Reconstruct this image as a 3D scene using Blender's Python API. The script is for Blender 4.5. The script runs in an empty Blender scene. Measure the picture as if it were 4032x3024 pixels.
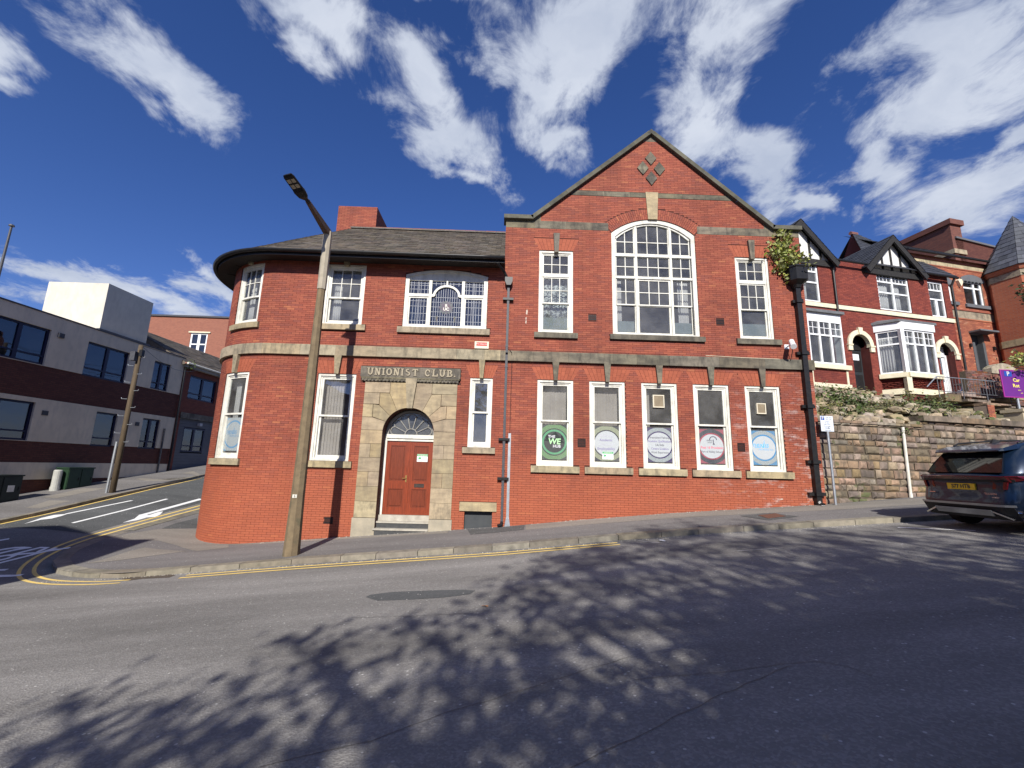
import bpy, bmesh, math, random
from mathutils import Vector, Matrix
random.seed(7)
SC = bpy.context.scene
COL = SC.collection
R_ = math.radians

# ---------------------------------------------------------------- camera
FPX = 1723.16                                   # focal length in photo pixels (photo 4032 x 3024)
_p, _r, _a = R_(10.818), R_(1.5334), R_(1.0175)
def _axes():
    f = Vector((0, math.cos(_p), math.sin(_p))); u = Vector((0, -math.sin(_p), math.cos(_p))); x = Vector((1, 0, 0))
    x2 = math.cos(_r)*x + math.sin(_r)*u; u2 = -math.sin(_r)*x + math.cos(_r)*u
    M = Matrix.Rotation(-_a, 3, 'Z')
    return M @ x2, M @ u2, M @ f
CX, CU, CF = _axes()
CAM = Vector((0, 0, 1.66))
cam_d = bpy.data.cameras.new('camera'); cam = bpy.data.objects.new('camera', cam_d); COL.objects.link(cam)
cam_d.sensor_fit = 'HORIZONTAL'; cam_d.sensor_width = 36.0; cam_d.lens = 36.0*FPX/4032.0
cam_d.clip_start = 0.05; cam_d.clip_end = 4000
m = Matrix.Identity(4)
for i in range(3):
    m[i][0], m[i][1], m[i][2], m[i][3] = CX[i], CU[i], -CF[i], CAM[i]
cam.matrix_world = m
SC.camera = cam

# ---------------------------------------------------------------- exposure
SC.view_settings.view_transform = 'Standard'; SC.view_settings.look = 'None'
SC.view_settings.exposure = 0.36; SC.view_settings.gamma = 1.0
SC.view_settings.use_curve_mapping = False
SC.cycles.max_bounces = 8; SC.cycles.transparent_max_bounces = 16
SC.cycles.use_denoising = True

# ---------------------------------------------------------------- sun
SUN_EL, SUN_AZ = R_(34.7), R_(3.0)              # travel direction: towards +Y, a little to +X
sd_ = Vector((math.sin(SUN_AZ)*math.cos(SUN_EL), math.cos(SUN_AZ)*math.cos(SUN_EL), -math.sin(SUN_EL)))
sun_l = bpy.data.lights.new('sun', 'SUN'); sun_l.energy = 5.0; sun_l.angle = R_(0.53); sun_l.color = (1.0, 0.955, 0.88)
sun = bpy.data.objects.new('sun', sun_l); COL.objects.link(sun)
sun.rotation_euler = sd_.to_track_quat('-Z', 'Y').to_euler(); sun.location = (-3, -30, 40)

# ---------------------------------------------------------------- sky
def ray(px, py):                                # photo pixel -> direction
    return CX*((px-2016)/FPX) - CU*((py-1512)/FPX) + CF
def build_world():
    w = bpy.data.worlds.new('World'); SC.world = w; w.use_nodes = True
    nt = w.node_tree; N = nt.nodes; L = nt.links; N.clear()
    def nd(t, **k):
        n = N.new(t)
        for a, b in k.items(): setattr(n, a, b)
        return n
    def mth(op, a, b=None, clamp=False):
        n = nd('ShaderNodeMath', operation=op, use_clamp=clamp)
        for i, v in enumerate((a, b)):
            if v is None: continue
            if isinstance(v, (int, float)): n.inputs[i].default_value = v
            else: L.new(v, n.inputs[i])
        return n.outputs[0]
    out = nd('ShaderNodeOutputWorld'); bg = nd('ShaderNodeBackground'); L.new(bg.outputs[0], out.inputs[0])
    sky = nd('ShaderNodeTexSky', sky_type='NISHITA', sun_disc=False)
    sky.sun_elevation = SUN_EL; sky.sun_rotation = R_(180)+SUN_AZ
    sky.air_density = 1.0; sky.dust_density = 0.25; sky.ozone_density = 3.0; sky.altitude = 100
    tc = nd('ShaderNodeTexCoord')
    D = tc.outputs['Generated']
    sep = nd('ShaderNodeSeparateXYZ'); L.new(D, sep.inputs[0])
    zz = mth('ADD', mth('MAXIMUM', sep.outputs[2], 0.0), 0.18)
    cmb = nd('ShaderNodeCombineXYZ'); L.new(mth('DIVIDE', sep.outputs[0], zz), cmb.inputs[0]); L.new(mth('DIVIDE', sep.outputs[1], zz), cmb.inputs[1])
    P0 = cmb.outputs[0]
    def noise(vec, scale, detail, rough, lac=2.0, dist=0.0, out='Fac'):
        n = nd('ShaderNodeTexNoise'); L.new(vec, n.inputs['Vector'])
        n.inputs['Scale'].default_value = scale; n.inputs['Detail'].default_value = detail
        n.inputs['Roughness'].default_value = rough; n.inputs['Lacunarity'].default_value = lac; n.inputs['Distortion'].default_value = dist
        return n.outputs[out]
    wv = nd('ShaderNodeVectorMath', operation='SUBTRACT'); L.new(noise(P0, 2.6, 5, 0.6, out='Color'), wv.inputs[0]); wv.inputs[1].default_value = (.5, .5, .5)
    ws = nd('ShaderNodeVectorMath', operation='SCALE'); L.new(wv.outputs[0], ws.inputs[0]); ws.inputs['Scale'].default_value = 0.34
    wa = nd('ShaderNodeVectorMath', operation='ADD'); L.new(P0, wa.inputs[0]); L.new(ws.outputs[0], wa.inputs[1])
    P = wa.outputs[0]
    def pm_(px, py):
        d = ray(px*4032/2212, py*4032/2212).normalized(); z = max(d.z, 0)+.18
        return Vector((d.x/z, d.y/z, 0))
    # clouds of the view, as lens-shaped banks: two end points and a width, each turned into a place in the sky
    CL = [(130,-60,510,330,130),(250,90,470,300,80),(-120,20,120,170,110),(-60,150,110,200,50),(470,-60,820,130,120),(560,20,730,190,70),
          (790,100,1070,410,150),(840,70,960,230,110),(930,330,1070,430,70),(860,-60,1120,30,90),(1350,-80,1120,270,240),(1060,110,1230,260,130),(1130,250,1240,380,80),
          (1660,-80,1420,190,190),(1410,80,1570,390,165),(1500,250,1740,440,130),(1560,330,1720,460,110),(1640,300,1700,400,70),
          (2350,-90,1860,270,270),(2280,60,1850,340,180),(1800,280,1950,420,130),(1700,420,1800,450,40),(2330,300,1910,490,140),(2300,190,2160,330,60),(2230,420,1960,530,90),
          (20,575,320,640,44),(120,590,480,690,60),(20,640,300,670,40),(380,600,480,650,50),(420,560,520,680,36)]
    acc = None
    def add(c, half, wid, ang):
        nonlocal acc
        mp = nd('ShaderNodeMapping', vector_type='TEXTURE'); L.new(P, mp.inputs['Vector'])
        mp.inputs['Location'].default_value = (c.x, c.y, 0); mp.inputs['Rotation'].default_value = (0, 0, ang); mp.inputs['Scale'].default_value = (half, wid, 1)
        ln = nd('ShaderNodeVectorMath', operation='LENGTH'); L.new(mp.outputs[0], ln.inputs[0])
        if acc is None: acc = ln.outputs['Value']
        else:
            s = nd('ShaderNodeMath', operation='SMOOTH_MIN'); L.new(acc, s.inputs[0]); L.new(ln.outputs['Value'], s.inputs[1]); s.inputs[2].default_value = 0.25
            acc = s.outputs[0]
    for x1, y1, x2, y2, wd in CL:
        a, b = pm_(x1, y1), pm_(x2, y2); c = (a+b)/2
        px, py = (x1+x2)/2, (y1+y2)/2; dx, dy = x2-x1, y2-y1; l = math.hypot(dx, dy)
        q1, q2 = pm_(px-dy/l*wd/2, py+dx/l*wd/2), pm_(px+dy/l*wd/2, py-dx/l*wd/2)
        ang = math.atan2(b.y-a.y, b.x-a.x); nv = Vector((-math.sin(ang), math.cos(ang), 0))
        add(c, max((b-a).length*0.66, .05), max(abs((q1-q2).dot(nv))*0.66, .04), ang)
    rg = random.Random(3)
    for k in range(6):                          # the same kind of banks over the rest of the sky
        th = R_(rg.uniform(75, 285)); rr = rg.uniform(.3, 2.6)
        add(Vector((math.sin(th)*rr*1.0, math.cos(th)*rr, 0)), rg.uniform(.25, .6), rg.uniform(.12, .3), rg.uniform(0, 3.1))
    an = nd('ShaderNodeMapping'); L.new(P0, an.inputs['Vector']); an.inputs['Rotation'].default_value = (0, 0, R_(-8)); an.inputs['Scale'].default_value = (1.12, .84, 1)
    f1 = noise(an.outputs[0], 6.0, 13, 0.66, dist=.4); f2 = noise(P, 2.0, 8, 0.6)
    fld = mth('ADD', mth('SUBTRACT', 1.0, acc), mth('MULTIPLY', mth('SUBTRACT', f1, 0.5), 2.7))
    fld = mth('ADD', fld, mth('MULTIPLY', mth('SUBTRACT', f2, 0.5), 0.9))
    al = nd('ShaderNodeMapRange', interpolation_type='SMOOTHSTEP'); L.new(fld, al.inputs[0]); al.inputs[1].default_value = 0.0; al.inputs[2].default_value = 0.80
    alp = mth('MULTIPLY', al.outputs[0], 0.95)
    # cloud tone: bright where thick and ragged, a little lilac-grey in the broad middles
    tn = nd('ShaderNodeMapRange'); L.new(noise(P, 3.5, 5, .55), tn.inputs[0]); tn.inputs[1].default_value = .33; tn.inputs[2].default_value = .68
    cc = nd('ShaderNodeMix', data_type='RGBA'); L.new(tn.outputs[0], cc.inputs[0])
    cc.inputs[6].default_value = (7.8, 8.8, 11.0, 1); cc.inputs[7].default_value = (11.4, 12.2, 13.8, 1)
    tint = nd('ShaderNodeMix', data_type='RGBA', blend_type='MULTIPLY'); tint.inputs[0].default_value = 1
    hs = nd('ShaderNodeHueSaturation'); hs.inputs['Saturation'].default_value = 1.2; L.new(sky.outputs[0], hs.inputs['Color'])
    L.new(hs.outputs[0], tint.inputs[6]); tint.inputs[7].default_value = (1.36, 1.27, 1.82, 1)
    mx = nd('ShaderNodeMix', data_type='RGBA'); L.new(alp, mx.inputs[0]); L.new(tint.outputs[2], mx.inputs[6]); L.new(cc.outputs[2], mx.inputs[7])
    L.new(mx.outputs[2], bg.inputs[0]); bg.inputs[1].default_value = 0.05
build_world()

# ---------------------------------------------------------------- materials
MATS = {}
def pm(name, c1, c2=None, scale=4.0, rough=.8, bump=0.0, bscale=60.0, metal=0.0, island=0.0, spots=None, stretch=(1,1,1), spec=.3, lo=.35, hi=.65, coat=0.0, streak=None):
    """procedural principled material: two tones by noise in world space, per-piece brightness, fine relief"""
    if name in MATS: return MATS[name]
    mt = bpy.data.materials.new(name); mt.use_nodes = True; MATS[name] = mt
    nt = mt.node_tree; N = nt.nodes; L = nt.links; b = N['Principled BSDF']
    b.inputs['Roughness'].default_value = rough; b.inputs['Metallic'].default_value = metal
    b.inputs['Specular IOR Level'].default_value = spec
    if coat: b.inputs['Coat Weight'].default_value = coat; b.inputs['Coat Roughness'].default_value = .04
    g = N.new('ShaderNodeNewGeometry')
    mp = N.new('ShaderNodeMapping'); mp.inputs['Scale'].default_value = stretch; L.new(g.outputs['Position'], mp.inputs[0])
    def noise(sc, det=5, ro=.6, vec=None):
        n = N.new('ShaderNodeTexNoise'); L.new(vec or mp.outputs[0], n.inputs['Vector']); n.inputs['Scale'].default_value = sc
        n.inputs['Detail'].default_value = det; n.inputs['Roughness'].default_value = ro; return n.outputs['Fac']
    def mr(v, a, b_, c=0., d=1.):
        n = N.new('ShaderNodeMapRange'); L.new(v, n.inputs[0])
        for i, x in enumerate((a, b_, c, d)): n.inputs[i+1].default_value = x
        return n.outputs[0]
    def mixc(fac, A, B, blend='MIX'):
        n = N.new('ShaderNodeMix'); n.data_type = 'RGBA'; n.blend_type = blend
        if isinstance(fac, float): n.inputs[0].default_value = fac
        else: L.new(fac, n.inputs[0])
        for i, v in ((6, A), (7, B)):
            if isinstance(v, tuple): n.inputs[i].default_value = (*v, 1)
            else: L.new(v, n.inputs[i])
        return n.outputs[2]
    c2 = c2 or tuple(x*.8 for x in c1)
    col = mixc(mr(noise(scale), lo, hi), c1, c2)
    if island:
        oi = N.new('ShaderNodeObjectInfo')
        ad = N.new('ShaderNodeMath'); ad.operation = 'ADD'; L.new(g.outputs['Random Per Island'], ad.inputs[0]); L.new(oi.outputs['Random'], ad.inputs[1])
        fr = N.new('ShaderNodeMath'); fr.operation = 'FRACT'; L.new(ad.outputs[0], fr.inputs[0])
        v = mr(fr.outputs[0], 0, 1, 1-island, 1+island)
        hsv = N.new('ShaderNodeHueSaturation'); L.new(v, hsv.inputs['Value'])
        def fr2(k):
            a_ = N.new('ShaderNodeMath'); a_.operation = 'MULTIPLY'; L.new(fr.outputs[0], a_.inputs[0]); a_.inputs[1].default_value = k
            b_ = N.new('ShaderNodeMath'); b_.operation = 'FRACT'; L.new(a_.outputs[0], b_.inputs[0]); return b_.outputs[0]
        L.new(mr(fr2(7.31), 0, 1, .5-island*.055, .5+island*.055), hsv.inputs['Hue']); L.new(mr(fr2(3.77), 0, 1, 1-island*.9, 1+island*.7), hsv.inputs['Saturation']); L.new(col, hsv.inputs['Color']); col = hsv.outputs[0]
    if streak:                                   # (colour, strength): soot running down
        n2 = N.new('ShaderNodeMapping'); n2.inputs['Scale'].default_value = (2.2, 2.2, .8); L.new(g.outputs['Position'], n2.inputs[0])
        col = mixc(mr(noise(2.2, 6, .65, n2.outputs[0]), .47, .66, 0, streak[1]), col, streak[0])
    if spots:                                    # (colour, scale, threshold)
        col = mixc(mr(noise(spots[1], 2, .5), spots[2], spots[2]+.06), col, spots[0])
    L.new(col, b.inputs['Base Color'])
    if bump:
        bp = N.new('ShaderNodeBump'); bp.inputs['Strength'].default_value = min(1, bump); bp.inputs['Distance'].default_value = .01
        L.new(noise(bscale, 4, .6), bp.inputs['Height']); L.new(bp.outputs[0], b.inputs['Normal'])
    return mt

def brick_mat(name, tones, stain=(.10,.03,.02), efflo=False, low=None):
    mt = bpy.data.materials.new(name); mt.use_nodes = True; MATS[name] = mt
    nt = mt.node_tree; N = nt.nodes; L = nt.links; b = N['Principled BSDF']
    b.inputs['Roughness'].default_value = .78; b.inputs['Specular IOR Level'].default_value = .25
    g = N.new('ShaderNodeNewGeometry'); oi = N.new('ShaderNodeObjectInfo')
    def mth(op, a, c):
        n = N.new('ShaderNodeMath'); n.operation = op
        for i, v in enumerate((a, c)):
            if isinstance(v, (int, float)): n.inputs[i].default_value = v
            else: L.new(v, n.inputs[i])
        return n.outputs[0]
    rnd = mth('FRACT', mth('ADD', g.outputs['Random Per Island'], oi.outputs['Random']), 0)
    cr = N.new('ShaderNodeValToRGB'); L.new(rnd, cr.inputs[0]); cr.color_ramp.interpolation = 'CONSTANT'
    el = cr.color_ramp.elements
    while len(el) < len(tones): el.new(.5)
    for i, (p, c) in enumerate(tones): el[i].position = p; el[i].color = (*c, 1)
    def noise(sc, det=4, ro=.6, vec=None):
        n = N.new('ShaderNodeTexNoise'); L.new(vec or g.outputs['Position'], n.inputs['Vector']); n.inputs['Scale'].default_value = sc
        n.inputs['Detail'].default_value = det; n.inputs['Roughness'].default_value = ro; return n.outputs['Fac']
    def mr(v, a, b_, c=0., d=1., smooth=False):
        n = N.new('ShaderNodeMapRange'); L.new(v, n.inputs[0])
        if smooth: n.interpolation_type = 'SMOOTHSTEP'
        for i, x in enumerate((a, b_, c, d)): n.inputs[i+1].default_value = x
        return n.outputs[0]
    def mixc(fac, A, B, blend='MIX'):
        n = N.new('ShaderNodeMix'); n.data_type = 'RGBA'; n.blend_type = blend
        L.new(fac, n.inputs[0])
        for i, v in ((6, A), (7, B)):
            if isinstance(v, tuple): n.inputs[i].default_value = (*v, 1)
            else: L.new(v, n.inputs[i])
        return n.outputs[2]
    col = cr.outputs[0]
    col = mixc(mr(noise(.55, 5, .6), .42, .72, 0, .42), col, stain)
    vst = N.new('ShaderNodeMapping'); vst.inputs['Scale'].default_value = (1.6, 1.6, .22); L.new(g.outputs['Position'], vst.inputs[0])
    col = mixc(mr(noise(1.1, 7, .7, vst.outputs[0]), .5, .74, 0, .38), col, stain)
    col = mixc(mr(noise(28, 3), .35, .75, 0, .22), col, stain)
    sep = N.new('ShaderNodeSeparateXYZ'); L.new(g.outputs['Position'], sep.inputs[0])
    if low:                                      # blends to a more orange brick tone towards the wall foot
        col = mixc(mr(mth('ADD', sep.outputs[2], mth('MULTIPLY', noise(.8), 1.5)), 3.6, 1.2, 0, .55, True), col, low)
    if efflo:                                    # lime bloom and old white paint near the right-hand corner
        m1 = mth('MULTIPLY', mr(sep.outputs[0], 5.2, 8.8, 0, 1, True), mr(sep.outputs[2], 5.2, 2.6, 0, 1, True))
        stv = N.new('ShaderNodeMapping'); stv.inputs['Scale'].default_value = (1.0, 1, 2.6); L.new(g.outputs['Position'], stv.inputs[0])
        m2 = mr(noise(1.5, 6, .7, stv.outputs[0]), .52, .66)
        col = mixc(mth('MULTIPLY', mth('MULTIPLY', m1, m2), .75), col, (.52, .45, .42))
    L.new(col, b.inputs['Base Color'])
    bp = N.new('ShaderNodeBump'); bp.inputs['Strength'].default_value = .35; bp.inputs['Distance'].default_value = .004
    L.new(noise(90, 3), bp.inputs['Height']); L.new(bp.outputs[0], b.inputs['Normal'])
    return mt

def glass_mat(name, tint=(.92,.95,.95), refl=(.85,.9,1.0), f0=.10, dust=.02):
    mt = bpy.data.materials.new(name); mt.use_nodes = True; MATS[name] = mt
    nt = mt.node_tree; N = nt.nodes; L = nt.links; N.clear()
    o = N.new('ShaderNodeOutputMaterial'); t = N.new('ShaderNodeBsdfTransparent'); t.inputs[0].default_value = (*tint, 1)
    g = N.new('ShaderNodeBsdfGlossy'); g.inputs['Roughness'].default_value = .015; g.inputs[0].default_value = (*refl, 1)
    lw = N.new('ShaderNodeLayerWeight'); lw.inputs[0].default_value = .08
    ad = N.new('ShaderNodeMath'); ad.operation = 'ADD'; ad.use_clamp = True; L.new(lw.outputs['Fresnel'], ad.inputs[0]); ad.inputs[1].default_value = f0
    ge = N.new('ShaderNodeNewGeometry')
    n = N.new('ShaderNodeTexNoise'); n.inputs['Scale'].default_value = 1.3; n.inputs['Detail'].default_value = 2; L.new(ge.outputs['Position'], n.inputs['Vector'])
    bp = N.new('ShaderNodeBump'); bp.inputs['Strength'].default_value = .12; bp.inputs['Distance'].default_value = .05; L.new(n.outputs[0], bp.inputs['Height']); L.new(bp.outputs[0], g.inputs['Normal'])
    mx = N.new('ShaderNodeMixShader'); L.new(ad.outputs[0], mx.inputs[0]); L.new(t.outputs[0], mx.inputs[1]); L.new(g.outputs[0], mx.inputs[2])
    df = N.new('ShaderNodeBsdfDiffuse'); df.inputs[0].default_value = (.62,.60,.58,1)          # film of dust on old panes
    n2 = N.new('ShaderNodeTexNoise'); n2.inputs['Scale'].default_value = 2.3; n2.inputs['Detail'].default_value = 5; L.new(ge.outputs['Position'], n2.inputs['Vector'])
    mr_ = N.new('ShaderNodeMapRange'); L.new(n2.outputs[0], mr_.inputs[0]); mr_.inputs[1].default_value = .3; mr_.inputs[2].default_value = .7; mr_.inputs[3].default_value = dust*.5; mr_.inputs[4].default_value = dust*1.6
    m3 = N.new('ShaderNodeMixShader'); L.new(mr_.outputs[0], m3.inputs[0]); L.new(mx.outputs[0], m3.inputs[1]); L.new(df.outputs[0], m3.inputs[2]); L.new(m3.outputs[0], o.inputs[0])
    return mt

def asphalt_mat(name, base, chip, big=.25):
    mt = bpy.data.materials.new(name); mt.use_nodes = True; MATS[name] = mt
    nt = mt.node_tree; N = nt.nodes; L = nt.links; b = N['Principled BSDF']; b.inputs['Roughness'].default_value = .95; b.inputs['Specular IOR Level'].default_value = .04
    g = N.new('ShaderNodeNewGeometry')
    def noise(sc, det=4, ro=.6, vec=None):
        n = N.new('ShaderNodeTexNoise'); L.new(vec or g.outputs['Position'], n.inputs['Vector']); n.inputs['Scale'].default_value = sc
        n.inputs['Detail'].default_value = det; n.inputs['Roughness'].default_value = ro; return n.outputs['Fac']
    def mr(v, a, b_, c=0., d=1.):
        n = N.new('ShaderNodeMapRange'); L.new(v, n.inputs[0])
        for i, x in enumerate((a, b_, c, d)): n.inputs[i+1].default_value = x
        return n.outputs[0]
    def mul(A, B):
        n = N.new('ShaderNodeMix'); n.data_type = 'RGBA'; n.blend_type = 'MULTIPLY'; n.inputs[0].default_value = 1
        L.new(A, n.inputs[6]); L.new(B, n.inputs[7]); return n.outputs[2]
    v = N.new('ShaderNodeTexVoronoi'); v.inputs['Scale'].default_value = 55; L.new(g.outputs['Position'], v.inputs['Vector'])
    vs = N.new('ShaderNodeSeparateColor'); L.new(v.outputs['Color'], vs.inputs[0])
    m1 = N.new('ShaderNodeMix'); m1.data_type = 'RGBA'; L.new(mr(vs.outputs[0], .35, 1.0, 0, .55), m1.inputs[0])
    m1.inputs[6].default_value = (*base, 1); m1.inputs[7].default_value = (*chip, 1)
    # sparse pale chippings
    v2 = N.new('ShaderNodeTexVoronoi'); v2.inputs['Scale'].default_value = 26; L.new(g.outputs['Position'], v2.inputs['Vector'])
    s2 = N.new('ShaderNodeSeparateColor'); L.new(v2.outputs['Color'], s2.inputs[0])
    mm = N.new('ShaderNodeMath'); mm.operation = 'MULTIPLY'; L.new(mr(s2.outputs[1], .955, .965), mm.inputs[0]); L.new(mr(v2.outputs['Distance'], .34, .26), mm.inputs[1])
    m2 = N.new('ShaderNodeMix'); m2.data_type = 'RGBA'; L.new(mm.outputs[0], m2.inputs[0]); L.new(m1.outputs[2], m2.inputs[6]); m2.inputs[7].default_value = (.42, .41, .38, 1)
    st = N.new('ShaderNodeMapping'); st.inputs['Scale'].default_value = (.25, 1.2, 1); L.new(g.outputs['Position'], st.inputs[0])
    tone = mr(noise(.9, 6, .62, st.outputs[0]), .3, .7, 1-big, 1+big)
    lane = N.new('ShaderNodeMapping'); lane.inputs['Scale'].default_value = (.05, .85, 1); L.new(g.outputs['Position'], lane.inputs[0])
    t2 = mr(noise(1.0, 3, .5, lane.outputs[0]), .35, .65, 1-big*.6, 1+big*.5); t3 = mr(noise(.55, 7, .7), .62, .74, 1.0, 1-big*.9)
    mt_ = N.new('ShaderNodeMath'); mt_.operation = 'MULTIPLY'; L.new(t2, mt_.inputs[0]); L.new(t3, mt_.inputs[1])
    mt2 = N.new('ShaderNodeMath'); mt2.operation = 'MULTIPLY'; L.new(tone, mt2.inputs[0]); L.new(mt_.outputs[0], mt2.inputs[1]); tone = mt2.outputs[0]
    L.new(mul(m2.outputs[2], tone), b.inputs['Base Color'])
    bp = N.new('ShaderNodeBump'); bp.inputs['Strength'].default_value = .6; bp.inputs['Distance'].default_value = .008
    L.new(v.outputs['Distance'], bp.inputs['Height']); L.new(bp.outputs[0], b.inputs['Normal'])
    return mt

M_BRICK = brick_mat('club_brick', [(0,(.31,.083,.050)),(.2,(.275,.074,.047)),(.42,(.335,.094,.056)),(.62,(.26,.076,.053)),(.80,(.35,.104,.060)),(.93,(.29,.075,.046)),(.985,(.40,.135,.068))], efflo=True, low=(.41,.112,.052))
M_GAUGED = brick_mat('gauged_brick', [(0,(.35,.096,.052)),(.5,(.375,.104,.056)),(.8,(.32,.086,.048))], stain=(.2,.055,.03))
M_MORTAR = pm('dark_mortar', (.080,.024,.016), (.055,.017,.012), 6)
M_HBRICK = brick_mat('house_brick', [(0,(.225,.052,.036)),(.3,(.195,.045,.032)),(.6,(.25,.060,.040)),(.85,(.175,.042,.033))], stain=(.08,.02,.018))
M_CBRICK = brick_mat('common_brick', [(0,(.36,.115,.065)),(.3,(.31,.095,.058)),(.55,(.41,.14,.075)),(.8,(.27,.085,.055)),(.93,(.45,.2,.12))], stain=(.12,.06,.04))
M_HMORT = pm('house_mortar', (.10,.024,.02), (.08,.02,.018), 6)
M_CMORT = pm('lime_mortar', (.34,.26,.2), (.25,.2,.16), 6)
M_STONE = pm('sandstone', (.40,.325,.21), (.27,.225,.15), 3.0, .9, .5, 45, island=.16, streak=((.075,.068,.055), .62), stretch=(1,1,2.2))
M_STONEC = pm('clean_sandstone', (.41,.325,.20), (.27,.21,.135), 2.2, .9, .5, 45, island=.15, streak=((.16,.135,.10), .45), stretch=(1,1,3.0))
M_STONED = pm('sooty_sandstone', (.20,.175,.125), (.105,.094,.072), 2.2, .92, .5, 45, island=.25, streak=((.045,.042,.038), .7), stretch=(1,1,2.6))
M_WALLST = pm('wall_sandstone', (.32,.235,.16), (.165,.125,.09), 2.6, .93, 1.0, 16, island=.40, streak=((.075,.066,.05), .8), spots=((.10,.11,.05), 2.2, .63))
M_RUBBLE = pm('rubble_stone', (.39,.325,.225), (.21,.175,.125), 4, .95, 1.0, 18, island=.34, spots=((.10,.12,.05), 3.5, .6))
M_JOINT = pm('earthy_joint', (.13,.105,.075), (.09,.07,.05), 8, .95)
M_WHITE = pm('white_paint', (.70,.685,.61), (.52,.50,.43), 5, .5, .1, 80, lo=.52, hi=.85, streak=((.36,.34,.28), .5))
M_UPVC = pm('white_upvc', (.80,.81,.81), (.74,.75,.76), 3, .3)
M_CREAM = pm('cream_paint', (.74,.68,.50), (.62,.56,.40), 5, .7)
M_LEAD = pm('lead', (.30,.31,.33), (.22,.23,.25), 20, .5, metal=.4)
M_BLACK = pm('black_paint', (.014,.014,.016), (.022,.021,.02), 9, .38)
M_TIMBER = pm('black_timber', (.018,.017,.017), (.032,.03,.028), 14, .7, .4, 60)
M_GREYPIPE = pm('grey_pipe', (.075,.078,.088), (.06,.06,.068), 8, .5)
M_GALV = pm('galvanised_steel', (.48,.51,.54), (.38,.41,.44), 12, .42, metal=.7)
M_SLATE = pm('brown_stone_slate', (.135,.112,.088), (.085,.074,.062), 3, .88, .5, 40, island=.3, spots=((.17,.15,.10), 5, .66))
M_SLATEB = pm('blue_slate', (.050,.052,.060), (.036,.038,.046), 3, .55, .3, 40, island=.22)
M_TILE = pm('ridge_tile', (.22,.085,.055), (.15,.07,.05), 6, .85, island=.2)
M_SOFFIT = pm('dark_soffit', (.022,.017,.015), (.03,.024,.02), 8, .8)
M_DOOR = pm('varnished_mahogany', (.26,.050,.020), (.165,.034,.015), 5, .32, .15, 40, stretch=(9,9,.7), coat=.25)
M_DOORP = pm('mahogany_panel', (.20,.042,.018), (.125,.028,.013), 5, .35, .1, 40, stretch=(9,9,.6), coat=.2)
M_STEP = pm('worn_step_stone', (.46,.43,.36), (.34,.31,.26), 6, .85, .3, 50)
M_RISER = pm('painted_riser', (.045,.047,.05), (.07,.07,.068), 9, .7)
M_GLASS = glass_mat('window_glass', (.88,.91,.91), (.74,.74,.74), .05, .055)
M_GLASSG = glass_mat('ground_floor_glass', (.86,.89,.89), (.8,.82,.84), .09, .06)
M_GLASSB = glass_mat('dark_window_glass', (.45,.5,.55), (.75,.82,.9), .09)
M_ROOM = pm('room_plaster', (.62,.56,.52), (.5,.45,.41), 2, .9)
M_FLOORB = pm('room_floor', (.10,.075,.055), (.08,.06,.045), 3, .8)
M_BLIND = pm('blind_fabric', (.60,.50,.45), (.50,.41,.37), 2, .9, stretch=(12,12,.2))
M_CURT = pm('curtain_fabric', (.62,.57,.55), (.46,.42,.42), 3, .9, stretch=(14,14,.25))
M_LACE = pm('lace_fabric', (.62,.62,.60), (.12,.12,.13), 16, .9, lo=.44, hi=.56)
M_FROST = pm('frosted_film', (.20,.22,.22), (.15,.17,.17), 3, .5)
M_BRASS = pm('brass', (.55,.38,.13), (.4,.28,.1), 12, .35, metal=.9)
M_CONC = pm('lamp_concrete', (.205,.155,.092), (.145,.11,.068), 5, .93, .5, 60, spots=((.13,.11,.068), 3.0, .62))
M_CONCL = pm('lamp_concrete_pale', (.40,.35,.27), (.33,.29,.22), 6, .9, .3, 60)
M_ASPH = asphalt_mat('asphalt', (.196,.187,.175), (.31,.298,.28), .24)
M_ASPHD = asphalt_mat('dark_asphalt', (.095,.098,.098), (.14,.142,.143), .18)
M_PAVE = asphalt_mat('pavement_tarmac', (.165,.156,.150), (.25,.236,.226), .16)
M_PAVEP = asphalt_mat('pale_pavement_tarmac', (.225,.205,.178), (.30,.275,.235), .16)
M_PAVED = asphalt_mat('dark_pavement_tarmac', (.10,.10,.098), (.155,.154,.15), .16)
M_KERB = pm('kerb_sandstone', (.245,.215,.165), (.16,.143,.11), 5, .93, .6, 50, island=.2)
M_YEL = pm('yellow_line_paint', (.78,.56,.17), (.55,.42,.16), 6, .75, lo=.45, hi=.75)
M_WLINE = pm('white_line_paint', (.80,.80,.78), (.62,.62,.6), 6, .7, lo=.5, hi=.8)
M_EARTH = pm('earth_ground', (.10,.085,.055), (.06,.07,.03), .6, .95)
M_LEAF = pm('weed_leaves', (.10,.145,.045), (.075,.10,.034), 8, .7, island=.3)
M_IVY = pm('ivy_leaves', (.20,.25,.055), (.38,.38,.13), 9, .6, island=.3)
M_IRON = pm('cast_iron', (.04,.035,.032), (.07,.05,.04), 9, .6, metal=.3)

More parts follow.
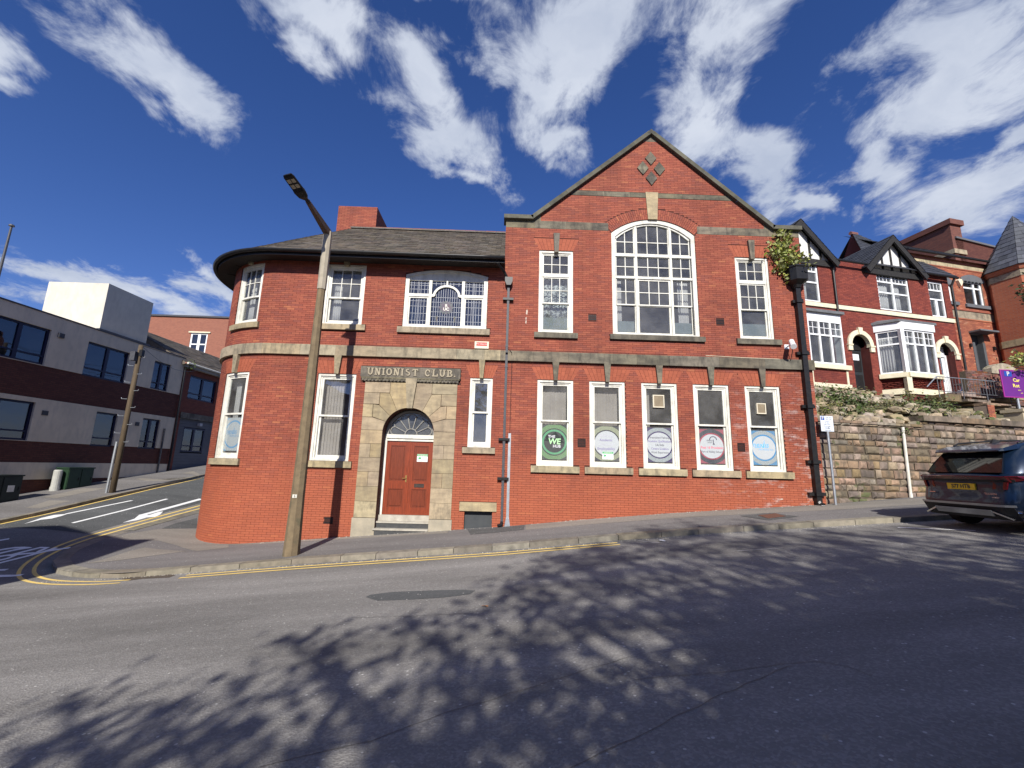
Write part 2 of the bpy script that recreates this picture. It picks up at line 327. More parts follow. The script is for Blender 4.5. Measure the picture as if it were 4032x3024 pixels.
# ---------------------------------------------------------------- mesh helpers
def tag(o, label=None, cat=None, group=None, kind=None):
    if label: o['label'] = label
    if cat: o['category'] = cat
    if group: o['group'] = group
    if kind: o['kind'] = kind
    return o
def empty(name, loc=(0,0,0), label=None, cat=None, group=None):
    o = bpy.data.objects.new(name, None); COL.objects.link(o); o.location = loc; o.empty_display_size = .2
    return tag(o, label, cat, group)
def place(o, parent):
    """parent with world placement kept"""
    if parent is not None:
        o.parent = parent
        o.matrix_parent_inverse = Matrix.Translation(-world_loc(parent))
def world_loc(o):
    v = Vector(o.location)
    return v if o.parent is None else v      # parents are unrotated, children keep world coordinates
class MB:
    def __init__(s): s.v = []; s.f = []
    def add(s, vs, fs):
        n = len(s.v); s.v += [tuple(v) for v in vs]; s.f += [tuple(i+n for i in f) for f in fs]
    def box(s, a, b, back=True):
        x0,y0,z0 = a; x1,y1,z1 = b
        vs = [(x0,y0,z0),(x1,y0,z0),(x1,y1,z0),(x0,y1,z0),(x0,y0,z1),(x1,y0,z1),(x1,y1,z1),(x0,y1,z1)]
        fs = [(0,1,5,4),(1,2,6,5),(3,0,4,7),(4,5,6,7),(3,2,1,0)]
        if back: fs.append((2,3,7,6))
        s.add(vs, fs)
    def fbox(s, fr, u0, u1, d0, d1, z0, z1, back=True, nu=None):
        if nu is None: nu = fr.nu(u0, u1)
        us = [u0+(u1-u0)*i/nu for i in range(nu+1)]
        vs = []
        for u in us: vs += [fr(u,d1,z0), fr(u,d1,z1), fr(u,d0,z1), fr(u,d0,z0)]
        fs = []
        for i in range(nu):
            a, b = 4*i, 4*i+4
            fs += [(a,b,b+1,a+1),(a+1,b+1,b+2,a+2),(a+3,b+3,b,a)]
            if back: fs.append((a+2,b+2,b+3,a+3))
        e = 4*nu
        fs += [(0,1,2,3),(e+3,e+2,e+1,e)]
        s.add(vs, fs)
    def fprism(s, fr, poly, d0, d1, back=True):
        n = len(poly)
        ar = sum(poly[i][0]*poly[(i+1)%n][1]-poly[(i+1)%n][0]*poly[i][1] for i in range(n))
        if ar < 0: poly = poly[::-1]
        vs = [fr(u,d1,z) for u,z in poly]+[fr(u,d0,z) for u,z in poly]
        fs = [tuple(range(n))]
        if back: fs.append(tuple(range(2*n-1,n-1,-1)))
        for i in range(n):
            j = (i+1)%n; fs.append((i,n+i,n+j,j))
        s.add(vs, fs)
    def fstrip(s, fr, A, B, d0, d1, closed=False):
        """band between two polylines of equal length in (u,z), thick from d0 to d1"""
        n = len(A); vs = []
        for (u,z),(u2,z2) in zip(A,B): vs += [fr(u,d1,z),fr(u2,d1,z2),fr(u2,d0,z2),fr(u,d0,z)]
        fs = []
        for i in range(n if closed else n-1):
            a, b = 4*i, 4*((i+1)%n)
            fs += [(a,b,b+1,a+1),(a+1,b+1,b+2,a+2),(a+2,b+2,b+3,a+3),(a+3,b+3,b,a)]
        if not closed: e = 4*(n-1); fs += [(0,1,2,3),(e+3,e+2,e+1,e)]
        s.add(vs, fs)
    def tube(s, pts, rad, n=8, caps=True):
        pts = [Vector(p) for p in pts]
        rads = rad if isinstance(rad, (list, tuple)) else [rad]*len(pts)
        rings = []; ref = None
        for i, p in enumerate(pts):
            t = (pts[min(i+1,len(pts)-1)]-pts[max(i-1,0)]).normalized()
            if ref is None: ref = t.orthogonal().normalized()
            ref = (ref-t*ref.dot(t)).normalized(); bi = t.cross(ref)
            rings.append([p+(ref*math.cos(2*math.pi*k/n)+bi*math.sin(2*math.pi*k/n))*rads[i] for k in range(n)])
        vs = [v for r in rings for v in r]; fs = []
        for i in range(len(pts)-1):
            for k in range(n):
                a, b = i*n+k, i*n+(k+1)%n; fs.append((a,b,b+n,a+n))
        if caps: fs += [tuple(range(n-1,-1,-1)), tuple(range((len(pts)-1)*n, len(pts)*n))]
        s.add(vs, fs)
    def loft(s, rings, closed=True, caps=True):
        n = len(rings[0]); vs = [v for r in rings for v in r]; fs = []
        for i in range(len(rings)-1):
            for k in range(n if closed else n-1):
                a, b = i*n+k, i*n+(k+1)%n; fs.append((a,b,b+n,a+n))
        if caps: fs += [tuple(range(n-1,-1,-1)), tuple(range((len(rings)-1)*n, len(rings)*n))]
        s.add(vs, fs)
    def build(s, name, mat, parent=None, smooth=False):
        me = bpy.data.meshes.new(name); me.from_pydata(s.v, [], s.f); me.update()
        if mat: me.materials.append(mat)
        if smooth:
            for p in me.polygons: p.use_smooth = True
        o = bpy.data.objects.new(name, me); COL.objects.link(o)
        place(o, parent)
        return o
class Frame:
    """a wall: u along it, d out of it towards the street, z up"""
    def __init__(s, O, ang): s.O = Vector((O[0],O[1],0)); s.U = Vector((math.cos(ang),math.sin(ang),0)); s.Nn = Vector((math.sin(ang),-math.cos(ang),0)); s.ang = ang
    def __call__(s, u, d, z): p = s.O+s.U*u+s.Nn*d; return (p.x, p.y, z)
    def nu(s, a, b): return 1
    def rot(s, u): return s.ang
    def px(s, x, y, d=0.0):
        r = ray(x, y); t = ((s.O-CAM).dot(s.Nn)+d)/r.dot(s.Nn); q = CAM+r*t
        return (q-s.O).dot(s.U), q.z
class ClubFrame(Frame):
    XS, RAD = -6.88, 2.61
    def __init__(s): Frame.__init__(s, (0,12.7), 0.0)
    def __call__(s, u, d, z):
        if u >= s.XS: return (u, 12.7-d, z)
        ph = (s.XS-u)/s.RAD; pm_ = math.pi/2
        if ph > pm_: return (s.XS-s.RAD-d, 12.7+s.RAD+(ph-pm_)*s.RAD, z)
        return (s.XS-(s.RAD+d)*math.sin(ph), 12.7+s.RAD-(s.RAD+d)*math.cos(ph), z)
    def nu(s, a, b): return 1 if min(a,b) >= s.XS-1e-6 else max(1, int(math.ceil((b-a)/.16)))
    def rot(s, u): return 0.0 if u >= s.XS else -min((s.XS-u)/s.RAD, math.pi/2)
_pc = {}
def piece_mesh(L_, D_, H_, name, mat):
    k = (round(L_,3), round(D_,3), round(H_,3), name, mat.name)
    if k not in _pc:
        b = MB(); b.box((-L_/2,0,-H_/2),(L_/2,D_,H_/2), back=False)
        me = bpy.data.meshes.new(name); me.from_pydata(b.v, [], b.f); me.materials.append(mat); _pc[k] = me
    return _pc[k]
def pieces(fr, plist, name, mat, parent, nmax=300, rest='stuff'):
    """plist of (u0,u1,d0,d1,z0,z1); the ones nearest the camera become objects, the rest one joined part"""
    key = lambda p: (Vector(fr((p[0]+p[1])/2, 0, (p[4]+p[5])/2))-CAM).length - .4*min(1,(p[1]-p[0]))
    full = sorted(plist, key=key)
    ind, oth = full[:nmax], full[nmax:]
    for u0,u1,d0,d1,z0,z1 in ind:
        uc = (u0+u1)/2
        if fr.nu(u0,u1) > 1 and u1-u0 > .4:
            b = MB(); b.fbox(fr,u0,u1,d0,d1,z0,z1, back=False); b.build(name, mat, parent); continue
        o = bpy.data.objects.new(name, piece_mesh(u1-u0, d1-d0, z1-z0, name, mat)); COL.objects.link(o)
        o.location = fr(uc, d1, (z0+z1)/2); o.rotation_euler = (0,0,fr.rot(uc)); place(o, parent)
    if oth:
        b = MB()
        for p in oth: b.fbox(fr, *p, back=False, nu=1)
        o = b.build(name+'_courses', mat, parent); o['kind'] = 'stuff'
def brickwork(fr, spans, holes, z0, z1, nmax, mat, parent, ch=.0635, bl=.2325, jt=.0065, proud=.007, name='brick', seed=1):
    """stretcher-bond bricks; spans(z)->[(u0,u1)], holes: rects (u0,u1,z0,z1) or functions z0,z1->(u0,u1) or None"""
    rg = random.Random(seed); out = []
    n0 = int(math.floor(z0/ch)); n1 = int(math.ceil(z1/ch))
    for k in range(n0, n1):
        a, b = k*ch+jt/2, (k+1)*ch-jt/2
        iv = list(spans(a, b))
        for h in holes:
            if callable(h): q = h(a, b)
            else: q = (h[0], h[1]) if (b > h[2]+.006 and a < h[3]-.006) else None
            if q is None: continue
            nv = []
            for (s, e) in iv:
                if q[1] <= s or q[0] >= e: nv.append((s,e)); continue
                if q[0] > s: nv.append((s, q[0]))
                if q[1] < e: nv.append((q[1], e))
            iv = nv
        off = bl/2 if k % 2 else 0
        for s, e in iv:
            i = int(math.floor((s-off)/bl))
            while i*bl+off < e:
                x0, x1 = max(s, i*bl+off+jt/2), min(e, (i+1)*bl+off-jt/2)
                if x1-x0 > .025: out.append((x0, x1, -.01, proud+rg.choice((-.0012,0,0,.001)), a, b))
                i += 1
    pieces(fr, out, name, mat, parent, nmax)
def disc_clip(cu, cz, r, rect, n=64):
    """disc polygon cut by a rectangle"""
    P = [(cu+r*math.cos(2*math.pi*i/n), cz+r*math.sin(2*math.pi*i/n)) for i in range(n)]
    for ax, lim, sg in ((0,rect[0],1),(0,rect[1],-1),(1,rect[2],1),(1,rect[3],-1)):
        Q = []
        for i in range(len(P)):
            a, b = P[i-1], P[i]; ia, ib = sg*(a[ax]-lim) >= 0, sg*(b[ax]-lim) >= 0
            if ia != ib:
                t = (lim-a[ax])/(b[ax]-a[ax]); Q.append((a[0]+(b[0]-a[0])*t, a[1]+(b[1]-a[1])*t))
            if ib: Q.append(b)
        P = Q
    return P
def text(fr, txt, u, z, size, d, mat, parent, align='CENTER', name='lettering', depth=.002, bold=0.0, shear=0.0, sx=1.0):
    cu = bpy.data.curves.new('t', 'FONT'); cu.body = txt; cu.size = size; cu.align_x = align; cu.align_y = 'CENTER'; cu.resolution_u = 3
    cu.offset = bold; cu.shear = shear; cu.extrude = depth
    t = bpy.data.objects.new('t', cu); COL.objects.link(t)
    dg = bpy.context.evaluated_depsgraph_get(); me = bpy.data.meshes.new_from_object(t.evaluated_get(dg))
    bpy.data.objects.remove(t)
    for v in me.vertices:
        x, y, zz = v.co; v.co = fr(u+x*sx, d+zz, z+y)
    me.materials.clear(); me.materials.append(mat); me.name = name
    o = bpy.data.objects.new(name, me); COL.objects.link(o); place(o, parent)
    return o
# ================================================================ GROUND
MXX = [-40,-8,-4.09,-1.36,.03,2.365,4.9,8.64,14,40]; MZZ = [-3.2,-.66,-.313,-.081,.04,.29,.53,.82,1.22,3.2]
def interp(x, X, Y):
    if x <= X[0]: return Y[0]
    for i in range(1, len(X)):
        if x <= X[i]: t = (x-X[i-1])/(X[i]-X[i-1]); return Y[i-1]+t*(Y[i]-Y[i-1])
    return Y[-1]
def sst(a, b, x):
    t = min(1, max(0, (x-a)/(b-a))); return t*t*(3-2*t)
def T(x, y):
    """height of the pavements; the carriageway lies 0.1 m below"""
    m_ = interp(x, MXX, MZZ)
    if y < 12.7: m_ -= .02*(12.7-max(y, 10.2))
    s_ = -.30+.118*(min(y, 45)-13.0)
    w = sst(-6.5, -13.5, x)*sst(9, 13, y)
    return m_*(1-w)+s_*w
RD = .10
def onT(px, py, dz=0.0):
    """where the sight line through a photo pixel meets the ground"""
    r = ray(px, py); t = 1.5
    while t < 80:
        q = CAM+r*t
        if q.z < T(q.x, q.y)+dz: break
        t += .05
    a, b = t-.05, t
    for _ in range(25):
        c = (a+b)/2; q = CAM+r*c
        if q.z < T(q.x, q.y)+dz: b = c
        else: a = c
    return CAM+r*b
def grid(name, xs, ys, zf, mat):
    b = MB(); nx, ny = len(xs), len(ys)
    vs = [(x, y, zf(x, y)) for y in ys for x in xs]
    fs = [(j*nx+i, j*nx+i+1, (j+1)*nx+i+1, (j+1)*nx+i) for j in range(ny-1) for i in range(nx-1)]
    b.add(vs, fs); return b.build(name, mat, smooth=True)
far = [-1500,-600,-250,-120,-70]
gx = far+[x*3.0 for x in range(-15, 16)]+[-v for v in far[::-1]]
g = grid('ground', gx, gx, lambda x, y: T(max(-45,min(45,x)), max(-45,min(45,y)))-.45-(0 if abs(x)<60 and abs(y)<60 else 2), M_EARTH); tag(g, kind='structure')
rx = [-44+i*.4 for i in range(221)]; ry = [-10+i*.4 for i in range(126)]
g = grid('road', rx, ry, lambda x, y: T(x, y)-RD, M_ASPH); tag(g, kind='structure')

# ---- kerb line and building line of the near corner, walked from the side street round to the right
KL = [(-10.6,40),(-10.75,30),(-10.95,22),(-11.02,17),(-11.02,15),(-11.0,13.6),(-10.97,12.7),(-10.93,12.1),(-10.72,11.45),(-10.22,10.86),(-9.55,10.40),(-8.66,10.02),(-7.57,9.80),(-6.1,9.88),(-4,9.97),(0,10.0),(4,9.95),(9,9.95),(16,9.95),(40,9.95)]
CF_ = ClubFrame()
WL = [(-9.2,40),(-9.3,30),(-9.49,22),(-9.49,17)]+[CF_(ClubFrame.XS-2.61*math.pi/2*t, 0, 0)[:2] for t in (1.0,.86,.72,.6,.48,.36,.24,.12)]+[(-6.6,12.7),(-6.0,12.7),(-4,12.7),(0,12.7),(4,12.7),(9.28,12.7),(16,14.05),(40,18.7)]
def resample(P, n):
    """smooth walk along a polyline (Catmull-Rom), n points per leg"""
    out = []
    for i in range(len(P)-1):
        p0, p1, p2, p3 = [Vector(P[max(0,min(len(P)-1,j))]) for j in (i-1,i,i+1,i+2)]
        for k in range(n):
            t = k/n
            out.append(.5*((2*p1)+(p2-p0)*t+(2*p0-5*p1+4*p2-p3)*t*t+(3*p1-p0-3*p2+p3)*t**3))
    out.append(Vector(P[-1])); return out
KS, WS = resample(KL, 6), resample(WL, 6)
WS[:] = [w for w in WS]
def loft_ground(name, A, B, nv, dz, mat, kind='structure'):
    b = MB(); n = len(A); vs = []
    for j in range(nv+1):
        for a, c in zip(A, B):
            p = a.lerp(c, j/nv); vs.append((p.x, p.y, T(p.x, p.y)+dz))
    b.add(vs, [(j*n+i, j*n+i+1, (j+1)*n+i+1, (j+1)*n+i) for j in range(nv) for i in range(n-1)])
    o = b.build(name, mat, smooth=True); tag(o, kind=kind); return o
pavement = loft_ground('pavement', KS, [w+(w-k).normalized()*.08 for k, w in zip(KS, WS)], 8, 0.0, M_PAVE)
def kerbs(line, side, wid, parent, ymax, xlim, mat=M_KERB, L_=.92):
    """sandstone kerbs laid end to end along the carriageway edge"""
    acc = 0; seg = [line[0]]; rg = random.Random(5)
    pts = []
    for i in range(len(line)-1):
        a, c = line[i], line[i+1]; l = (c-a).length; k = max(1, int(l/.05))
        pts += [a.lerp(c, j/k) for j in range(k)]
    run = [pts[0]]; d = 0
    want = L_
    for p in pts[1:]:
        d += (p-run[-1]).length; run.append(p)
        if d >= want:
            a, c = run[0], run[-1]
            if a.y < ymax and xlim[0] < a.x < xlim[1]:
                t = (c-a).normalized(); n = Vector((-t.y, t.x))*side
                a2, c2 = a+t*.006, c-t*.006
                q = [a2, c2, c2+n*wid, a2+n*wid]; up = rg.uniform(.002, .012)
                top = [(v.x, v.y, T(v.x, v.y)+up) for v in q]; bot = [(v.x+ (n.x*-.012 if i<2 else 0), v.y+(n.y*-.012 if i<2 else 0), T(v.x, v.y)-.2) for i, v in enumerate(q)]
                b = MB(); b.add(top+bot, [(0,1,2,3),(0,4,5,1),(1,5,6,2),(2,6,7,3),(3,7,4,0),(3,2,1,0)][:5])
                o = b.build('kerb_stone', mat, parent)
            run = [p]; d = 0; want = L_*rg.uniform(.8, 1.15)
kerbs(KS, 1, .27, pavement, 26, (-12, 24))

def ribbon(name, pts, wid, dz, mat, off=0.0):
    """flat strip laid on the road along a walked line; off = sideways shift"""
    pts = [Vector((p[0], p[1])) for p in pts]; vs = []; n = len(pts)
    for i, p in enumerate(pts):
        t = (pts[min(i+1,n-1)]-pts[max(0,i-1)]).normalized(); nn = Vector((-t.y, t.x))
        w = wid[i] if isinstance(wid, list) else wid
        for s_ in (off-w/2, off+w/2):
            q = p+nn*s_; vs.append((q.x, q.y, T(q.x, q.y)-RD+dz))
    b = MB(); b.add(vs, [(2*i, 2*i+1, 2*i+3, 2*i+2) if True else () for i in range(n-1)])
    o = b.build(name, mat); tag(o, kind='structure')
    for p in o.data.polygons:
        if p.normal.z < 0: o.data.flip_normals(); break
    return o
def sheet(name, poly, dz, mat, kind='structure', road=True):
    """a flat patch following the ground, given by its outline (fan with fine rings)"""
    c = Vector((sum(p[0] for p in poly)/len(poly), sum(p[1] for p in poly)/len(poly))); P = []
    for i in range(len(poly)):
        a, e = Vector(poly[i][:2]), Vector(poly[(i+1)%len(poly)][:2]); k = max(1, int((e-a).length/.3)); P += [a.lerp(e, j/k) for j in range(k)]
    n = len(P); nr = 6; vs = []; fs = []
    for r in range(nr):
        for p in P:
            q = c.lerp(p, 1-r/nr); vs.append((q.x, q.y, T(q.x, q.y)-(RD if road else 0)+dz))
    vs.append((c.x, c.y, T(c.x, c.y)-(RD if road else 0)+dz))
    for r in range(nr-1):
        for i in range(n): fs.append((r*n+i, r*n+(i+1)%n, (r+1)*n+(i+1)%n, (r+1)*n+i))
    for i in range(n): fs.append(((nr-1)*n+i, (nr-1)*n+(i+1)%n, nr*n))
    b = MB(); b.add(vs, fs); o = b.build(name, mat); tag(o, kind=kind)
    if sum(p.normal.z for p in o.data.polygons) < 0: o.data.flip_normals()
    return o
KD = [p for p in resample(KL, 14)]
def part_of(line, f): return [p for p in line if f(p)]
yl = part_of(KD, lambda p: p.y < 30 and p.x < -7.35)
for off in (-.27, -.50): ribbon('yellow_line', yl, .07, .006, M_YEL, off)
yl2 = part_of(KD, lambda p: p.y < 10.3 and -6.35 < p.x < 2.75)
for off in (-.27, -.50): ribbon('yellow_line', yl2, .085, .006, M_YEL, off)
for off in (-.30,): ribbon('white_line', part_of(KD, lambda p: p.y < 10.3 and 2.85 < p.x < 3.05), .09, .006, M_WLINE, off)
M_WORN = pm('worn_white_paint', (.42,.41,.39), (.24,.235,.225), 9, .8)
ribbon('white_line', [(2.95, 9.75), (3.25, 9.3)], .07, .006, M_WORN)
ribbon('white_line', [(8.3, 9.35), (9.1, 8.55)], .09, .006, M_WLINE)
ribbon('white_line', [(4.2, 8.05), (5.0, 8.02)], .05, .006, M_WORN)
# ---- resurfaced strip of the side street, lane arrows and lines read off the photograph
G_ = lambda x, y: (x/2.4578, y/2.4578+1780)
def gp(pts, dz=-RD): return [tuple(onT(*G_(x, y), dz))[:2] for x, y in pts]
def dense(P, step=.25):
    P = [Vector(p) for p in P]; out = []
    for i in range(len(P)-1):
        k = max(1, int((P[i+1]-P[i]).length/step)); out += [P[i].lerp(P[i+1], j/k) for j in range(k)]
    return out+[P[-1]]
sheet('side_street_resurfacing', [(-14.35,13.2),(-11.7,13.2),(-11.72,18),(-11.6,24),(-11.4,34),(-15.4,34),(-15.0,24),(-14.72,18)], .003, M_ASPHD)
ribbon('white_line', dense(gp([(702,688),(1160,575),(1617,455)])), .10, .008, M_WLINE)
ribbon('white_line', dense(gp([(640,600),(1277,470)])), .12, .008, M_WLINE)
sheet('road_arrow', gp([(232,698),(400,640),(520,612),(655,600),(640,606),(600,620),(500,646),(380,660)]), .010, M_WLINE)
ribbon('white_line', dense(gp([(1400,605),(1945,455)])), .15, .008, M_WLINE)
sheet('road_arrow', gp([(1320,632),(1345,610),(1410,596),(1440,588),(1432,602),(1425,612),(1490,606),(1535,582),(1578,577),(1545,612),(1500,630),(1420,636),(1340,660),(1185,687),(1300,648)]), .010, M_WLINE)
for off in (0,): ribbon('yellow_line', dense(gp([(0,700),(500,592),(1000,473),(1500,353),(1978,248)])), .09, .008, M_YEL)
# worn lettering in the shade at the left edge, stroke by stroke
Q_ = lambda x, y: (x/4.424, y/4.424+2020)
def stroke(pts, w=.10): ribbon('road_lettering', dense([tuple(onT(*Q_(x, y), -RD))[:2] for x, y in pts], .15), w, .010, M_WLINE)
stroke([(-120,905),(400,775),(760,680),(985,610)]); stroke([(760,680),(1230,608)]); stroke([(-120,735),(250,650),(540,605),(240,612),(-100,665)])
stroke([(-140,860),(120,800),(250,750),(150,740),(-60,770)]); stroke([(220,735),(620,700),(820,610),(700,608),(200,735)]); stroke([(-150,505),(160,455)]); stroke([(-150,1005),(120,995)]); stroke([(-150,1105),(230,1100),(390,1085)], .13)
# ---- patches of the footway and carriageway
S_ = lambda f: f
def sp(k, pts, dz=0.0): return [tuple(onT(*k(x, y), dz))[:2] for x, y in pts]
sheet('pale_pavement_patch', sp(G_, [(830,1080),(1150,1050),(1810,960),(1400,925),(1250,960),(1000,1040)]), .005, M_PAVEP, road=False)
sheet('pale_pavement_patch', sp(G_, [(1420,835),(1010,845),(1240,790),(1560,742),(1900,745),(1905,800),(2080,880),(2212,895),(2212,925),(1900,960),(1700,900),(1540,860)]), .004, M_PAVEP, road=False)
sheet('dark_pavement_patch', sp(G_, [(1560,742),(1700,690),(1905,640),(1905,735),(1700,740)]), .006, M_PAVED, road=False)
sheet('dark_pavement_patch', sp(G_, [(1200,772),(1330,735),(1500,690),(1440,720),(1300,762)]), .006, M_PAVED, road=False)
Z4 = lambda x, y: (x/1.7015+1950, y/1.7015+1350); ZW = lambda x, y: (x/2.3734+3100, y/2.3734+1500); Z2 = lambda x, y: (x/1.185+800, y/1.185+800)
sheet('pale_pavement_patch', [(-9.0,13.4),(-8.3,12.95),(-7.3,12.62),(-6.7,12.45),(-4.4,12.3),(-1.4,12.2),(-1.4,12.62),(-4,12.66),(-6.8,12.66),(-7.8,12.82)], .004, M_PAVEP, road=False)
sheet('dark_pavement_patch', [(-.9,12.62),(.68,12.62),(.62,11.85),(-.75,11.7)], .006, M_PAVED, road=False)
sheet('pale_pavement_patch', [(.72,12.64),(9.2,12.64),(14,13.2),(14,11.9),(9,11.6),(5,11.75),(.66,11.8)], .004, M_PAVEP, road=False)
sheet('dark_pavement_patch', sp(Z4, [(1640,1160),(1850,1140),(2030,1165),(1830,1190)]), .008, M_PAVED, road=False)
mh = sheet('manhole_cover', sp(Z4, [(1760,1158),(1880,1145),(1950,1165),(1830,1180)]), .014, pm('rusty_iron', (.16,.07,.045), (.10,.05,.035), 12, .8, .5, 60), kind=None, road=False)
tag(mh, 'rusty square manhole cover set in the dark pavement patch by the right corner', 'manhole cover')
sheet('tarmac_patch', [tuple(onT(x*1.8228, y*1.8228, -RD))[:2] for x, y in [(790,1290),(800,1285),(850,1279),(930,1276),(1000,1274),(1027,1276),(1015,1284),(960,1291),(880,1296),(815,1298)]], .004, M_ASPHD)
sheet('tarmac_patch', sp(G_, [(1150,1225),(1300,1200),(1520,1178),(1700,1190),(1640,1215),(1380,1228),(1250,1245)], -RD), .004, pm('brown_tarmac', (.11,.085,.065), (.08,.065,.05), 9, .9, .6, 70))
# thin dark lines across the carriageway
M_DKLINE = pm('dark_line', (.075,.075,.072), (.11,.11,.105), 12, .6)
for P in ([(560,1659),(800,1600),(1000,1528),(1200,1470),(1360,1418)], [(1230,1659),(1400,1580),(1560,1500),(1700,1440)], [(1370,1470),(1560,1452),(1760,1428),(1830,1440),(1890,1462)], [(760,1335),(900,1331),(1010,1325)]):
    q = [tuple(onT(x*1.8228, y*1.8228, -RD))[:2] for x, y in P]; q = dense(q, .12); rg = random.Random(len(P))
    ribbon('dark_line', [(p.x+rg.uniform(-.012,.012), p.y+rg.uniform(-.012,.012)) for p in q], .006, .004, M_DKLINE)
# ---- pavement and kerb across the side street
KL2 = [(-19.5,9.6),(-17.2,10.2),(-15.6,11.2),(-14.75,12.3),(-14.5,13.5),(-14.55,15),(-14.7,17),(-14.9,19.6),(-15.12,22.5),(-15.4,26),(-15.7,30),(-16.0,36)]
WL2 = [(-22,13),(-20.5,13.5),(-19.3,14),(-18.6,14.5),(-18.3,15),(-18.2,15.8),(-18.1,17),(-18.0,19.6),(-17.85,22.5),(-17.2,26),(-17.0,30),(-16.7,36)]
K2, W2 = resample(KL2, 5), resample(WL2, 5)
pave2 = loft_ground('pavement_across', K2, [w+Vector((-.8,0)) for w in W2], 6, 0.0, M_PAVE)
kerbs(K2, 1, .16, pave2, 30, (-20, -10))
sheet('pale_pavement_patch', sp(G_, [(245,540),(480,468),(690,472),(390,545)]), .005, M_PAVEP, road=False)
sheet('pale_pavement_patch', sp(G_, [(415,440),(800,350),(1030,350),(560,445)]), .005, M_PAVEP, road=False)
sheet('pale_pavement_patch', sp(G_, [(1310,262),(1370,252),(1640,272),(1850,240),(1640,280),(1420,280)]), .005, M_PAVEP, road=False)
sheet('pale_pavement_patch', sp(G_, [(1755,205),(1870,185),(1935,215),(1920,235),(1850,212)]), .005, M_PAVEP, road=False)
# near footway under the trees, behind the camera
nf = [Vector((x, -1.2)) for x in range(-44, 45, 2)]; nb = [Vector((x, -4.2)) for x in range(-44, 45, 2)]
loft_ground('pavement_near', nf, nb, 3, 0.02, M_PAVE).data.flip_normals()
# ================================================================ THE CLUB BUILDING
club = empty('club_building', (0,12.7,0), 'red brick club building with rounded corner, stone trim and tall gable', 'building')
fr = CF_
GA, GB = -.10, 9.285                            # gable block
AX_, AZ = 4.62, 12.66                           # brick apex
XL = ClubFrame.XS-ClubFrame.RAD*math.pi/2-5.5   # far end of the side-street wall
def gable_z(u):
    if u < .72: return 9.40
    if u > 8.46: return 9.36
    return 9.40+(AZ-9.40)*(u-.72)/(AX_-.72) if u < AX_ else 9.36+(AZ-9.36)*(8.46-u)/(8.46-AX_)
def gable_span(z):
    if z <= 9.40: return (GA, GB)
    if z >= AZ: return None
    t = (z-9.40)/(AZ-9.40); return (.72+(AX_-.72)*t, 8.46+(AX_-8.46)*t)
def seg_arch(u0, u1, z0, rise, n=24):
    """points of a segmental arch from left springing to right"""
    h = (u1-u0)/2; r = (h*h+rise*rise)/(2*rise); c = (u0+u1)/2; zc = z0+rise-r; a = math.asin(h/r)
    return [(c+r*math.sin(-a+2*a*i/n), zc+r*math.cos(-a+2*a*i/n)) for i in range(n+1)], (c, zc, r, a)
GW = [(.98,2.04),(2.52,3.575),(4.07,5.13),(5.615,6.685),(7.17,8.225)]
RECTS = [(a,b,1.735,4.25) for a,b in GW]+[(.975,2.035,5.69,8.40),(7.16,8.215,5.69,8.40),(-5.55,-4.355,5.75,7.68),(-5.465,-4.36,1.715,4.24),(-1.01,-.345,2.205,4.24),(-8.59,-7.52,1.71,4.24),(-8.575,-7.51,5.76,7.69)]
BIG = (3.25,5.92,5.71,9.09,.50); LED = (-3.13,-.60,5.735,7.44,.18)
DOORC, DOORR, DOORZ = -2.72, .735, 2.55
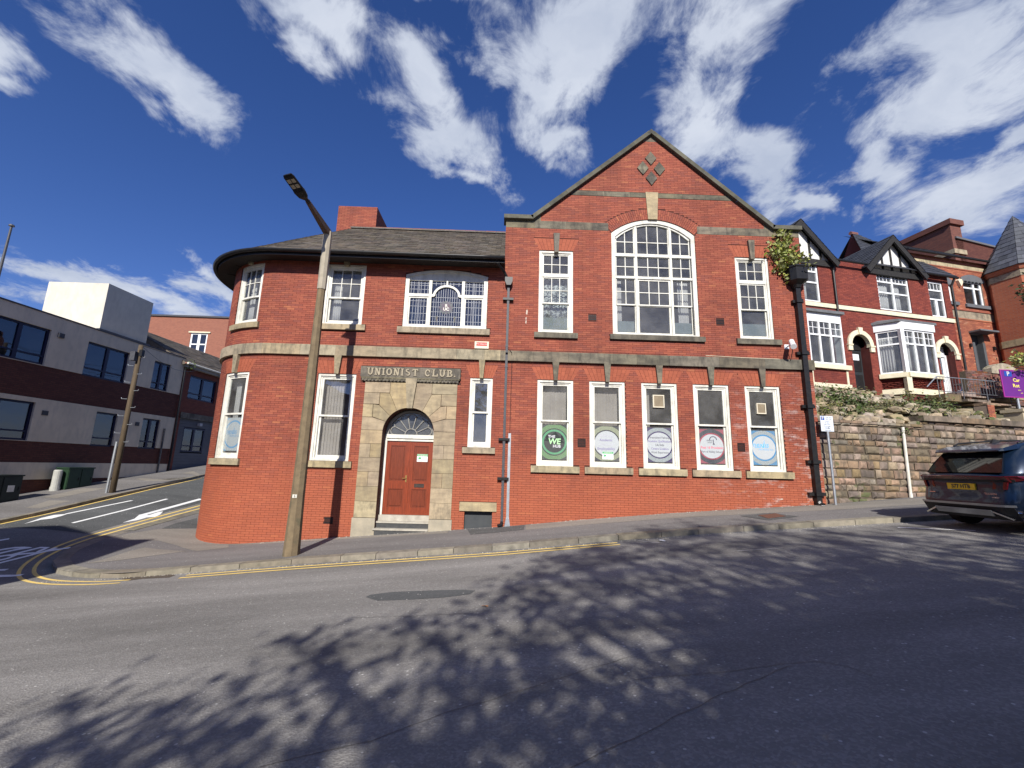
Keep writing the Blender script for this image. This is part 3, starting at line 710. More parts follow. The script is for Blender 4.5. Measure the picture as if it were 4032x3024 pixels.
# ---- backing wall with real openings: cut into vertical strips between all opening edges
def wall_cols():
    b = MB()
    edges = sorted(set([GA, GB, XL, ClubFrame.XS, .72, 8.46, AX_]+[e for r in RECTS for e in r[:2]]+list(BIG[:2])+list(LED[:2])+[-3.455,-1.985,-1.01,-.235]))
    fine = []
    for a, c in zip(edges, edges[1:]):
        k = fr.nu(a, c) if c <= ClubFrame.XS+1e-6 else 1
        inarch = (a >= BIG[0]-1e-6 and c <= BIG[1]+1e-6) or (a >= LED[0]-1e-6 and c <= LED[1]+1e-6) or (a >= -3.456 and c <= -1.984)
        if inarch: k = 20
        fine += [a+(c-a)*i/k for i in range(k)]
    fine.append(edges[-1])
    bigA, lp = seg_arch(BIG[0],BIG[1],BIG[3],BIG[4]); ledA, lq = seg_arch(LED[0],LED[1],LED[3],LED[4])
    def cz(P, u):
        return P[1]+math.sqrt(max(0, P[2]**2-(u-P[0])**2))
    for a, c in zip(fine, fine[1:]):
        m_ = (a+c)/2; op = []
        for r in RECTS:
            if r[0]-1e-6 <= a and c <= r[1]+1e-6: op.append((r[2], r[3], r[2], r[3]))
        if BIG[0]-1e-6 <= a and c <= BIG[1]+1e-6: op.append((BIG[2], cz(lp,a), BIG[2], cz(lp,c)))
        if LED[0]-1e-6 <= a and c <= LED[1]+1e-6: op.append((LED[2], cz(lq,a), LED[2], cz(lq,c)))
        if -3.456 <= a and c <= -1.984:
            f = lambda u: DOORZ+math.sqrt(max(0, DOORR**2-(u-DOORC)**2)); op.append((-2, f(a), -2, f(c)))
        if -1.011 <= a and c <= -.234: op.append((-2, .44, -2, .44))
        ta = gable_z(a) if m_ > GA else 7.95; tb = gable_z(c) if m_ > GA else 7.95
        op.sort(); za = zb = -2.0
        D = .02 if m_ > GA else 0.0
        for o in op+[(ta, None, tb, None)]:
            if o[0] > za+1e-4 or o[2] > zb+1e-4:
                for d in (-.002,):
                    b.add([fr(a,d,za),fr(c,d,zb),fr(c,d,o[2]),fr(a,d,o[0])], [(0,1,2,3)])
                b.add([fr(a,-.3,za),fr(c,-.3,zb),fr(c,-.3,o[2]),fr(a,-.3,o[0])], [(3,2,1,0)])
            if o[1] is not None:
                # reveals: head and cill
                b.add([fr(a,-.002,o[1]),fr(c,-.002,o[3]),fr(c,-.3,o[3]),fr(a,-.3,o[1])], [(0,1,2,3)])
                if o[0] > -1.9: b.add([fr(a,-.002,o[0]),fr(c,-.002,o[2]),fr(c,-.3,o[2]),fr(a,-.3,o[0])], [(3,2,1,0)])
                za, zb = o[1], o[3]
    J = [(r[0],r[2],r[3]) for r in RECTS]+[(BIG[0],BIG[2],BIG[3]),(LED[0],LED[2],LED[3]),(-3.455,-1,DOORZ),(-1.01,-1,.44)]
    K = [(r[1],r[2],r[3]) for r in RECTS]+[(BIG[1],BIG[2],BIG[3]),(LED[1],LED[2],LED[3]),(-1.985,-1,DOORZ),(-.235,-1,.44)]
    for u, a, c in J: b.add([fr(u,-.002,a),fr(u,-.002,c),fr(u,-.3,c),fr(u,-.3,a)], [(0,1,2,3)])
    for u, a, c in K: b.add([fr(u,-.002,a),fr(u,-.002,c),fr(u,-.3,c),fr(u,-.3,a)], [(3,2,1,0)])
    # right-hand return wall, back and left return of the gable block above the wing roof
    b.add([(GB,12.702,-1),(GB,22,-1),(GB,22,9.36),(GB,12.702,9.36)], [(0,1,2,3)])
    b.add([(GA,12.702,7.0),(GA,22,7.0),(GA,22,9.40),(GA,12.702,9.40)], [(3,2,1,0)])
    b.add([(GB,22,-1),(-9.4,22,-1),(-9.4,22,8),(GA,22,9.4),(AX_,22,AZ),(GB,22,9.36)], [(0,1,2,3,4,5)])
    return b.build('wall', M_MORTAR, club)
wall = wall_cols()
# ---- bricks
holes = [(r[0]-.002, r[1]+.002, r[2], r[3]) for r in RECTS]
holes += [(BIG[0],BIG[1],BIG[2],BIG[3]), (LED[0],LED[1],LED[2],LED[3])]
def arch_hole(u0, u1, z0, rise, th=0.0):
    _, (c, zc, r, a) = seg_arch(u0, u1, z0, rise)
    def f(za, zb):
        if zb < z0-.35 or za > z0+rise+th: return None
        z = max(za, z0-.30*0); h2 = (r+th)**2-(max(za, zc)-zc)**2
        if h2 <= 0: return None
        h = math.sqrt(h2)
        lim = (u1-u0)/2+th*.5*max(0, min(1, (za-z0+.1)/.35)) if th else (u1-u0)/2
        h = min(h, lim) if za < z0+.34 else h
        return (c-h, c+h) if za >= z0-.02 else None
    return f
holes += [arch_hole(*BIG[:2], BIG[3], BIG[4], .36), arch_hole(*LED[:2], LED[3], LED[4])]
FANS = [(a,b,4.25,4.635,.20) for a,b in GW]+[(.975,2.035,8.40,8.80,.20),(7.16,8.215,8.40,8.80,.20),(-5.465,-4.36,4.24,4.635,.19),(-1.01,-.345,4.24,4.635,.16),(-8.59,-7.52,4.24,4.635,.19)]
def fan_hole(a, b, z0, z1, sp_):
    return lambda za, zb: (a-sp_*(max(za,z0)-z0)/(z1-z0), b+sp_*(max(za,z0)-z0)/(z1-z0)) if zb > z0+.004 and za < z1-.01 else None
holes += [fan_hole(*f) for f in FANS]
holes += [(-4.075,-1.385,-2,4.05), (-4.215,-1.295,4.03,4.48), (-1.15,-.115,.44,.685), (-1.01,-.235,-2,.44)]
holes += [(XL,GB,4.775,5.085)]                                            # string course
holes += [(GA,3.20,9.14,9.40),(5.97,GB,9.14,9.40)]                        # gable bands
holes += [(1.5,7.6,10.36,10.53), lambda za, zb: (4.60-(.15+.055*(za-9.59)/.95), 4.60+(.15+.055*(za-9.59)/.95)) if za > 9.55 and za < 10.54 else None]
for (a,b) in GW: holes.append((a-.16,b+.17,1.55,1.735))
SILLS = [(a-.16,b+.17,1.55,1.742) for a,b in GW]+[(.85,2.17,5.53,5.70),(7.02,8.39,5.53,5.70),(3.15,6.05,5.55,5.712),(-5.68,-4.215,5.575,5.75),(-3.26,-.49,5.55,5.735),(-5.59,-4.245,1.53,1.715),(-1.145,-.21,2.035,2.205),(-8.72,-7.415,1.53,1.71),(-8.70,-7.41,5.59,5.76)]
holes += [(s[0],s[1],s[2],s[3]) for s in SILLS]
DIAM = [(4.597,11.79),(4.325,11.42),(4.872,11.41),(4.597,11.055)]
for (c, z) in DIAM:
    holes.append((lambda c, z: lambda za, zb: (c-.19*(1-abs((za+zb)/2-z)/.255), c+.19*(1-abs((za+zb)/2-z)/.255)) if abs((za+zb)/2-z) < .25 else None)(c, z))
holes += [(2.50,2.75,6.15,6.30),(6.44,6.69,6.15,6.30),(2.165,2.40,2.305,2.54),(6.83,7.055,2.305,2.535),(-4.86,-4.62,.02,.165)]
gz = lambda u: T(*fr(u,0,0)[:2])
def spans(za, zb):
    out = []
    g_ = gable_span(zb)
    if zb < 7.98: out.append((ClubFrame.XS-ClubFrame.RAD*1.5, (GA if zb > 7.0 else GB)))
    if zb >= 7.98:
        if g_: out = [g_]
    elif zb > 7.0: out.append((GA+.002, GB))
    # trim to the rising ground
    res = []
    for s_, e in out:
        if zb > 1.0: res.append((s_, e)); continue
        u = s_; step = .12; cur = None
        while u < e:
            ok = gz(min(u+step, e)) < zb+.06 or gz(u) < zb+.06
            if ok and cur is None: cur = u
            if not ok and cur is not None: res.append((cur, u)); cur = None
            u += step
        if cur is not None: res.append((cur, e))
    return res
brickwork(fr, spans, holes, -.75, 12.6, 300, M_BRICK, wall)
# right-hand return above the retaining wall
FR_R = Frame((GB,12.7), math.pi/2)
brickwork(FR_R, lambda a, b: [(.004, 6)], [], .6, 9.3, 0, M_BRICK, wall)
# ---- gauged brick fans over the windows
def fan(a, b, z0, z1, sp_, parent):
    n = 11; mid = .095
    for i in range(n):
        t0, t1 = i/n, (i+1)/n
        rows = [(0, .34), (.34, .68), (.68, 1)] if i % 2 else [(0, .5), (.5, 1)]
        for r0, r1 in rows:
            def P(t, r): return (a-sp_*r+(b-a+2*sp_*r)*t, z0+(z1-z0)*r)
            q = [P(t0,r0), P(t1,r0), P(t1,r1), P(t0,r1)]
            c = (sum(p[0] for p in q)/4, sum(p[1] for p in q)/4)
            q = [(c[0]+(p[0]-c[0])*(1-.055), c[1]+(p[1]-c[1])*(1-.02)) for p in q]
            m_ = MB(); m_.fprism(fr, q, -.01, .006, back=False); m_.build('arch_brick', M_GAUGED, parent)
fan_part = None
for f in FANS: fan(*f, wall)
# big segmental arch: three rings of header bricks as radiating pieces
def seg_ring(u0, u1, z0, rise, th, parent, n=46):
    _, (c, zc, r, a) = seg_arch(u0, u1, z0, rise)
    a2 = a*.985
    for i in range(n):
        t0, t1 = -a2+2*a2*i/n, -a2+2*a2*(i+1)/n
        if abs(c+(r+.2)*math.sin((t0+t1)/2)-4.585) < .16: continue
        rows = [(0, .33), (.33, .66), (.66, 1)] if i % 2 else [(0, .5), (.5, 1)]
        for r0, r1 in rows:
            q = [(c+(r+th*r_)*math.sin(t), zc+(r+th*r_)*math.cos(t)) for t, r_ in ((t0+.002,r0+.01),(t1-.002,r0+.01),(t1-.002,r1-.01),(t0+.002,r1-.01))]
            m_ = MB(); m_.fprism(fr, q, -.01, .007, back=False); m_.build('arch_brick', M_BRICK, parent)
seg_ring(*BIG[:2], BIG[3], BIG[4], .36, wall)
# ---- stone: string course, bands, sills, keystones, coping
def blocks(u0, u1, z0, z1, d, mat, lens, name='stone_block', parent=club, seed=0):
    rg = random.Random(seed); u = u0
    while u < u1-.05:
        e = min(u1, u+rg.uniform(*lens))
        if u1-e < .25: e = u1
        m_ = MB(); m_.fbox(fr, u+.002, e-.002, -.1, d+rg.uniform(0,.003), z0, z1); m_.build(name, mat, parent)
        u = e
blocks(XL+3.6, -.14, 4.775, 5.085, .09, M_STONE, (.8,1.35), seed=2)
blocks(-.14, 9.31, 4.775, 5.08, .095, M_STONED, (.8,1.5), seed=3)
blocks(GA, 3.16, 9.14, 9.40, .012, M_STONED, (.8,1.3), seed=4); blocks(6.01, GB, 9.14, 9.40, .012, M_STONED, (.8,1.3), seed=5)
blocks(1.97, 4.40, 10.36, 10.53, .012, M_STONED, (.7,1.1), seed=6); blocks(4.80, 7.27, 10.36, 10.53, .012, M_STONED, (.7,1.1), seed=8)
for s_ in SILLS:
    m_ = MB(); m_.fbox(fr, s_[0], s_[1], -.16, .085, s_[2], s_[3]-.006); m_.build('window_sill', M_STONED if s_[2] > 5 and s_[0] > 0 else M_STONE, club)
def keystone(c, z0, z1, w0, w1, d=.10, mat=M_STONE):
    m_ = MB(); m_.fprism(fr, [(c-w0/2,z0),(c+w0/2,z0),(c+w1/2,z1),(c-w1/2,z1)], -.05, d); m_.build('keystone', mat, club)
for a, b in GW: keystone((a+b)/2, 4.22, 4.772, .11, .20, .10, M_STONED)
for c in (1.505, 7.69): keystone(c, 8.30, 8.95, .125, .20, .10, M_STONED)
keystone(-4.915, 4.22, 4.772, .12, .21); keystone(-.68, 4.22, 4.772, .10, .18); keystone(-8.06, 4.22, 4.772, .11, .21)
keystone(-4.95, 7.62, 8.0, .14, .2); keystone(-8.05, 7.68, 8.0, .13, .19)
keystone(4.585, 9.585, 10.54, .30, .41, .05, M_STONEC)
for c, z in DIAM:
    m_ = MB(); m_.fprism(fr, [(c-.185,z),(c,z-.248),(c+.185,z),(c,z+.248)], -.02, .045); m_.build('diamond_stone', M_STONED, club)
M_COPE = pm('dark_coping_stone', (.115,.11,.082), (.07,.068,.055), 4, .93, .6, 40, island=.2)
def coping(p, q, n, th=.13, wd=(-.35,.13)):
    for i in range(n):
        a = (p[0]+(q[0]-p[0])*i/n, p[1]+(q[1]-p[1])*i/n); b = (p[0]+(q[0]-p[0])*(i+1)/n, p[1]+(q[1]-p[1])*(i+1)/n)
        L_ = math.hypot(b[0]-a[0], b[1]-a[1]); nx, nz = -(b[1]-a[1])/L_*th, (b[0]-a[0])/L_*th
        e = .002/L_
        a2 = (a[0]+(b[0]-a[0])*e, a[1]+(b[1]-a[1])*e); b2 = (b[0]-(b[0]-a[0])*e, b[1]-(b[1]-a[1])*e)
        m_ = MB(); m_.fprism(fr, [a2, b2, (b2[0]+nx, b2[1]+nz), (a2[0]+nx, a2[1]+nz)], *wd); m_.build('coping_stone', M_COPE, club)
coping((-.17,9.40), (.76,9.40), 1); coping((8.42,9.36), (9.35,9.36), 1)
coping((.76,9.405), (AX_,AZ), 7); coping((AX_,AZ), (8.42,9.365), 7)
m_ = MB(); m_.fprism(fr, [(AX_-.15,AZ+.0),(AX_+.15,AZ+.0),(AX_,AZ+.165)], -.35, .134); m_.build('apex_stone', M_COPE, club)
m_ = MB(); m_.fprism(fr, [(AX_-.28,AZ-.23),(AX_+.28,AZ-.23),(AX_,AZ+.0)], -.02, .012); m_.build('apex_block', M_STONED, club)
for a, b in ((.70,1.0),(8.46,8.18)):
    m_ = MB(); m_.fprism(fr, [(a,9.402),(b,9.402),(b,9.402+abs(b-a)*.80)], -.02, .010); m_.build('kneeler_stone', M_STONED, club)
# ---- windows
def bars(b, u0, u1, z0, z1, us, zs, d0, d1, w=.022):
    for u in us: b.fbox(fr, u-w/2, u+w/2, d0, d1, z0, z1)
    for z in zs: b.fbox(fr, u0, u1, d0+.001, d1-.001, z-w/2, z+w/2)
def rim(b, u0, u1, z0, z1, w, d0, d1, wb=None, wt=None):
    wb = wb or w; wt = wt or w
    b.fbox(fr, u0, u0+w, d0, d1, z0, z1); b.fbox(fr, u1-w, u1, d0, d1, z0, z1)
    b.fbox(fr, u0+w, u1-w, d0, d1-.001, z0, z0+wb); b.fbox(fr, u0+w, u1-w, d0, d1-.001, z1-wt, z1)
def pane(u0, u1, z0, z1, d, parent, mat=None):
    m_ = MB(); n = fr.nu(u0,u1)
    m_.fbox(fr, u0, u1, d-.003, d, z0, z1); m_.build('pane', mat or (M_GLASSG if z1 < 4.5 else M_GLASS), parent)
def cells(u0, u1, z0, z1, nu_, nz_): 
    return [(u0+(u1-u0)*i/nu_, u0+(u1-u0)*(i+1)/nu_, z0+(z1-z0)*j/nz_, z0+(z1-z0)*(j+1)/nz_) for i in range(nu_) for j in range(nz_)]
def casing(u0, u1, z0, z1, w=.125):
    """stepped painted casing; returns the window part"""
    b = MB(); rim(b, u0+.001, u1-.001, z0+.001, z1-.001, w*.55, -.10, -.022, wb=.05); rim(b, u0+w*.5, u1-w*.5, z0+.045, z1-w*.5, w*.42, -.13, -.055, wb=.03)
    return b.build('window', M_WHITE, club)
def sash(win, u0, u1, z0, z1, d, w, nu_=1, nz_=1, wb=None, bw=.022):
    b = MB(); rim(b, u0, u1, z0, z1, w, d-.022, d+.022, wb=wb)
    a0, a1, b0, b1 = u0+w, u1-w, z0+(wb or w), z1-w
    bars(b, a0, a1, b0, b1, [a0+(a1-a0)*i/nu_ for i in range(1,nu_)], [b0+(b1-b0)*i/nz_ for i in range(1,nz_)], d-.012, d+.018, bw)
    b.build('sash', M_WHITE, win)
    for c in cells(a0, a1, b0, b1, nu_, nz_): pane(*c, d-.004, win)
    return a0, a1, b0, b1
def simple_sash(u0, u1, z0, z1, zm, w=.125, top=(1,1), sw=.05):
    win = casing(u0, u1, z0, z1, w)
    iu0, iu1 = u0+w*.92, u1-w*.92
    a = sash(win, iu0, iu1, zm-.02, z1-w*.92, -.095, sw, *top)
    c = sash(win, iu0, iu1, z0+.07, zm+.025, -.142, sw, wb=.09)
    return win, a, c
glz = {}
for i, (a, b) in enumerate(GW): glz['g%d'%i] = simple_sash(a, b, 1.735, 4.25, 3.035)
glz['l2'] = simple_sash(-5.465, -4.36, 1.715, 4.24, 3.0)
glz['nar'] = simple_sash(-1.01, -.345, 2.205, 4.24, 3.22, .11)
glz['cl'] = simple_sash(-8.59, -7.52, 1.71, 4.24, 3.0)
glz['cu'] = simple_sash(-8.575, -7.51, 5.76, 7.69, 6.63, .12, (3,2))
glz['l2u'] = simple_sash(-5.55, -4.355, 5.75, 7.68, 6.62, .12, (3,2))
for k, (a, b) in (('ul',(.975,2.035)),('ur',(7.16,8.215))):
    win = casing(a, b, 5.69, 8.40)
    t = MB(); t.fbox(fr, a+.06, b-.06, -.14, -.05, 7.535, 7.625); t.build('transom', M_WHITE, win)
    iu0, iu1 = a+.115, b-.115
    sash(win, iu0, iu1, 7.625, 8.29, -.095, .035, 3, 2)
    sash(win, iu0, iu1, 6.66, 7.535, -.095, .04, 3, 2)
    glz[k] = (win, None, sash(win, iu0, iu1, 5.76, 6.70, -.142, .04, wb=.08))
# great arched window
def great_window():
    u0, u1, z0, zs, rise = BIG; A, (c, zc, r, a) = seg_arch(u0, u1, zs, rise, 28)
    b = MB(); w = .125
    inn = [(c+(p[0]-c)*(1-w/1.335), p[1]-(w*.98)) for p in A]
    b.fstrip(fr, A, inn, -.10, -.022); 
    b.fbox(fr, u0+.001, u0+w, -.10, -.021, z0, zs+.0); b.fbox(fr, u1-w, u1-.001, -.10, -.021, z0, zs+.0); b.fbox(fr, u0+w, u1-w, -.10, -.022, z0, z0+.06)
    inn2 = [(c+(p[0]-c)*(1-(w+.05)/1.335), p[1]-(w*.98+.05)) for p in A]
    b.fstrip(fr, [(p[0],p[1]+.005) for p in inn], inn2, -.14, -.06)
    win = b.build('window', M_WHITE, club)
    ztop = lambda u: zc+math.sqrt(max(0,r*r-(u-c)**2))-w*1.25
    fb = MB(); W = .065
    ML, MR = 4.065-.065, 5.105
    for m0, m1 in ((4.0,4.065),(5.105-.0,5.17)):
        fb.fprism(fr, [(m0,z0+.05),(m1,z0+.05),(m1,ztop(m1)+.03),(m0,ztop(m0)+.03)], -.16, -.045)
    for z in (8.355, 7.61): fb.fbox(fr, u0+w*.9, u1-w*.9, -.155, -.05, z-.035, z+.035)
    fb.build('mullion', M_WHITE, win)
    lights = [(u0+.15, 4.0, 2), (4.065, 5.105, 3), (5.17, u1-.15, 2)]
    for a0, a1, n in lights:
        # arched head light
        g_ = MB(); bt = 8.39
        us = [a0+(a1-a0)*i/12 for i in range(13)]
        poly = [(a0,bt),(a1,bt)]+[(u, ztop(u)+.02) for u in us[::-1]]
        g_.fprism(fr, poly, -.112, -.109); g_.build('pane', M_GLASS, win)
        s_ = MB()
        inner = [(u, ztop(u)-.012) for u in us]; outer = [(u, ztop(u)+.03) for u in us]
        s_.fstrip(fr, outer, inner, -.135, -.085)
        s_.fbox(fr, a0, a1, -.13, -.08, bt, bt+.045)
        for e0, e1 in ((a0, a0+.03), (a1-.03, a1)): s_.fprism(fr, [(e0,bt),(e1,bt),(e1,ztop(e1)+.01),(e0,ztop(e0)+.01)], -.13, -.081)
        for i in range(1, n):
            u = a0+(a1-a0)*i/n; s_.fbox(fr, u-.013, u+.013, -.125, -.085, bt, ztop(u)+.01)
        s_.fbox(fr, a0, a1, -.124, -.086, 8.815, 8.841); s_.build('sash', M_WHITE, win)
        sash(win, a0, a1, 7.645, 8.32, -.105, .022, n, 2, bw=.026)
        wide = .055 if n == 3 else .022
        sash(win, a0, a1, 6.70, 7.575, -.105, wide, n, 2, wb=.04, bw=.026)
        sash(win, a0, a1, z0+.06, 6.73, -.135, wide, 1, 1, wb=.06)
    return win
glz['big'] = (great_window(), None, None)
# leaded window
def leaded_window():
    u0, u1, z0, zs, rise = LED; A, (c, zc, r, a) = seg_arch(u0, u1, zs, rise, 24)
    b = MB(); w = .12; zg = 7.27
    b.fprism(fr, [(u0+.001,zg),(u1-.001,zg)]+[(p[0],p[1]-.001) for p in A[::-1]], -.14, -.06)
    b.fstrip(fr, A, [(c+(p[0]-c)*.93, p[1]-.075) for p in A], -.10, -.025)
    b.fbox(fr, u0+.001, u0+w, -.14, -.024, z0, zs); b.fbox(fr, u1-w, u1-.001, -.14, -.024, z0, zs); b.fbox(fr, u0+w, u1-w, -.14, -.03, z0, z0+.085)
    win = b.build('window', M_WHITE, club)
    ML, MR = (-2.405,-2.315), (-1.395,-1.305); f = MB()
    for q in (ML, MR): f.fbox(fr, q[0], q[1], -.15, -.04, z0+.08, zg+.01)
    for a0, a1 in ((u0+w, ML[0]), (MR[1], u1-w)): f.fbox(fr, a0, a1, -.15, -.045, 6.75, 6.84)
    f.fbox(fr, ML[1], -2.24, -.15, -.045, 6.75, 6.83); f.fbox(fr, -1.47, MR[0], -.15, -.045, 6.75, 6.83)
    cu = -1.855; out = [(cu+.425*math.cos(t), 6.77+.37*math.sin(t)) for t in [math.pi*(1-i/20) for i in range(21)]]
    inn = [(cu+.355*math.cos(t), 6.77+.305*math.sin(t)) for t in [math.pi*(1-i/20) for i in range(21)]]
    f.fstrip(fr, out, inn, -.15, -.042); f.fbox(fr, cu-.025, cu+.025, -.15, -.05, 7.12, zg+.01)
    f.build('mullion', M_WHITE, win)
    s_ = MB(); rim(s_, u0+w, ML[0], z0+.085, 6.75, .045, -.13, -.07); rim(s_, MR[1], u1-w, z0+.085, 6.75, .045, -.13, -.07); s_.build('casement', M_WHITE, win)
    for q in ((u0+w,ML[0],6.84,zg),(MR[1],u1-w,6.84,zg),(u0+w+.045,ML[0]-.045,z0+.13,6.705),(MR[1]+.045,u1-w-.045,z0+.13,6.705)): pane(*q, -.105, win, M_GLASSB)
    m_ = MB(); m_.fprism(fr, [(ML[1],z0+.085),(MR[0],z0+.085),(MR[0],zg),(ML[1],zg)], -.108, -.105); m_.build('pane', M_GLASSB, win)
    ld = MB(); lw_ = .009; LD = (-.110, -.098)
    def v(u, a, e): ld.fbox(fr, u-lw_/2, u+lw_/2, *LD, a, e)
    def h(z, a, e): ld.fbox(fr, a, e, *LD, z-lw_/2, z+lw_/2)
    for a0, a1 in ((u0+w+.045, ML[0]-.045), (MR[1]+.045, u1-w-.045)):
        W = a1-a0
        for t in (.17,.35,.46,.52,.64,.82): v(a0+W*t, z0+.13, 6.705)
        for z in (5.99,6.22,6.45,6.62): h(z, a0, a1)
    for a0, a1 in ((u0+w, ML[0]), (MR[1], u1-w)):
        W = a1-a0
        for t in (.08,.22,.42,.48,.58,.76,.92): v(a0+W*t, 6.84, zg)
        for z in (7.0,7.13,7.2): h(z, a0, a1)
    for k in range(1, 13):
        u = ML[1]+(MR[0]-ML[1])*k/13; hz = 6.73 if abs(u-cu) > .33 else 6.77+.30*math.sqrt(max(0,1-((u-cu)/.355)**2))
        v(u, z0+.085, 6.38 if abs(u-cu) < .2 and False else hz)
    for k in range(1, 7): h(z0+.085+k*.155, ML[1], MR[0])
    for u in (-2.2,-2.05,-1.95,-1.76,-1.66,-1.5): v(u, 7.13, zg)
    h(7.2, ML[1], MR[0])
    ld.build('lead_cames', M_LEAD, win)
    # painted roundel with the club's initials
    rd = MB(); rd.fprism(fr, [(cu+.165*math.cos(t), 6.43+.165*math.sin(t)) for t in [2*math.pi*i/28 for i in range(28)]], -.1, -.095)
    ro = rd.build('roundel', pm('roundel_glass', (.09,.035,.05), (.05,.05,.09), 18, .3), win)
    r2 = MB()
    for k in range(12):
        t = 2*math.pi*k/12; r2.fprism(fr, [(cu+.175*math.cos(t)+.05*math.cos(q), 6.43+.175*math.sin(t)+.05*math.sin(q)) for q in [2*math.pi*i/8 for i in range(8)]], -.1, -.094)
    r2.build('roundel_wreath', pm('wreath_glass', (.05,.10,.08), (.10,.05,.10), 25, .3), win)
    text(fr, 'R', cu, 6.485, .13, -.093, M_WHITE, win, bold=.006); text(fr, 'UC', cu, 6.375, .13, -.093, M_WHITE, win, bold=.006)
    for u in (cu-.27, cu+.27):
        q = MB(); q.fprism(fr, [(u,5.93),(u+.03,6.1),(u,6.17),(u-.03,6.1)], -.1, -.094); q.build('tulip_glass', pm('tulip_glass', (.12,.05,.05), (.05,.10,.06), 25, .3), win)
    return win
glz['led'] = (leaded_window(), None, None)
# ---- rooms behind the glass
for nm, z0, z1 in (('ground_floor_room',-.6,4.75),('upper_floor_room',4.9,7.82)):
    plan = [fr(ClubFrame.XS-ClubFrame.RAD*math.pi/2*t,-.32,0)[:2] for t in (1,.8,.6,.4,.2)]+[(ClubFrame.XS,13.02),(9.1,13.02),(9.1,17.6),(-9.17,17.6)]
    n = len(plan); rm = MB(); rm.add([(x,y,z0) for x,y in plan]+[(x,y,z1) for x,y in plan], [tuple(range(n)), tuple(range(2*n-1,n-1,-1))]+[(i,i+n,(i+1)%n+n,(i+1)%n) for i in (n-3,n-2,n-1)])
    rm.build(nm, M_ROOM, club)
# ---- blinds, curtains
def drape(name, fr_, u0, u1, z0, z1, d, mat, label, cat='curtain', waves=8, amp=.02, taper=0.0, group=None):
    n = waves*6; b = MB(); vs = []
    for j in range(5):
        z = z1+(z0-z1)*j/4
        for i in range(n+1):
            t = i/n; u = u0+(u1-u0)*t*(1-taper*math.sin(math.pi*j/4)*.6) 
            vs.append(fr_(u, d+amp*math.sin(2*math.pi*waves*t)*(.5+.5*j/4), z))
    k = n+1; b.add(vs, [(j*k+i, (j+1)*k+i, (j+1)*k+i+1, j*k+i+1) for j in range(4) for i in range(n)])
    o = b.build(name, mat, smooth=True)
    sm = o.modifiers.new('thickness', 'SOLIDIFY'); sm.thickness = .006
    tag(o, label, cat, group); return o
def slats(name, fr_, u0, u1, z0, z1, d, mat, label, w=.085):
    root = empty(name, fr_((u0+u1)/2, d, z1), label, 'blind'); n = max(1, int((u1-u0)/w)); rg = random.Random(int(u0*100))
    h_ = MB(); h_.fbox(fr_, u0, u1, d-.03, d+.01, z1-.0, z1+.04); h_.build('headrail', M_WHITE, root)
    for i in range(n):
        a = u0+(u1-u0)*i/n; t = rg.uniform(-.006,.006); e = a+(u1-u0)/n*1.06
        b = MB(); b.add([fr_(a,d-.012+t,z0),fr_(e,d+.012+t,z0),fr_(e,d+.012+t,z1),fr_(a,d-.012+t,z1)], [(0,1,2,3)]); b.build('slat', mat, root)
slats('vertical_blind', fr, 1.06, 1.86, 1.8, 4.1, -.30, M_BLIND, 'beige vertical blind in the window with the green round poster')
slats('vertical_blind', fr, 2.62, 3.40, 1.8, 4.1, -.30, M_BLIND, 'beige vertical blind in the window with the faded cream poster')
slats('vertical_blind', fr, 4.15, 4.38, 1.8, 4.1, -.30, M_BLIND, 'narrow gathered vertical blind in the window with the purple ringed poster')
slats('vertical_blind', fr, -5.40, -4.78, 1.75, 4.1, -.30, M_BLIND, 'pinkish vertical blind in the window behind the lamp post')
drape('curtain', fr, -8.5, -8.2, 1.75, 4.1, -.32, M_CURT, 'grey curtain in the ground floor window of the rounded corner', waves=4)
drape('curtain', fr, -8.45, -8.15, 5.8, 7.6, -.32, M_CURT, 'pale curtain in the upper window of the rounded corner', waves=4)
drape('curtain', fr, -5.42, -5.15, 5.8, 7.55, -.32, M_CURT, 'pale curtain in the upper window behind the lamp post', waves=4)
drape('curtain', fr, 3.40, 3.62, 5.8, 7.6, -.34, M_CURT, 'pale curtain at the left side of the great arched window', waves=4)
drape('curtain', fr, 5.42, 5.75, 5.8, 7.6, -.34, M_CURT, 'pale curtain at the right side of the great arched window', waves=5)
drape('lace_curtain', fr, 1.06, 1.95, 6.2, 7.55, -.28, M_LACE, 'patterned lace curtain in the tall window left of the great arch', waves=6)
drape('curtain', fr, 7.27, 7.42, 5.8, 7.1, -.32, M_CURT, 'narrow pink curtain in the tall window beside the ivy', waves=3)
drape('lace_curtain', fr, -2.98, -2.62, 5.85, 6.75, -.26, M_LACE, 'white lace curtain at the left light of the leaded window', waves=4)
drape('lace_curtain', fr, -1.02, -.76, 5.85, 6.75, -.26, M_LACE, 'white lace curtain at the right light of the leaded window', waves=4, taper=.5)
for (a, b, k) in ((1.09+.04,1.92-.04,'ul'),(7.275+.04,8.10-.04,'ur'),(3.43,3.96,'big'),(5.21,5.74,'big')):
    m_ = MB(); m_.fbox(fr, a, b, -.158, -.155, 5.86, 6.24 if k != 'big' else 6.2); m_.build('frosted_film', M_FROST, glz[k][0])
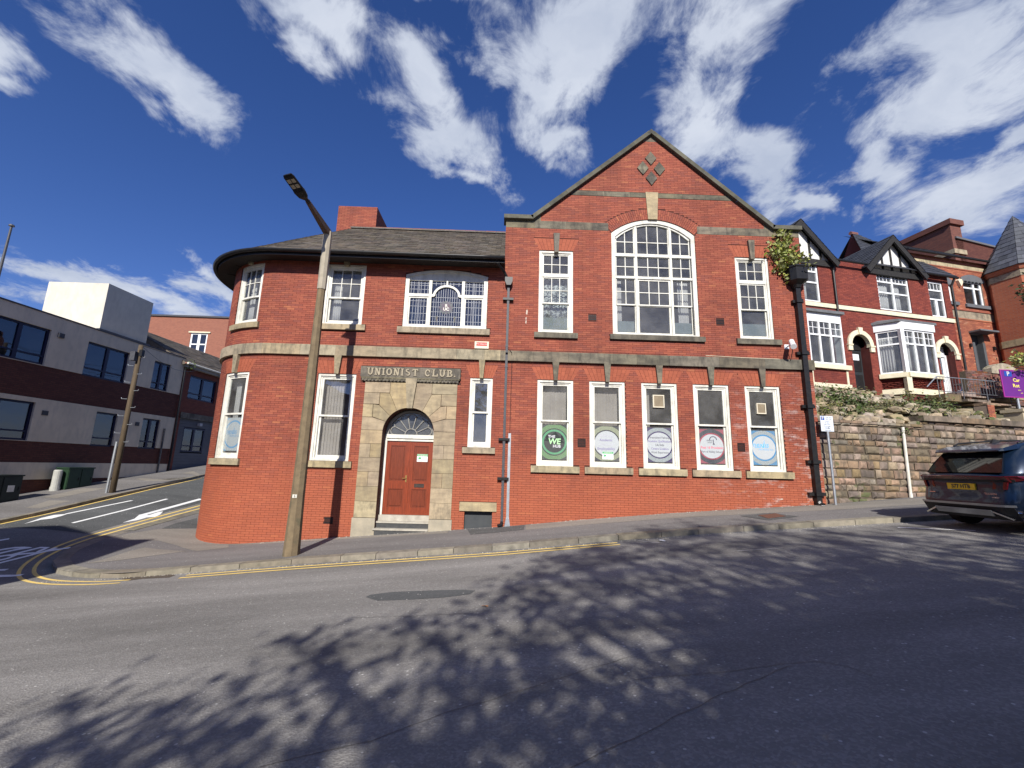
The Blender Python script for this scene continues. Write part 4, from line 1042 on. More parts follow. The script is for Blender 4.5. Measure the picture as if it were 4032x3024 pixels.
# ---- doorway of rusticated stone
def stone(poly, d=.035, mat=M_STONEC, back=-.36, name='doorway_stone'):
    c = (sum(p[0] for p in poly)/len(poly), sum(p[1] for p in poly)/len(poly))
    q = []
    for p in poly:
        L_ = math.hypot(p[0]-c[0], p[1]-c[1]); k = 1-.006/L_; q.append((c[0]+(p[0]-c[0])*k, c[1]+(p[1]-c[1])*k))
    m_ = MB(); m_.fprism(fr, q, back, d); m_.build(name, mat, club)
def both(poly, **k):
    stone(poly, **k); stone([(2*DOORC-p[0]-.0, p[1]) for p in poly][::-1], **k)
SL, OL = -4.07, DOORC-DOORR
def arc(z0, z1, n=5):
    """points on the door arch between two angles, left side, from upper angle to lower"""
    return [(DOORC-DOORR*math.cos(t), DOORZ+DOORR*math.sin(t)) for t in [z0+(z1-z0)*i/n for i in range(n+1)]]
A1, A2, A3 = math.atan2(.65,.37), math.atan2(.51,.58), math.atan2(.32,.66)
both([(SL,3.71),(-3.33,3.71),(-3.33,4.03),(SL,4.03)])
kl = (DOORC-.08, DOORZ+math.sqrt(DOORR**2-.08**2))
both([(-3.33,3.70),(-3.33,4.03),(-2.885,4.03),kl]+arc(math.acos(.08/DOORR)-.02, A1))
both([(-3.61,3.35),(-3.61,3.705),(-3.335,3.70)]+arc(A1, A2))
both([(SL,3.37),(-3.615,3.37),(-3.615,3.705),(SL,3.705)])
both([(-3.78,3.0),(-3.78,3.365),(-3.62,3.35)]+arc(A2, A3))
both([(SL,2.99),(-3.785,2.99),(-3.785,3.365),(SL,3.365)])
both([(SL,2.62),(SL,2.985),(-3.78,2.985)]+arc(A3, .095))
zc_ = [2.615,2.23,1.84,1.445,1.04,.635,.20]
for i, (a, b) in enumerate(zip(zc_, zc_[1:])):
    if i in (1, 3):
        both([(SL,b),(-3.76,b),(-3.76,a),(SL,a)]); both([(-3.76,b),(OL,b),(OL,a),(-3.76,a)])
    else: both([(SL,b),(OL,b),(OL,a),(SL,a)], mat=M_STONE if i == 5 else M_STONEC)
both([(SL-.03,-.45),(OL-.0,-.45),(OL,.195),(SL-.03,.195)], d=.06, mat=pm('plinth_stone', (.40,.35,.26), (.29,.26,.2), 3, .92, .5, 40))
keystone(DOORC, 3.27, 4.15, .16, .335, .10, M_STONE)
# name stone with moulding under it
ns = MB(); ns.fbox(fr, -4.21, -1.298, -.05, .10, 4.165, 4.475); ns = ns.build('name_stone', M_STONED, club)
md = MB(); md.fbox(fr, -4.16, -1.35, -.05, .075, 4.045, 4.16); md.fbox(fr, -4.19, -1.32, -.05, .095, 4.125, 4.163); md.build('moulding', M_STONED, club)
for k in range(26):
    u = -4.13+k*.1075
    if abs(u-DOORC) < .2: continue
    q = MB(); q.fprism(fr, [(u+.036*math.cos(t), 4.088+.034*math.sin(t)) for t in [2*math.pi*i/8 for i in range(8)]], .05, .10); q.build('egg_ornament', M_STONED, club)
# slab-serif capitals, outlined: pale raised letters on a dark edge
M_LETTER = pm('letter_stone', (.38,.33,.235), (.28,.24,.175), 8, .9); M_LETTERD = pm('letter_outline', (.07,.06,.05), (.09,.08,.06), 8, .9)
def serif_text(s_, u0, u1, z0, z1, d):
    wd = {'I':.55,'.':.4,' ':.7}; tot = sum(wd.get(c, 1) for c in s_); sc = (u1-u0)/tot; u = u0; H = z1-z0; st = .045; sf = .028
    for ch in s_:
        w = wd.get(ch, 1)*sc; a, e = u+w*.10, u+w*.90; c = (a+e)/2
        if ch != ' ':
            for grow, mat, dd, nm in ((.012, M_LETTERD, .006, 'letter_edge'), (0, M_LETTER, .02, 'letter')):
                b = MB(); k = [0]
                def bx(p, q, r, s2): b.fbox(fr, p-grow, q+grow, d, d+dd+.0004*k[0], r-grow, s2+grow); k[0] += 1
                def serif(x, z, l=.042): bx(x-l, x+l, z, z+sf)
                def dia(p, q, t=st):
                    b.fprism(fr, [(p[0]-t/2-grow,p[1]),(p[0]+t/2+grow,p[1]),(q[0]+t/2+grow,q[1]),(q[0]-t/2-grow,q[1])], d, d+dd+.0004*k[0]); k[0] += 1
                def ring(cx, cz, rx_, rz_, t0, t1, n=16):
                    A = [(cx+(rx_+grow)*math.cos(t0+(t1-t0)*i/n), cz+(rz_+grow)*math.sin(t0+(t1-t0)*i/n)) for i in range(n+1)]
                    B = [(cx+(rx_-st-grow)*math.cos(t0+(t1-t0)*i/n), cz+(rz_-st*.8-grow)*math.sin(t0+(t1-t0)*i/n)) for i in range(n+1)]
                    b.fstrip(fr, A, B, d, d+dd+.0004*k[0]); k[0] += 1
                m0, m1 = z0+sf, z1-sf
                if ch == 'U':
                    bx(a+.01, a+.01+st, z0+.09, m1); bx(e-.01-st, e-.01, z0+.09, m1); serif(a+.03, m1); serif(e-.03, m1); ring(c, z0+.10, (e-a)/2-.01, .10, math.pi, 2*math.pi)
                elif ch == 'N':
                    bx(a+.015, a+.015+st*.8, m0, m1); bx(e-.015-st*.8, e-.015, m0, m1); dia((e-.04, z0), (a+.04, z1)); serif(a+.03, m1); serif(e-.03, m1); serif(a+.03, z0)
                elif ch == 'I': bx(c-st/2, c+st/2, m0, m1); serif(c, m1); serif(c, z0)
                elif ch == 'O': ring(c, (z0+z1)/2, (e-a)/2, H/2, 0, 2*math.pi, 24)
                elif ch == 'S': ring(c, z0+H*.73, (e-a)*.40, H*.27, .25*math.pi, 1.5*math.pi); ring(c, z0+H*.29, (e-a)*.42, H*.29, -.75*math.pi, .5*math.pi)
                elif ch == 'T': bx(c-st/2, c+st/2, m0, m1); bx(a, e, m1-.006, z1); serif(c, z0); bx(a, a+.025, m1-.045, m1); bx(e-.025, e, m1-.045, m1)
                elif ch == 'C': ring(c, (z0+z1)/2, (e-a)/2, H/2, .22*math.pi, 1.78*math.pi, 22); bx(e-.05, e-.02, z1-.10, z1-.02)
                elif ch == 'L': bx(a+.02, a+.02+st, m0, m1); serif(a+.04, m1); bx(a, e, z0, z0+sf+.008); bx(e-.03, e, z0+sf, z0+.085)
                elif ch == 'B': bx(a+.02, a+.02+st, m0, m1); bx(a, c+.02, m1-.004, z1); bx(a, c+.02, z0, m0+.004); ring(c+.0, z0+H*.74, (e-a)*.40, H*.26, -.5*math.pi, .5*math.pi); ring(c+.01, z0+H*.27, (e-a)*.46, H*.27, -.5*math.pi, .5*math.pi)
                elif ch == '.': bx(c-.022, c+.022, z0, z0+.045)
                b.build(nm, mat, ns)
        u += w
serif_text('UNIONIST CLUB.', -4.03, -1.42, 4.215, 4.43, .10)
# ---- door, fanlight, steps
DD = -.34
dr = MB(); 
for a0, a1 in ((-3.455,-3.385),(-2.035,-1.985)): dr.fbox(fr, a0, a1, DD-.05, DD+.02, -.1, 2.55)
dr.fbox(fr, -3.39, -2.03, DD-.05, DD+.04, 2.345, 2.42); dr.fbox(fr, -3.40, -2.02, DD-.05, DD+.075, 2.42, 2.53)
dframe = dr.build('door_frame', M_WHITE, club)
for i, (a, b) in enumerate(((-3.385,-2.712),(-2.708,-2.035))):
    z0, z1 = .26, 2.345; s_ = MB(); w = .115
    rim(s_, a+.003, b-.003, z0, z1, w, DD-.045, DD, wb=.20, wt=.13); s_.fbox(fr, a+w, b-w, DD-.045, DD-.001, .98, 1.20)
    leaf = s_.build('door_leaf', M_DOOR, club)
    for p0, p1 in ((.46,.98),(1.20,2.215)):
        q = MB(); q.fbox(fr, a+w, b-w, DD-.04, DD-.02, p0, p1); q.fbox(fr, a+w+.05, b-w-.05, DD-.03, DD-.006, p0+.05, p1-.05); rim(q, a+w, b-w, p0, p1, .018, DD-.03, DD-.004); q.build('panel', M_DOORP, leaf)
    if i == 0:
        q = MB(); q.fbox(fr, b-.075, b-.035, DD, DD+.008, 1.17, 1.36); q.tube([fr(b-.055,DD,1.28), fr(b-.055,DD+.05,1.28), fr(b-.16,DD+.055,1.275)], .011); q.build('door_handle', M_BRASS, leaf)
        kb = MB(); kb.fbox(fr, b-.006, b+.02, DD, DD+.012, z0, z1); kb.build('meeting_strip', M_DOOR, leaf)
    else:
        q = MB(); rim(q, a+.19, a+.47, 1.03, 1.13, .014, DD, DD+.012); q.fbox(fr, a+.2, a+.46, DD-.004, DD+.006, 1.04, 1.12); q.build('letter_plate', M_IRON, leaf)
        nt_ = MB(); nt_.fbox(fr, a+.22, a+.53, DD-.004, DD+.003, 1.76, 1.98)
        nt_ = nt_.build('warning_notice', pm('notice_white', (.8,.82,.8), (.78,.8,.78), 3, .5)); tag(nt_, 'white warning notice with a green heading on the right door leaf', 'notice')
        q = MB(); q.fbox(fr, a+.222, a+.528, DD+.002, DD+.0042, 1.915, 1.978); q.build('notice_heading', pm('notice_green', (.10,.40,.17), (.09,.36,.15), 3, .5), nt_)
        text(fr, 'WARNING', a+.375, 1.947, .055, DD+.0046, M_WHITE, nt_, bold=.001)
        text(fr, 'CCTV', a+.43, 1.86, .04, DD+.0036, pm('notice_ink', (.08,.2,.12), (.08,.2,.12), 3, .6), nt_); text(fr, 'IN OPERATION', a+.375, 1.785, .03, DD+.0036, MATS['notice_ink'], nt_)
        q = MB(); q.fprism(fr, [(a+.30+.045*math.cos(t), 1.86+.035*math.sin(t)) for t in [2*math.pi*i/10 for i in range(10)]], DD+.002, DD+.0042); q.build('notice_emblem', MATS['notice_green'], nt_)
th = MB(); th.fbox(fr, -3.455, -1.985, -.8, -.22, .10, .255); th.build('threshold', M_STEP, club)
for z, d in ((.10,-.06),(-.075,.10)):
    q = MB(); q.fbox(fr, -3.455 if d < 0 else -3.5, -1.985, -.6, d, z-.045, z); q.build('step', M_STEP, club)
    q = MB(); q.fbox(fr, -3.45, -1.987, -.6, d-.02, z-.3, z-.046); q.build('step_riser', M_RISER, club)
q = MB(); q.fbox(fr, -3.45, -1.987, -.6, -.24, .101, .21); q.build('step_riser', M_RISER, club)
# semicircular fanlight with petals
fc, fz, frr = -2.71, 2.53, .675
ang = [math.pi*i/28 for i in range(29)]
fl = MB(); fl.fstrip(fr, [(fc+(frr+.06)*math.cos(t), fz+(frr+.04)*math.sin(t)) for t in ang], [(fc+(frr-.03)*math.cos(t), fz+(frr-.03)*math.sin(t)) for t in ang], DD-.05, DD+.03)
fl.fstrip(fr, [(fc+.19*math.cos(t), fz+.19*math.sin(t)) for t in ang], [(fc+.165*math.cos(t), fz+.165*math.sin(t)) for t in ang], DD-.02, DD+.012)
NP = 7
for k in range(NP):
    t0, t1 = math.pi*k/NP, math.pi*(k+1)/NP; tm = (t0+t1)/2
    if k: fl.fprism(fr, [(fc+.18*math.cos(t0)-.011*math.sin(t0), fz+.18*math.sin(t0)+.011*math.cos(t0)),(fc+.18*math.cos(t0)+.011*math.sin(t0), fz+.18*math.sin(t0)-.011*math.cos(t0)),(fc+.52*math.cos(t0)+.011*math.sin(t0), fz+.52*math.sin(t0)-.011*math.cos(t0)),(fc+.52*math.cos(t0)-.011*math.sin(t0), fz+.52*math.sin(t0)+.011*math.cos(t0))], DD-.019, DD+.011)
    hw = .52*math.sin(math.pi/NP/2); cx, cz = fc+.50*math.cos(tm), fz+.50*math.sin(tm)
    aa = [tm-math.pi/2+math.pi*i/10 for i in range(11)]
    fl.fstrip(fr, [(cx+(hw+.011)*math.cos(t), cz+(hw+.011)*math.sin(t)) for t in aa], [(cx+(hw-.011)*math.cos(t), cz+(hw-.011)*math.sin(t)) for t in aa], DD-.018, DD+.010)
flo = fl.build('fanlight', pm('fanlight_paint', (.27,.26,.235), (.21,.2,.18), 6, .6), club)
q = MB(); q.fprism(fr, [(fc+frr*math.cos(t), fz+frr*math.sin(t)) for t in ang], DD-.025, DD-.02); q.build('pane', M_GLASS, flo)
# ---- cellar hatch and its lintel, ventilation bricks
q = MB(); q.fbox(fr, -1.15, -.115, -.1, .05, .442, .683); q.build('hatch_lintel', M_STONEC, club)
q = MB(); q.fbox(fr, -1.009, -.236, -.16, -.12, -.2, .44); q.build('hatch_board', pm('hatch_board', (.045,.05,.055), (.06,.065,.068), 4, .6), club)
for a, b, z0, z1 in ((2.50,2.75,6.15,6.30),(6.44,6.69,6.15,6.30),(2.165,2.40,2.305,2.54),(6.83,7.055,2.305,2.535),(-4.86,-4.62,.02,.165)):
    q = MB(); rim(q, a+.004, b-.004, z0+.004, z1-.004, .014, -.01, .008); n = 5
    for k in range(1, n): q.fbox(fr, a+.014, b-.014, -.008, .004, z0+(z1-z0)*k/n-.006, z0+(z1-z0)*k/n+.006)
    if z1 < 3 and z0 > 1:
        for k in range(1, 6): q.fbox(fr, a+(b-a)*k/6-.005, a+(b-a)*k/6+.005, -.008, .005, z0+.01, z1-.01)
    q.build('vent_brick', M_BLACK, club)
# ---- roof of the wing
EV, EZ = .52, 7.90                               # eaves overhang and height
RYZ = (16.6, 11.12); RX0 = -6.45
rf = MB(); nrow = 24
def eave(t):
    """t 0..1 from the gable block to the far side of the rounded corner"""
    us = GA+(ClubFrame.XS-GA)*t/.62 if t < .62 else ClubFrame.XS-(t-.62)/.38*ClubFrame.RAD*1.75
    return Vector(fr(us, EV, EZ-.06*(1-t)))
def ridge(t):
    x = GA+(RX0-GA)*min(1, t/.62); return Vector((x, RYZ[0], RYZ[1]))
def roof_pt(t, s_): return eave(t).lerp(ridge(t), s_)
NT = 46; tt = [i/NT for i in range(NT+1)]
rf.add([roof_pt(t, s_)+Vector((0,0,-.03)) for s_ in (0,.5,1) for t in tt], [(j*(NT+1)+i, j*(NT+1)+i+1, (j+1)*(NT+1)+i+1, (j+1)*(NT+1)+i) for j in range(2) for i in range(NT)])
rf.add([(GA,RYZ[0],RYZ[1]-.03),(RX0,RYZ[0],RYZ[1]-.03),(-9.4,22,7.9),(GA,22,7.9)], [(0,1,2,3)])
roof = rf.build('roof', M_SOFFIT, club)
def slates_on(ptf, nrows, wid_m, mat, parent, nmax, name='slate', t0=0., t1=1., lift=.012, seed=3):
    rg = random.Random(seed); items = []
    for r in range(nrows):
        s0, s1 = r/nrows, min(1, (r+1.25)/nrows)
        a, b = ptf(t0, s0), ptf(t1, s0)
        # walk along the course
        N_ = 160; ps = [ptf(t0+(t1-t0)*i/N_, s0) for i in range(N_+1)]; cum = [0]
        for i in range(N_): cum.append(cum[-1]+(ps[i+1]-ps[i]).length)
        n = max(1, int(cum[-1]/wid_m)); off = (r % 2)*.5
        def at(l):
            l = max(0, min(cum[-1], l)); i = 0
            lo, hi = 0, N_
            while hi-lo > 1:
                mid = (lo+hi)//2
                if cum[mid] <= l: lo = mid
                else: hi = mid
            f_ = (l-cum[lo])/max(1e-6, cum[hi]-cum[lo]); return t0+(t1-t0)*(lo+f_)/N_
        for k in range(-1, n+1):
            l0, l1 = (k+off)*cum[-1]/n+.004, (k+1+off)*cum[-1]/n-.004
            if l1 <= 0.02 or l0 >= cum[-1]-.02: continue
            ta, tb = at(l0), at(l1); j = rg.uniform(-.006,.01)/3
            q = [ptf(ta, s0+j), ptf(tb, s0+j), ptf(tb, s1), ptf(ta, s1)]
            nn = (q[1]-q[0]).cross(q[3]-q[0])
            if nn.length < 1e-7: nn = Vector((0,-.5,.8))
            nn.normalize()
            if nn.z < 0: nn = -nn
            h = lift+rg.uniform(0,.006)
            vs = [q[0]+nn*h*1.9, q[1]+nn*h*1.9, q[2]+nn*h*.5, q[3]+nn*h*.5, q[0], q[1]]
            items.append((vs, (q[0]-CAM).length))
    items.sort(key=lambda x: x[1]); rest = MB(); FS = [(0,1,2,3),(4,5,1,0)]
    for i, (vs, _) in enumerate(items):
        if i < nmax: b = MB(); b.add(vs, FS); b.build(name, mat, parent)
        else: rest.add(vs, FS)
    if rest.v: o = rest.build(name+'_courses', mat, parent); o['kind'] = 'stuff'
slates_on(roof_pt, 24, .30, M_SLATE, roof, 300)
for k in range(15):
    x0, x1 = GA-.005+(RX0-GA)*k/15, GA+.005+(RX0-GA)*(k+1)/15
    q = MB(); q.add([(x0,RYZ[0]-.16,RYZ[1]-.03),(x0,RYZ[0],RYZ[1]+.12),(x0,RYZ[0]+.16,RYZ[1]-.03),(x1,RYZ[0]-.16,RYZ[1]-.03),(x1,RYZ[0],RYZ[1]+.12),(x1,RYZ[0]+.16,RYZ[1]-.03)], [(0,3,4,1),(1,4,5,2),(0,1,2),(5,4,3)]); q.build('ridge_tile', M_TILE, roof)
q = MB()
q.add([(GA,RYZ[0]-.17,RYZ[1]-.05),(RX0,RYZ[0]-.17,RYZ[1]-.05),(RX0,RYZ[0]-.20,RYZ[1]-.02),(GA,RYZ[0]-.20,RYZ[1]-.02)], [(0,1,2,3)]); q.build('ridge_mortar', pm('pale_mortar', (.5,.48,.42), (.36,.34,.3), 9, .9), roof)
# soffit, fascia, gutter
us = [GA+(ClubFrame.XS-GA)*i/10 for i in range(11)]+[ClubFrame.XS-ClubFrame.RAD*1.75*i/26 for i in range(1,27)]
def along(d0, z0, d1, z1):
    b = MB(); vs = []
    for i, u in enumerate(us):
        dz = -.06*(1-i/len(us)); vs += [fr(u,d0,z0+dz), fr(u,d1,z1+dz)]
    b.add(vs, [(2*i,2*i+1,2*i+3,2*i+2) for i in range(len(us)-1)]); return b
sf = along(-.02, EZ-.10, EV, EZ-.16).build('soffit', M_SOFFIT, club)
fs_ = along(EV, EZ-.17, EV+.001, EZ+.02).build('fascia', M_BLACK, club)
gt = MB(); rings = []
for i, u in enumerate(us):
    dz = -.06*(1-i/len(us)); rings.append([fr(u, EV+.07+.075*math.cos(t), EZ-.02+dz+.085*math.sin(t)) for t in [math.pi+math.pi*k/8 for k in range(9)]]+[fr(u, EV+.07+.062*math.cos(t), EZ-.015+dz+.07*math.sin(t)) for t in [2*math.pi-math.pi*k/8 for k in range(9)]])
gt.loft(rings); gt.build('gutter', M_BLACK, club, smooth=True)
for u in [GA-.5-k*.9 for k in range(14)]:
    q = MB(); q.fbox(fr, u-.02, u+.02, .0, EV, EZ-.155, EZ-.115, nu=1); q.build('rafter_foot', M_SOFFIT, club)
# ---- gable-block roof (behind the coping)
def rp1(t, s_): return Vector((.5+(AX_-.5)*s_, 13.0+t*9, 9.35+(AZ-.0-9.35)*s_))
def rp2(t, s_): return Vector((8.65+(AX_-8.65)*s_, 13.0+t*9, 9.33+(AZ-.0-9.33)*s_))
g2 = MB()
for f in (rp1, rp2): g2.add([f(0,0),f(1,0),f(1,1),f(0,1)], [(0,1,2,3)])
g2.add([(GA+.02,13,9.3),(.6,13,9.3),(.6,22,9.3),(GA+.02,22,9.3)], [(0,1,2,3)]); g2.add([(8.5,13,9.25),(GB-.02,13,9.25),(GB-.02,22,9.25),(8.5,22,9.25)], [(0,1,2,3)])
g2.build('gable_roof', M_SLATE, club)
# ---- chimney
CHX0, CHX1, CHY0, CHY1, CHZ = -7.25, -5.62, 17.0, 18.7, 12.32
q = MB(); q.box((CHX0+.006,CHY0+.006,9), (CHX1-.006,CHY1-.006,CHZ)); chim = q.build('chimney', M_MORTAR, club)
brickwork(Frame((0,CHY0),0), lambda a,b: [(CHX0,CHX1)], [], 10.0, CHZ, 120, M_BRICK, chim, proud=.004)
brickwork(Frame((CHX1,CHY0),math.pi/2), lambda a,b: [(.0,CHY1-CHY0)], [], 10.0, CHZ, 0, M_BRICK, chim, proud=.004)
q = MB(); q.tube([(CHX1-.32,CHY0+.3,CHZ-.02),(CHX1-.32,CHY0+.3,CHZ+.17)], [.075,.06], 10); q.build('flue', M_GALV, chim)
q = MB(); q.box((CHX1-.45,CHY0+.15,CHZ), (CHX1-.2,CHY0+.45,CHZ+.035)); q.build('flue_plate', pm('mortar_flaunching',(.5,.48,.44),(.4,.38,.35),6,.9), chim)
# ---- rainwater pipes
def pipe_box(b, u0, u1, d0, d1, z0, z1): b.fbox(fr, u0, u1, d0, d1, z0, z1)
pz = gz(.04)
q = MB(); pipe_box(q, .005, .075, .03, .10, pz+.12, 5.0); pipe_box(q, .006, .074, .10, .17, 5.0, 5.16); pipe_box(q, .005, .075, .03, .10, 5.16, 7.2); dp = q.build('downpipe', M_GREYPIPE, club)
q = MB(); q.tube([fr(-.32,EV-.02,EZ-.22), fr(-.10,.22,7.52), fr(.0,.12,7.34)], .042, 8); q.build('swan_neck', M_BLACK, dp)
q = MB(); q.fprism(fr, [(-.02,7.12),(.10,7.12),(.155,7.24),(.155,7.38),(-.075,7.38),(-.075,7.24)], .01, .19); q.build('hopper', M_BLACK, dp)
for z in (6.70, 2.45, 1.35):
    q = MB(); q.fbox(fr, -.12, .20, .0, .125, z-.035, z+.035); q.build('pipe_bracket', M_BLACK, dp)
for z in (4.60, 1.62, 5.22):
    q = MB(); q.fbox(fr, -.002, .082, .025, .107, z-.03, z+.03); q.build('pipe_collar', M_GREYPIPE, dp)
q = MB(); q.tube([fr(.04,.065,pz+.14), fr(.03,.10,pz+.06), fr(-.06,.16,pz+.045)], .045, 8); q.build('pipe_shoe', M_BLACK, dp)
cg = MB(); cg.fprism(fr, [(.16,gz(.2)+.2),(.235,gz(.2)+.2),(.235,2.63),(.16,2.63)], .0, .05); cg.fbox(fr, .18, .215, .05, .068, gz(.2)+.2, 2.62); cgo = cg.build('cable_guard', M_GALV, club)
q = MB(); q.fprism(fr, [(.11,gz(.2)-.05),(.285,gz(.2)-.05),(.24,gz(.2)+.22),(.155,gz(.2)+.22)], .0, .08); q.build('guard_foot', M_GALV, cgo)
q = MB(); q.tube([fr(.12,.10,5.1), fr(.19,.12,5.02), fr(.205,.03,4.75), fr(.20,.012,3.4), fr(.198,.012,2.62)], .008, 6); q.build('cable', M_BLACK, cgo)
# big cast-iron pipe at the right corner
bu = 8.99; bz = gz(9.0)
q = MB(); pipe_box(q, bu-.075, bu+.075, .03, .17, bz+.05, 7.42); bp_ = q.build('downpipe', M_BLACK, club)
for z, w in ((6.93,.17),(5.28,.19),(3.66,.19),(2.05,.2),(bz+.30,.24)):
    q = MB(); q.fbox(fr, bu-w, bu+w, .0, .11, z-.045, z+.045); q.fbox(fr, bu-.10, bu+.10, .01, .205, z-.055, z+.055); q.build('pipe_bracket', M_BLACK, bp_)
hp = MB()
def hring(w, d0, d1, z): return [fr(bu-w,d0,z), fr(bu-w,d1*.65,z), fr(bu-w*.62,d1,z), fr(bu+w*.62,d1,z), fr(bu+w,d1*.65,z), fr(bu+w,d0,z)]
hp.loft([hring(.10,.01,.2,7.36), hring(.14,.01,.24,7.46), hring(.27,.01,.40,7.56), hring(.29,.01,.42,7.94), hring(.315,.01,.45,7.96), hring(.315,.01,.45,8.01), hring(.25,.03,.37,8.0)]); hp = hp.build('rainwater_head', M_BLACK, bp_)
q = MB(); q.fprism(fr, [(bu+.12+.05*math.cos(t), 7.80+.05*math.sin(t)) for t in [2*math.pi*i/10 for i in range(10)]], .40, .435); q.build('rosette', M_BLACK, bp_)
q = MB(); q.tube([fr(bu,.10,bz+.08), fr(bu+.02,.14,bz+.01), fr(bu+.05,.22,bz-.02)], .09, 8); q.build('pipe_shoe', M_BLACK, bp_)
# ---- alarm box and old fixings
q = MB(); q.fbox(fr, -.92, -.50, .0, .09, 5.12, 5.335); ab = q.build('alarm_box', pm('alarm_cream', (.72,.66,.5), (.66,.6,.45), 3, .5), club)
q = MB(); q.fbox(fr, -.87, -.55, .085, .094, 5.20, 5.305); q.build('alarm_label', pm('alarm_red', (.55,.035,.03), (.5,.03,.03), 3, .5), ab)
text(fr, 'PN Alarms', -.71, 5.255, .075, .0945, M_WHITE, ab)
M_FILL = pm('old_mortar_fill', (.55,.45,.36), (.45,.36,.3), 9, .9)
for u, z, w, h in ((.62,6.33,.03,.09),(.60,6.13,.02,.05),(.60,6.02,.022,.06),(8.0,.98,.05,.02)):
    q = MB(); q.fprism(fr, [(u-w,z-h*.6),(u+w*.3,z-h),(u+w,z+.2*h),(u+w*.4,z+h),(u-w*.7,z+h*.6)], .0, .0085); q.build('mortar_patch', M_FILL, club)
cb = MB(); cb.tube([fr(-4.6+.35*k, .10 if True else 0, 5.10+.006*math.sin(k*1.7)) for k in range(28)], .006, 5); cb.build('cable', M_BLACK, club)
q = MB(); q.tube([fr(6.05,.012,5.14), fr(7.2,.012,5.11), fr(8.3,.012,5.10)], .008, 5); q.build('cable', M_CREAM, club)
# ================================================================ ACROSS THE SIDE STREET
FL = Frame((-18.05,17.5), R_(90-2.55))
L1 = lambda x, y: (x/1.8435, y/1.8435+1050); L2 = lambda x, y: (x/1.8437+400, y/1.8437+1050)
M_RENDER = pm('cream_render', (.70,.60,.455), (.61,.525,.40), 1.2, .85, .15, 90, streak=((.40,.36,.30), .35))
M_RENDERW = pm('pale_tower_render', (.60,.565,.475), (.53,.50,.42), 1.5, .85, .1, 90, streak=((.45,.42,.36), .5))
M_DKBRICK = brick_mat('plain_dark_brick', [(0,(.115,.038,.028))], stain=(.07,.025,.02))
M_BLUEFR = pm('navy_window_frame', (.012,.014,.045), (.016,.018,.05), 4, .4)
M_BROWNBR = brick_mat('far_brown_brick', [(0,(.26,.10,.065))], stain=(.17,.065,.05))
def brick_texture(mt, c1, c2, cm, scale=1.0):
    """far brickwork too small to pick apart: courses drawn by the material"""
    nt = mt.node_tree; N = nt.nodes; L = nt.links; b = N['Principled BSDF']
    g = N.new('ShaderNodeNewGeometry'); sp_ = N.new('ShaderNodeSeparateXYZ'); L.new(g.outputs['Position'], sp_.inputs[0])
    ad = N.new('ShaderNodeMath'); ad.operation = 'ADD'; L.new(sp_.outputs[0], ad.inputs[0]); L.new(sp_.outputs[1], ad.inputs[1])
    cb_ = N.new('ShaderNodeCombineXYZ'); L.new(ad.outputs[0], cb_.inputs[0]); L.new(sp_.outputs[2], cb_.inputs[1])
    t = N.new('ShaderNodeTexBrick'); L.new(cb_.outputs[0], t.inputs['Vector']); t.inputs['Scale'].default_value = scale
    t.inputs['Color1'].default_value = (*c1,1); t.inputs['Color2'].default_value = (*c2,1); t.inputs['Mortar'].default_value = (*cm,1)
    t.inputs['Mortar Size'].default_value = .008; t.inputs['Brick Width'].default_value = .225; t.inputs['Row Height'].default_value = .075
    L.new(t.outputs['Color'], b.inputs['Base Color'])
brick_texture(M_DKBRICK, (.125,.045,.032), (.09,.03,.024), (.06,.03,.025)); brick_texture(M_BROWNBR, (.30,.115,.072), (.24,.088,.058), (.22,.12,.09))
office = empty('office_block', FL(0,0,.3), 'two storey office block with cream render and dark brick bands across the side street', 'building')
zr = FL.px(364,1294)[1]; zb1 = FL.px(*L2(560,930))[1]; zb2 = FL.px(*L2(530,1098))[1]; zb3 = FL.px(*L2(490,1322))[1]; zb4 = FL.px(*L2(470,1432))[1]; zb5 = FL.px(46,1889.7)[1]
ue = FL.px(728,1412)[0]; us_ = -9.0
OW = []                                          # office windows: u0,u1,z0,z1, lights
def ow(tl, br, n, tilt=False):
    a, zt = FL.px(*tl); b, zb = FL.px(*br); OW.append((a, b, zb, zt, n))
w1r, w1t = FL.px(*L1(372,460)); _, w1b = FL.px(*L1(320,712)); OW.append((w1r-3.0, w1r, zb1+.02, w1t, 3))
ow(L1(642,540), L2(160,850), 2); ow(L2(385,680), L2(470,908), 2)
w4r, w4t = FL.px(*L1(255,985)); OW.append((w4r-2.3, w4r, zb3+.02, w4t, 2))
ow(L1(700,1050), L2(72,1308), 1); ow(L2(300,1097), L2(388,1325), 2)
def holes_wall(frm, u0, u1, z0, z1, holes_, d, mat, name, parent, back=.25):
    es = sorted(set([u0,u1]+[h[0] for h in holes_ if u0<h[0]<u1]+[h[1] for h in holes_ if u0<h[1]<u1])); b = MB()
    for a, c in zip(es, es[1:]):
        op = sorted((max(h[2],z0), min(h[3],z1)) for h in holes_ if h[0] <= a+1e-6 and c <= h[1]+1e-6 and h[3] > z0 and h[2] < z1)
        z = z0
        for o in op+[(z1,z1)]:
            if o[0] > z+1e-4: b.fbox(frm, a, c, d-back, d, z, o[0])
            z = max(z, o[1])
    return b.build(name, mat, parent)
for z0, z1, mat, d, nm in ((zb1,zr,M_RENDER,.03,'render_band'),(zb2,zb1,M_DKBRICK,0,'brick_band'),(zb3,zb2,M_RENDER,.03,'render_band'),(zb4,zb3,M_DKBRICK,0,'brick_band'),(zb5,zb4,M_RENDER,.03,'render_band'),(-1.5,zb5,M_DKBRICK,0,'brick_band')):
    holes_wall(FL, us_, ue, z0, z1, [w[:4] for w in OW], d, mat, nm, office)
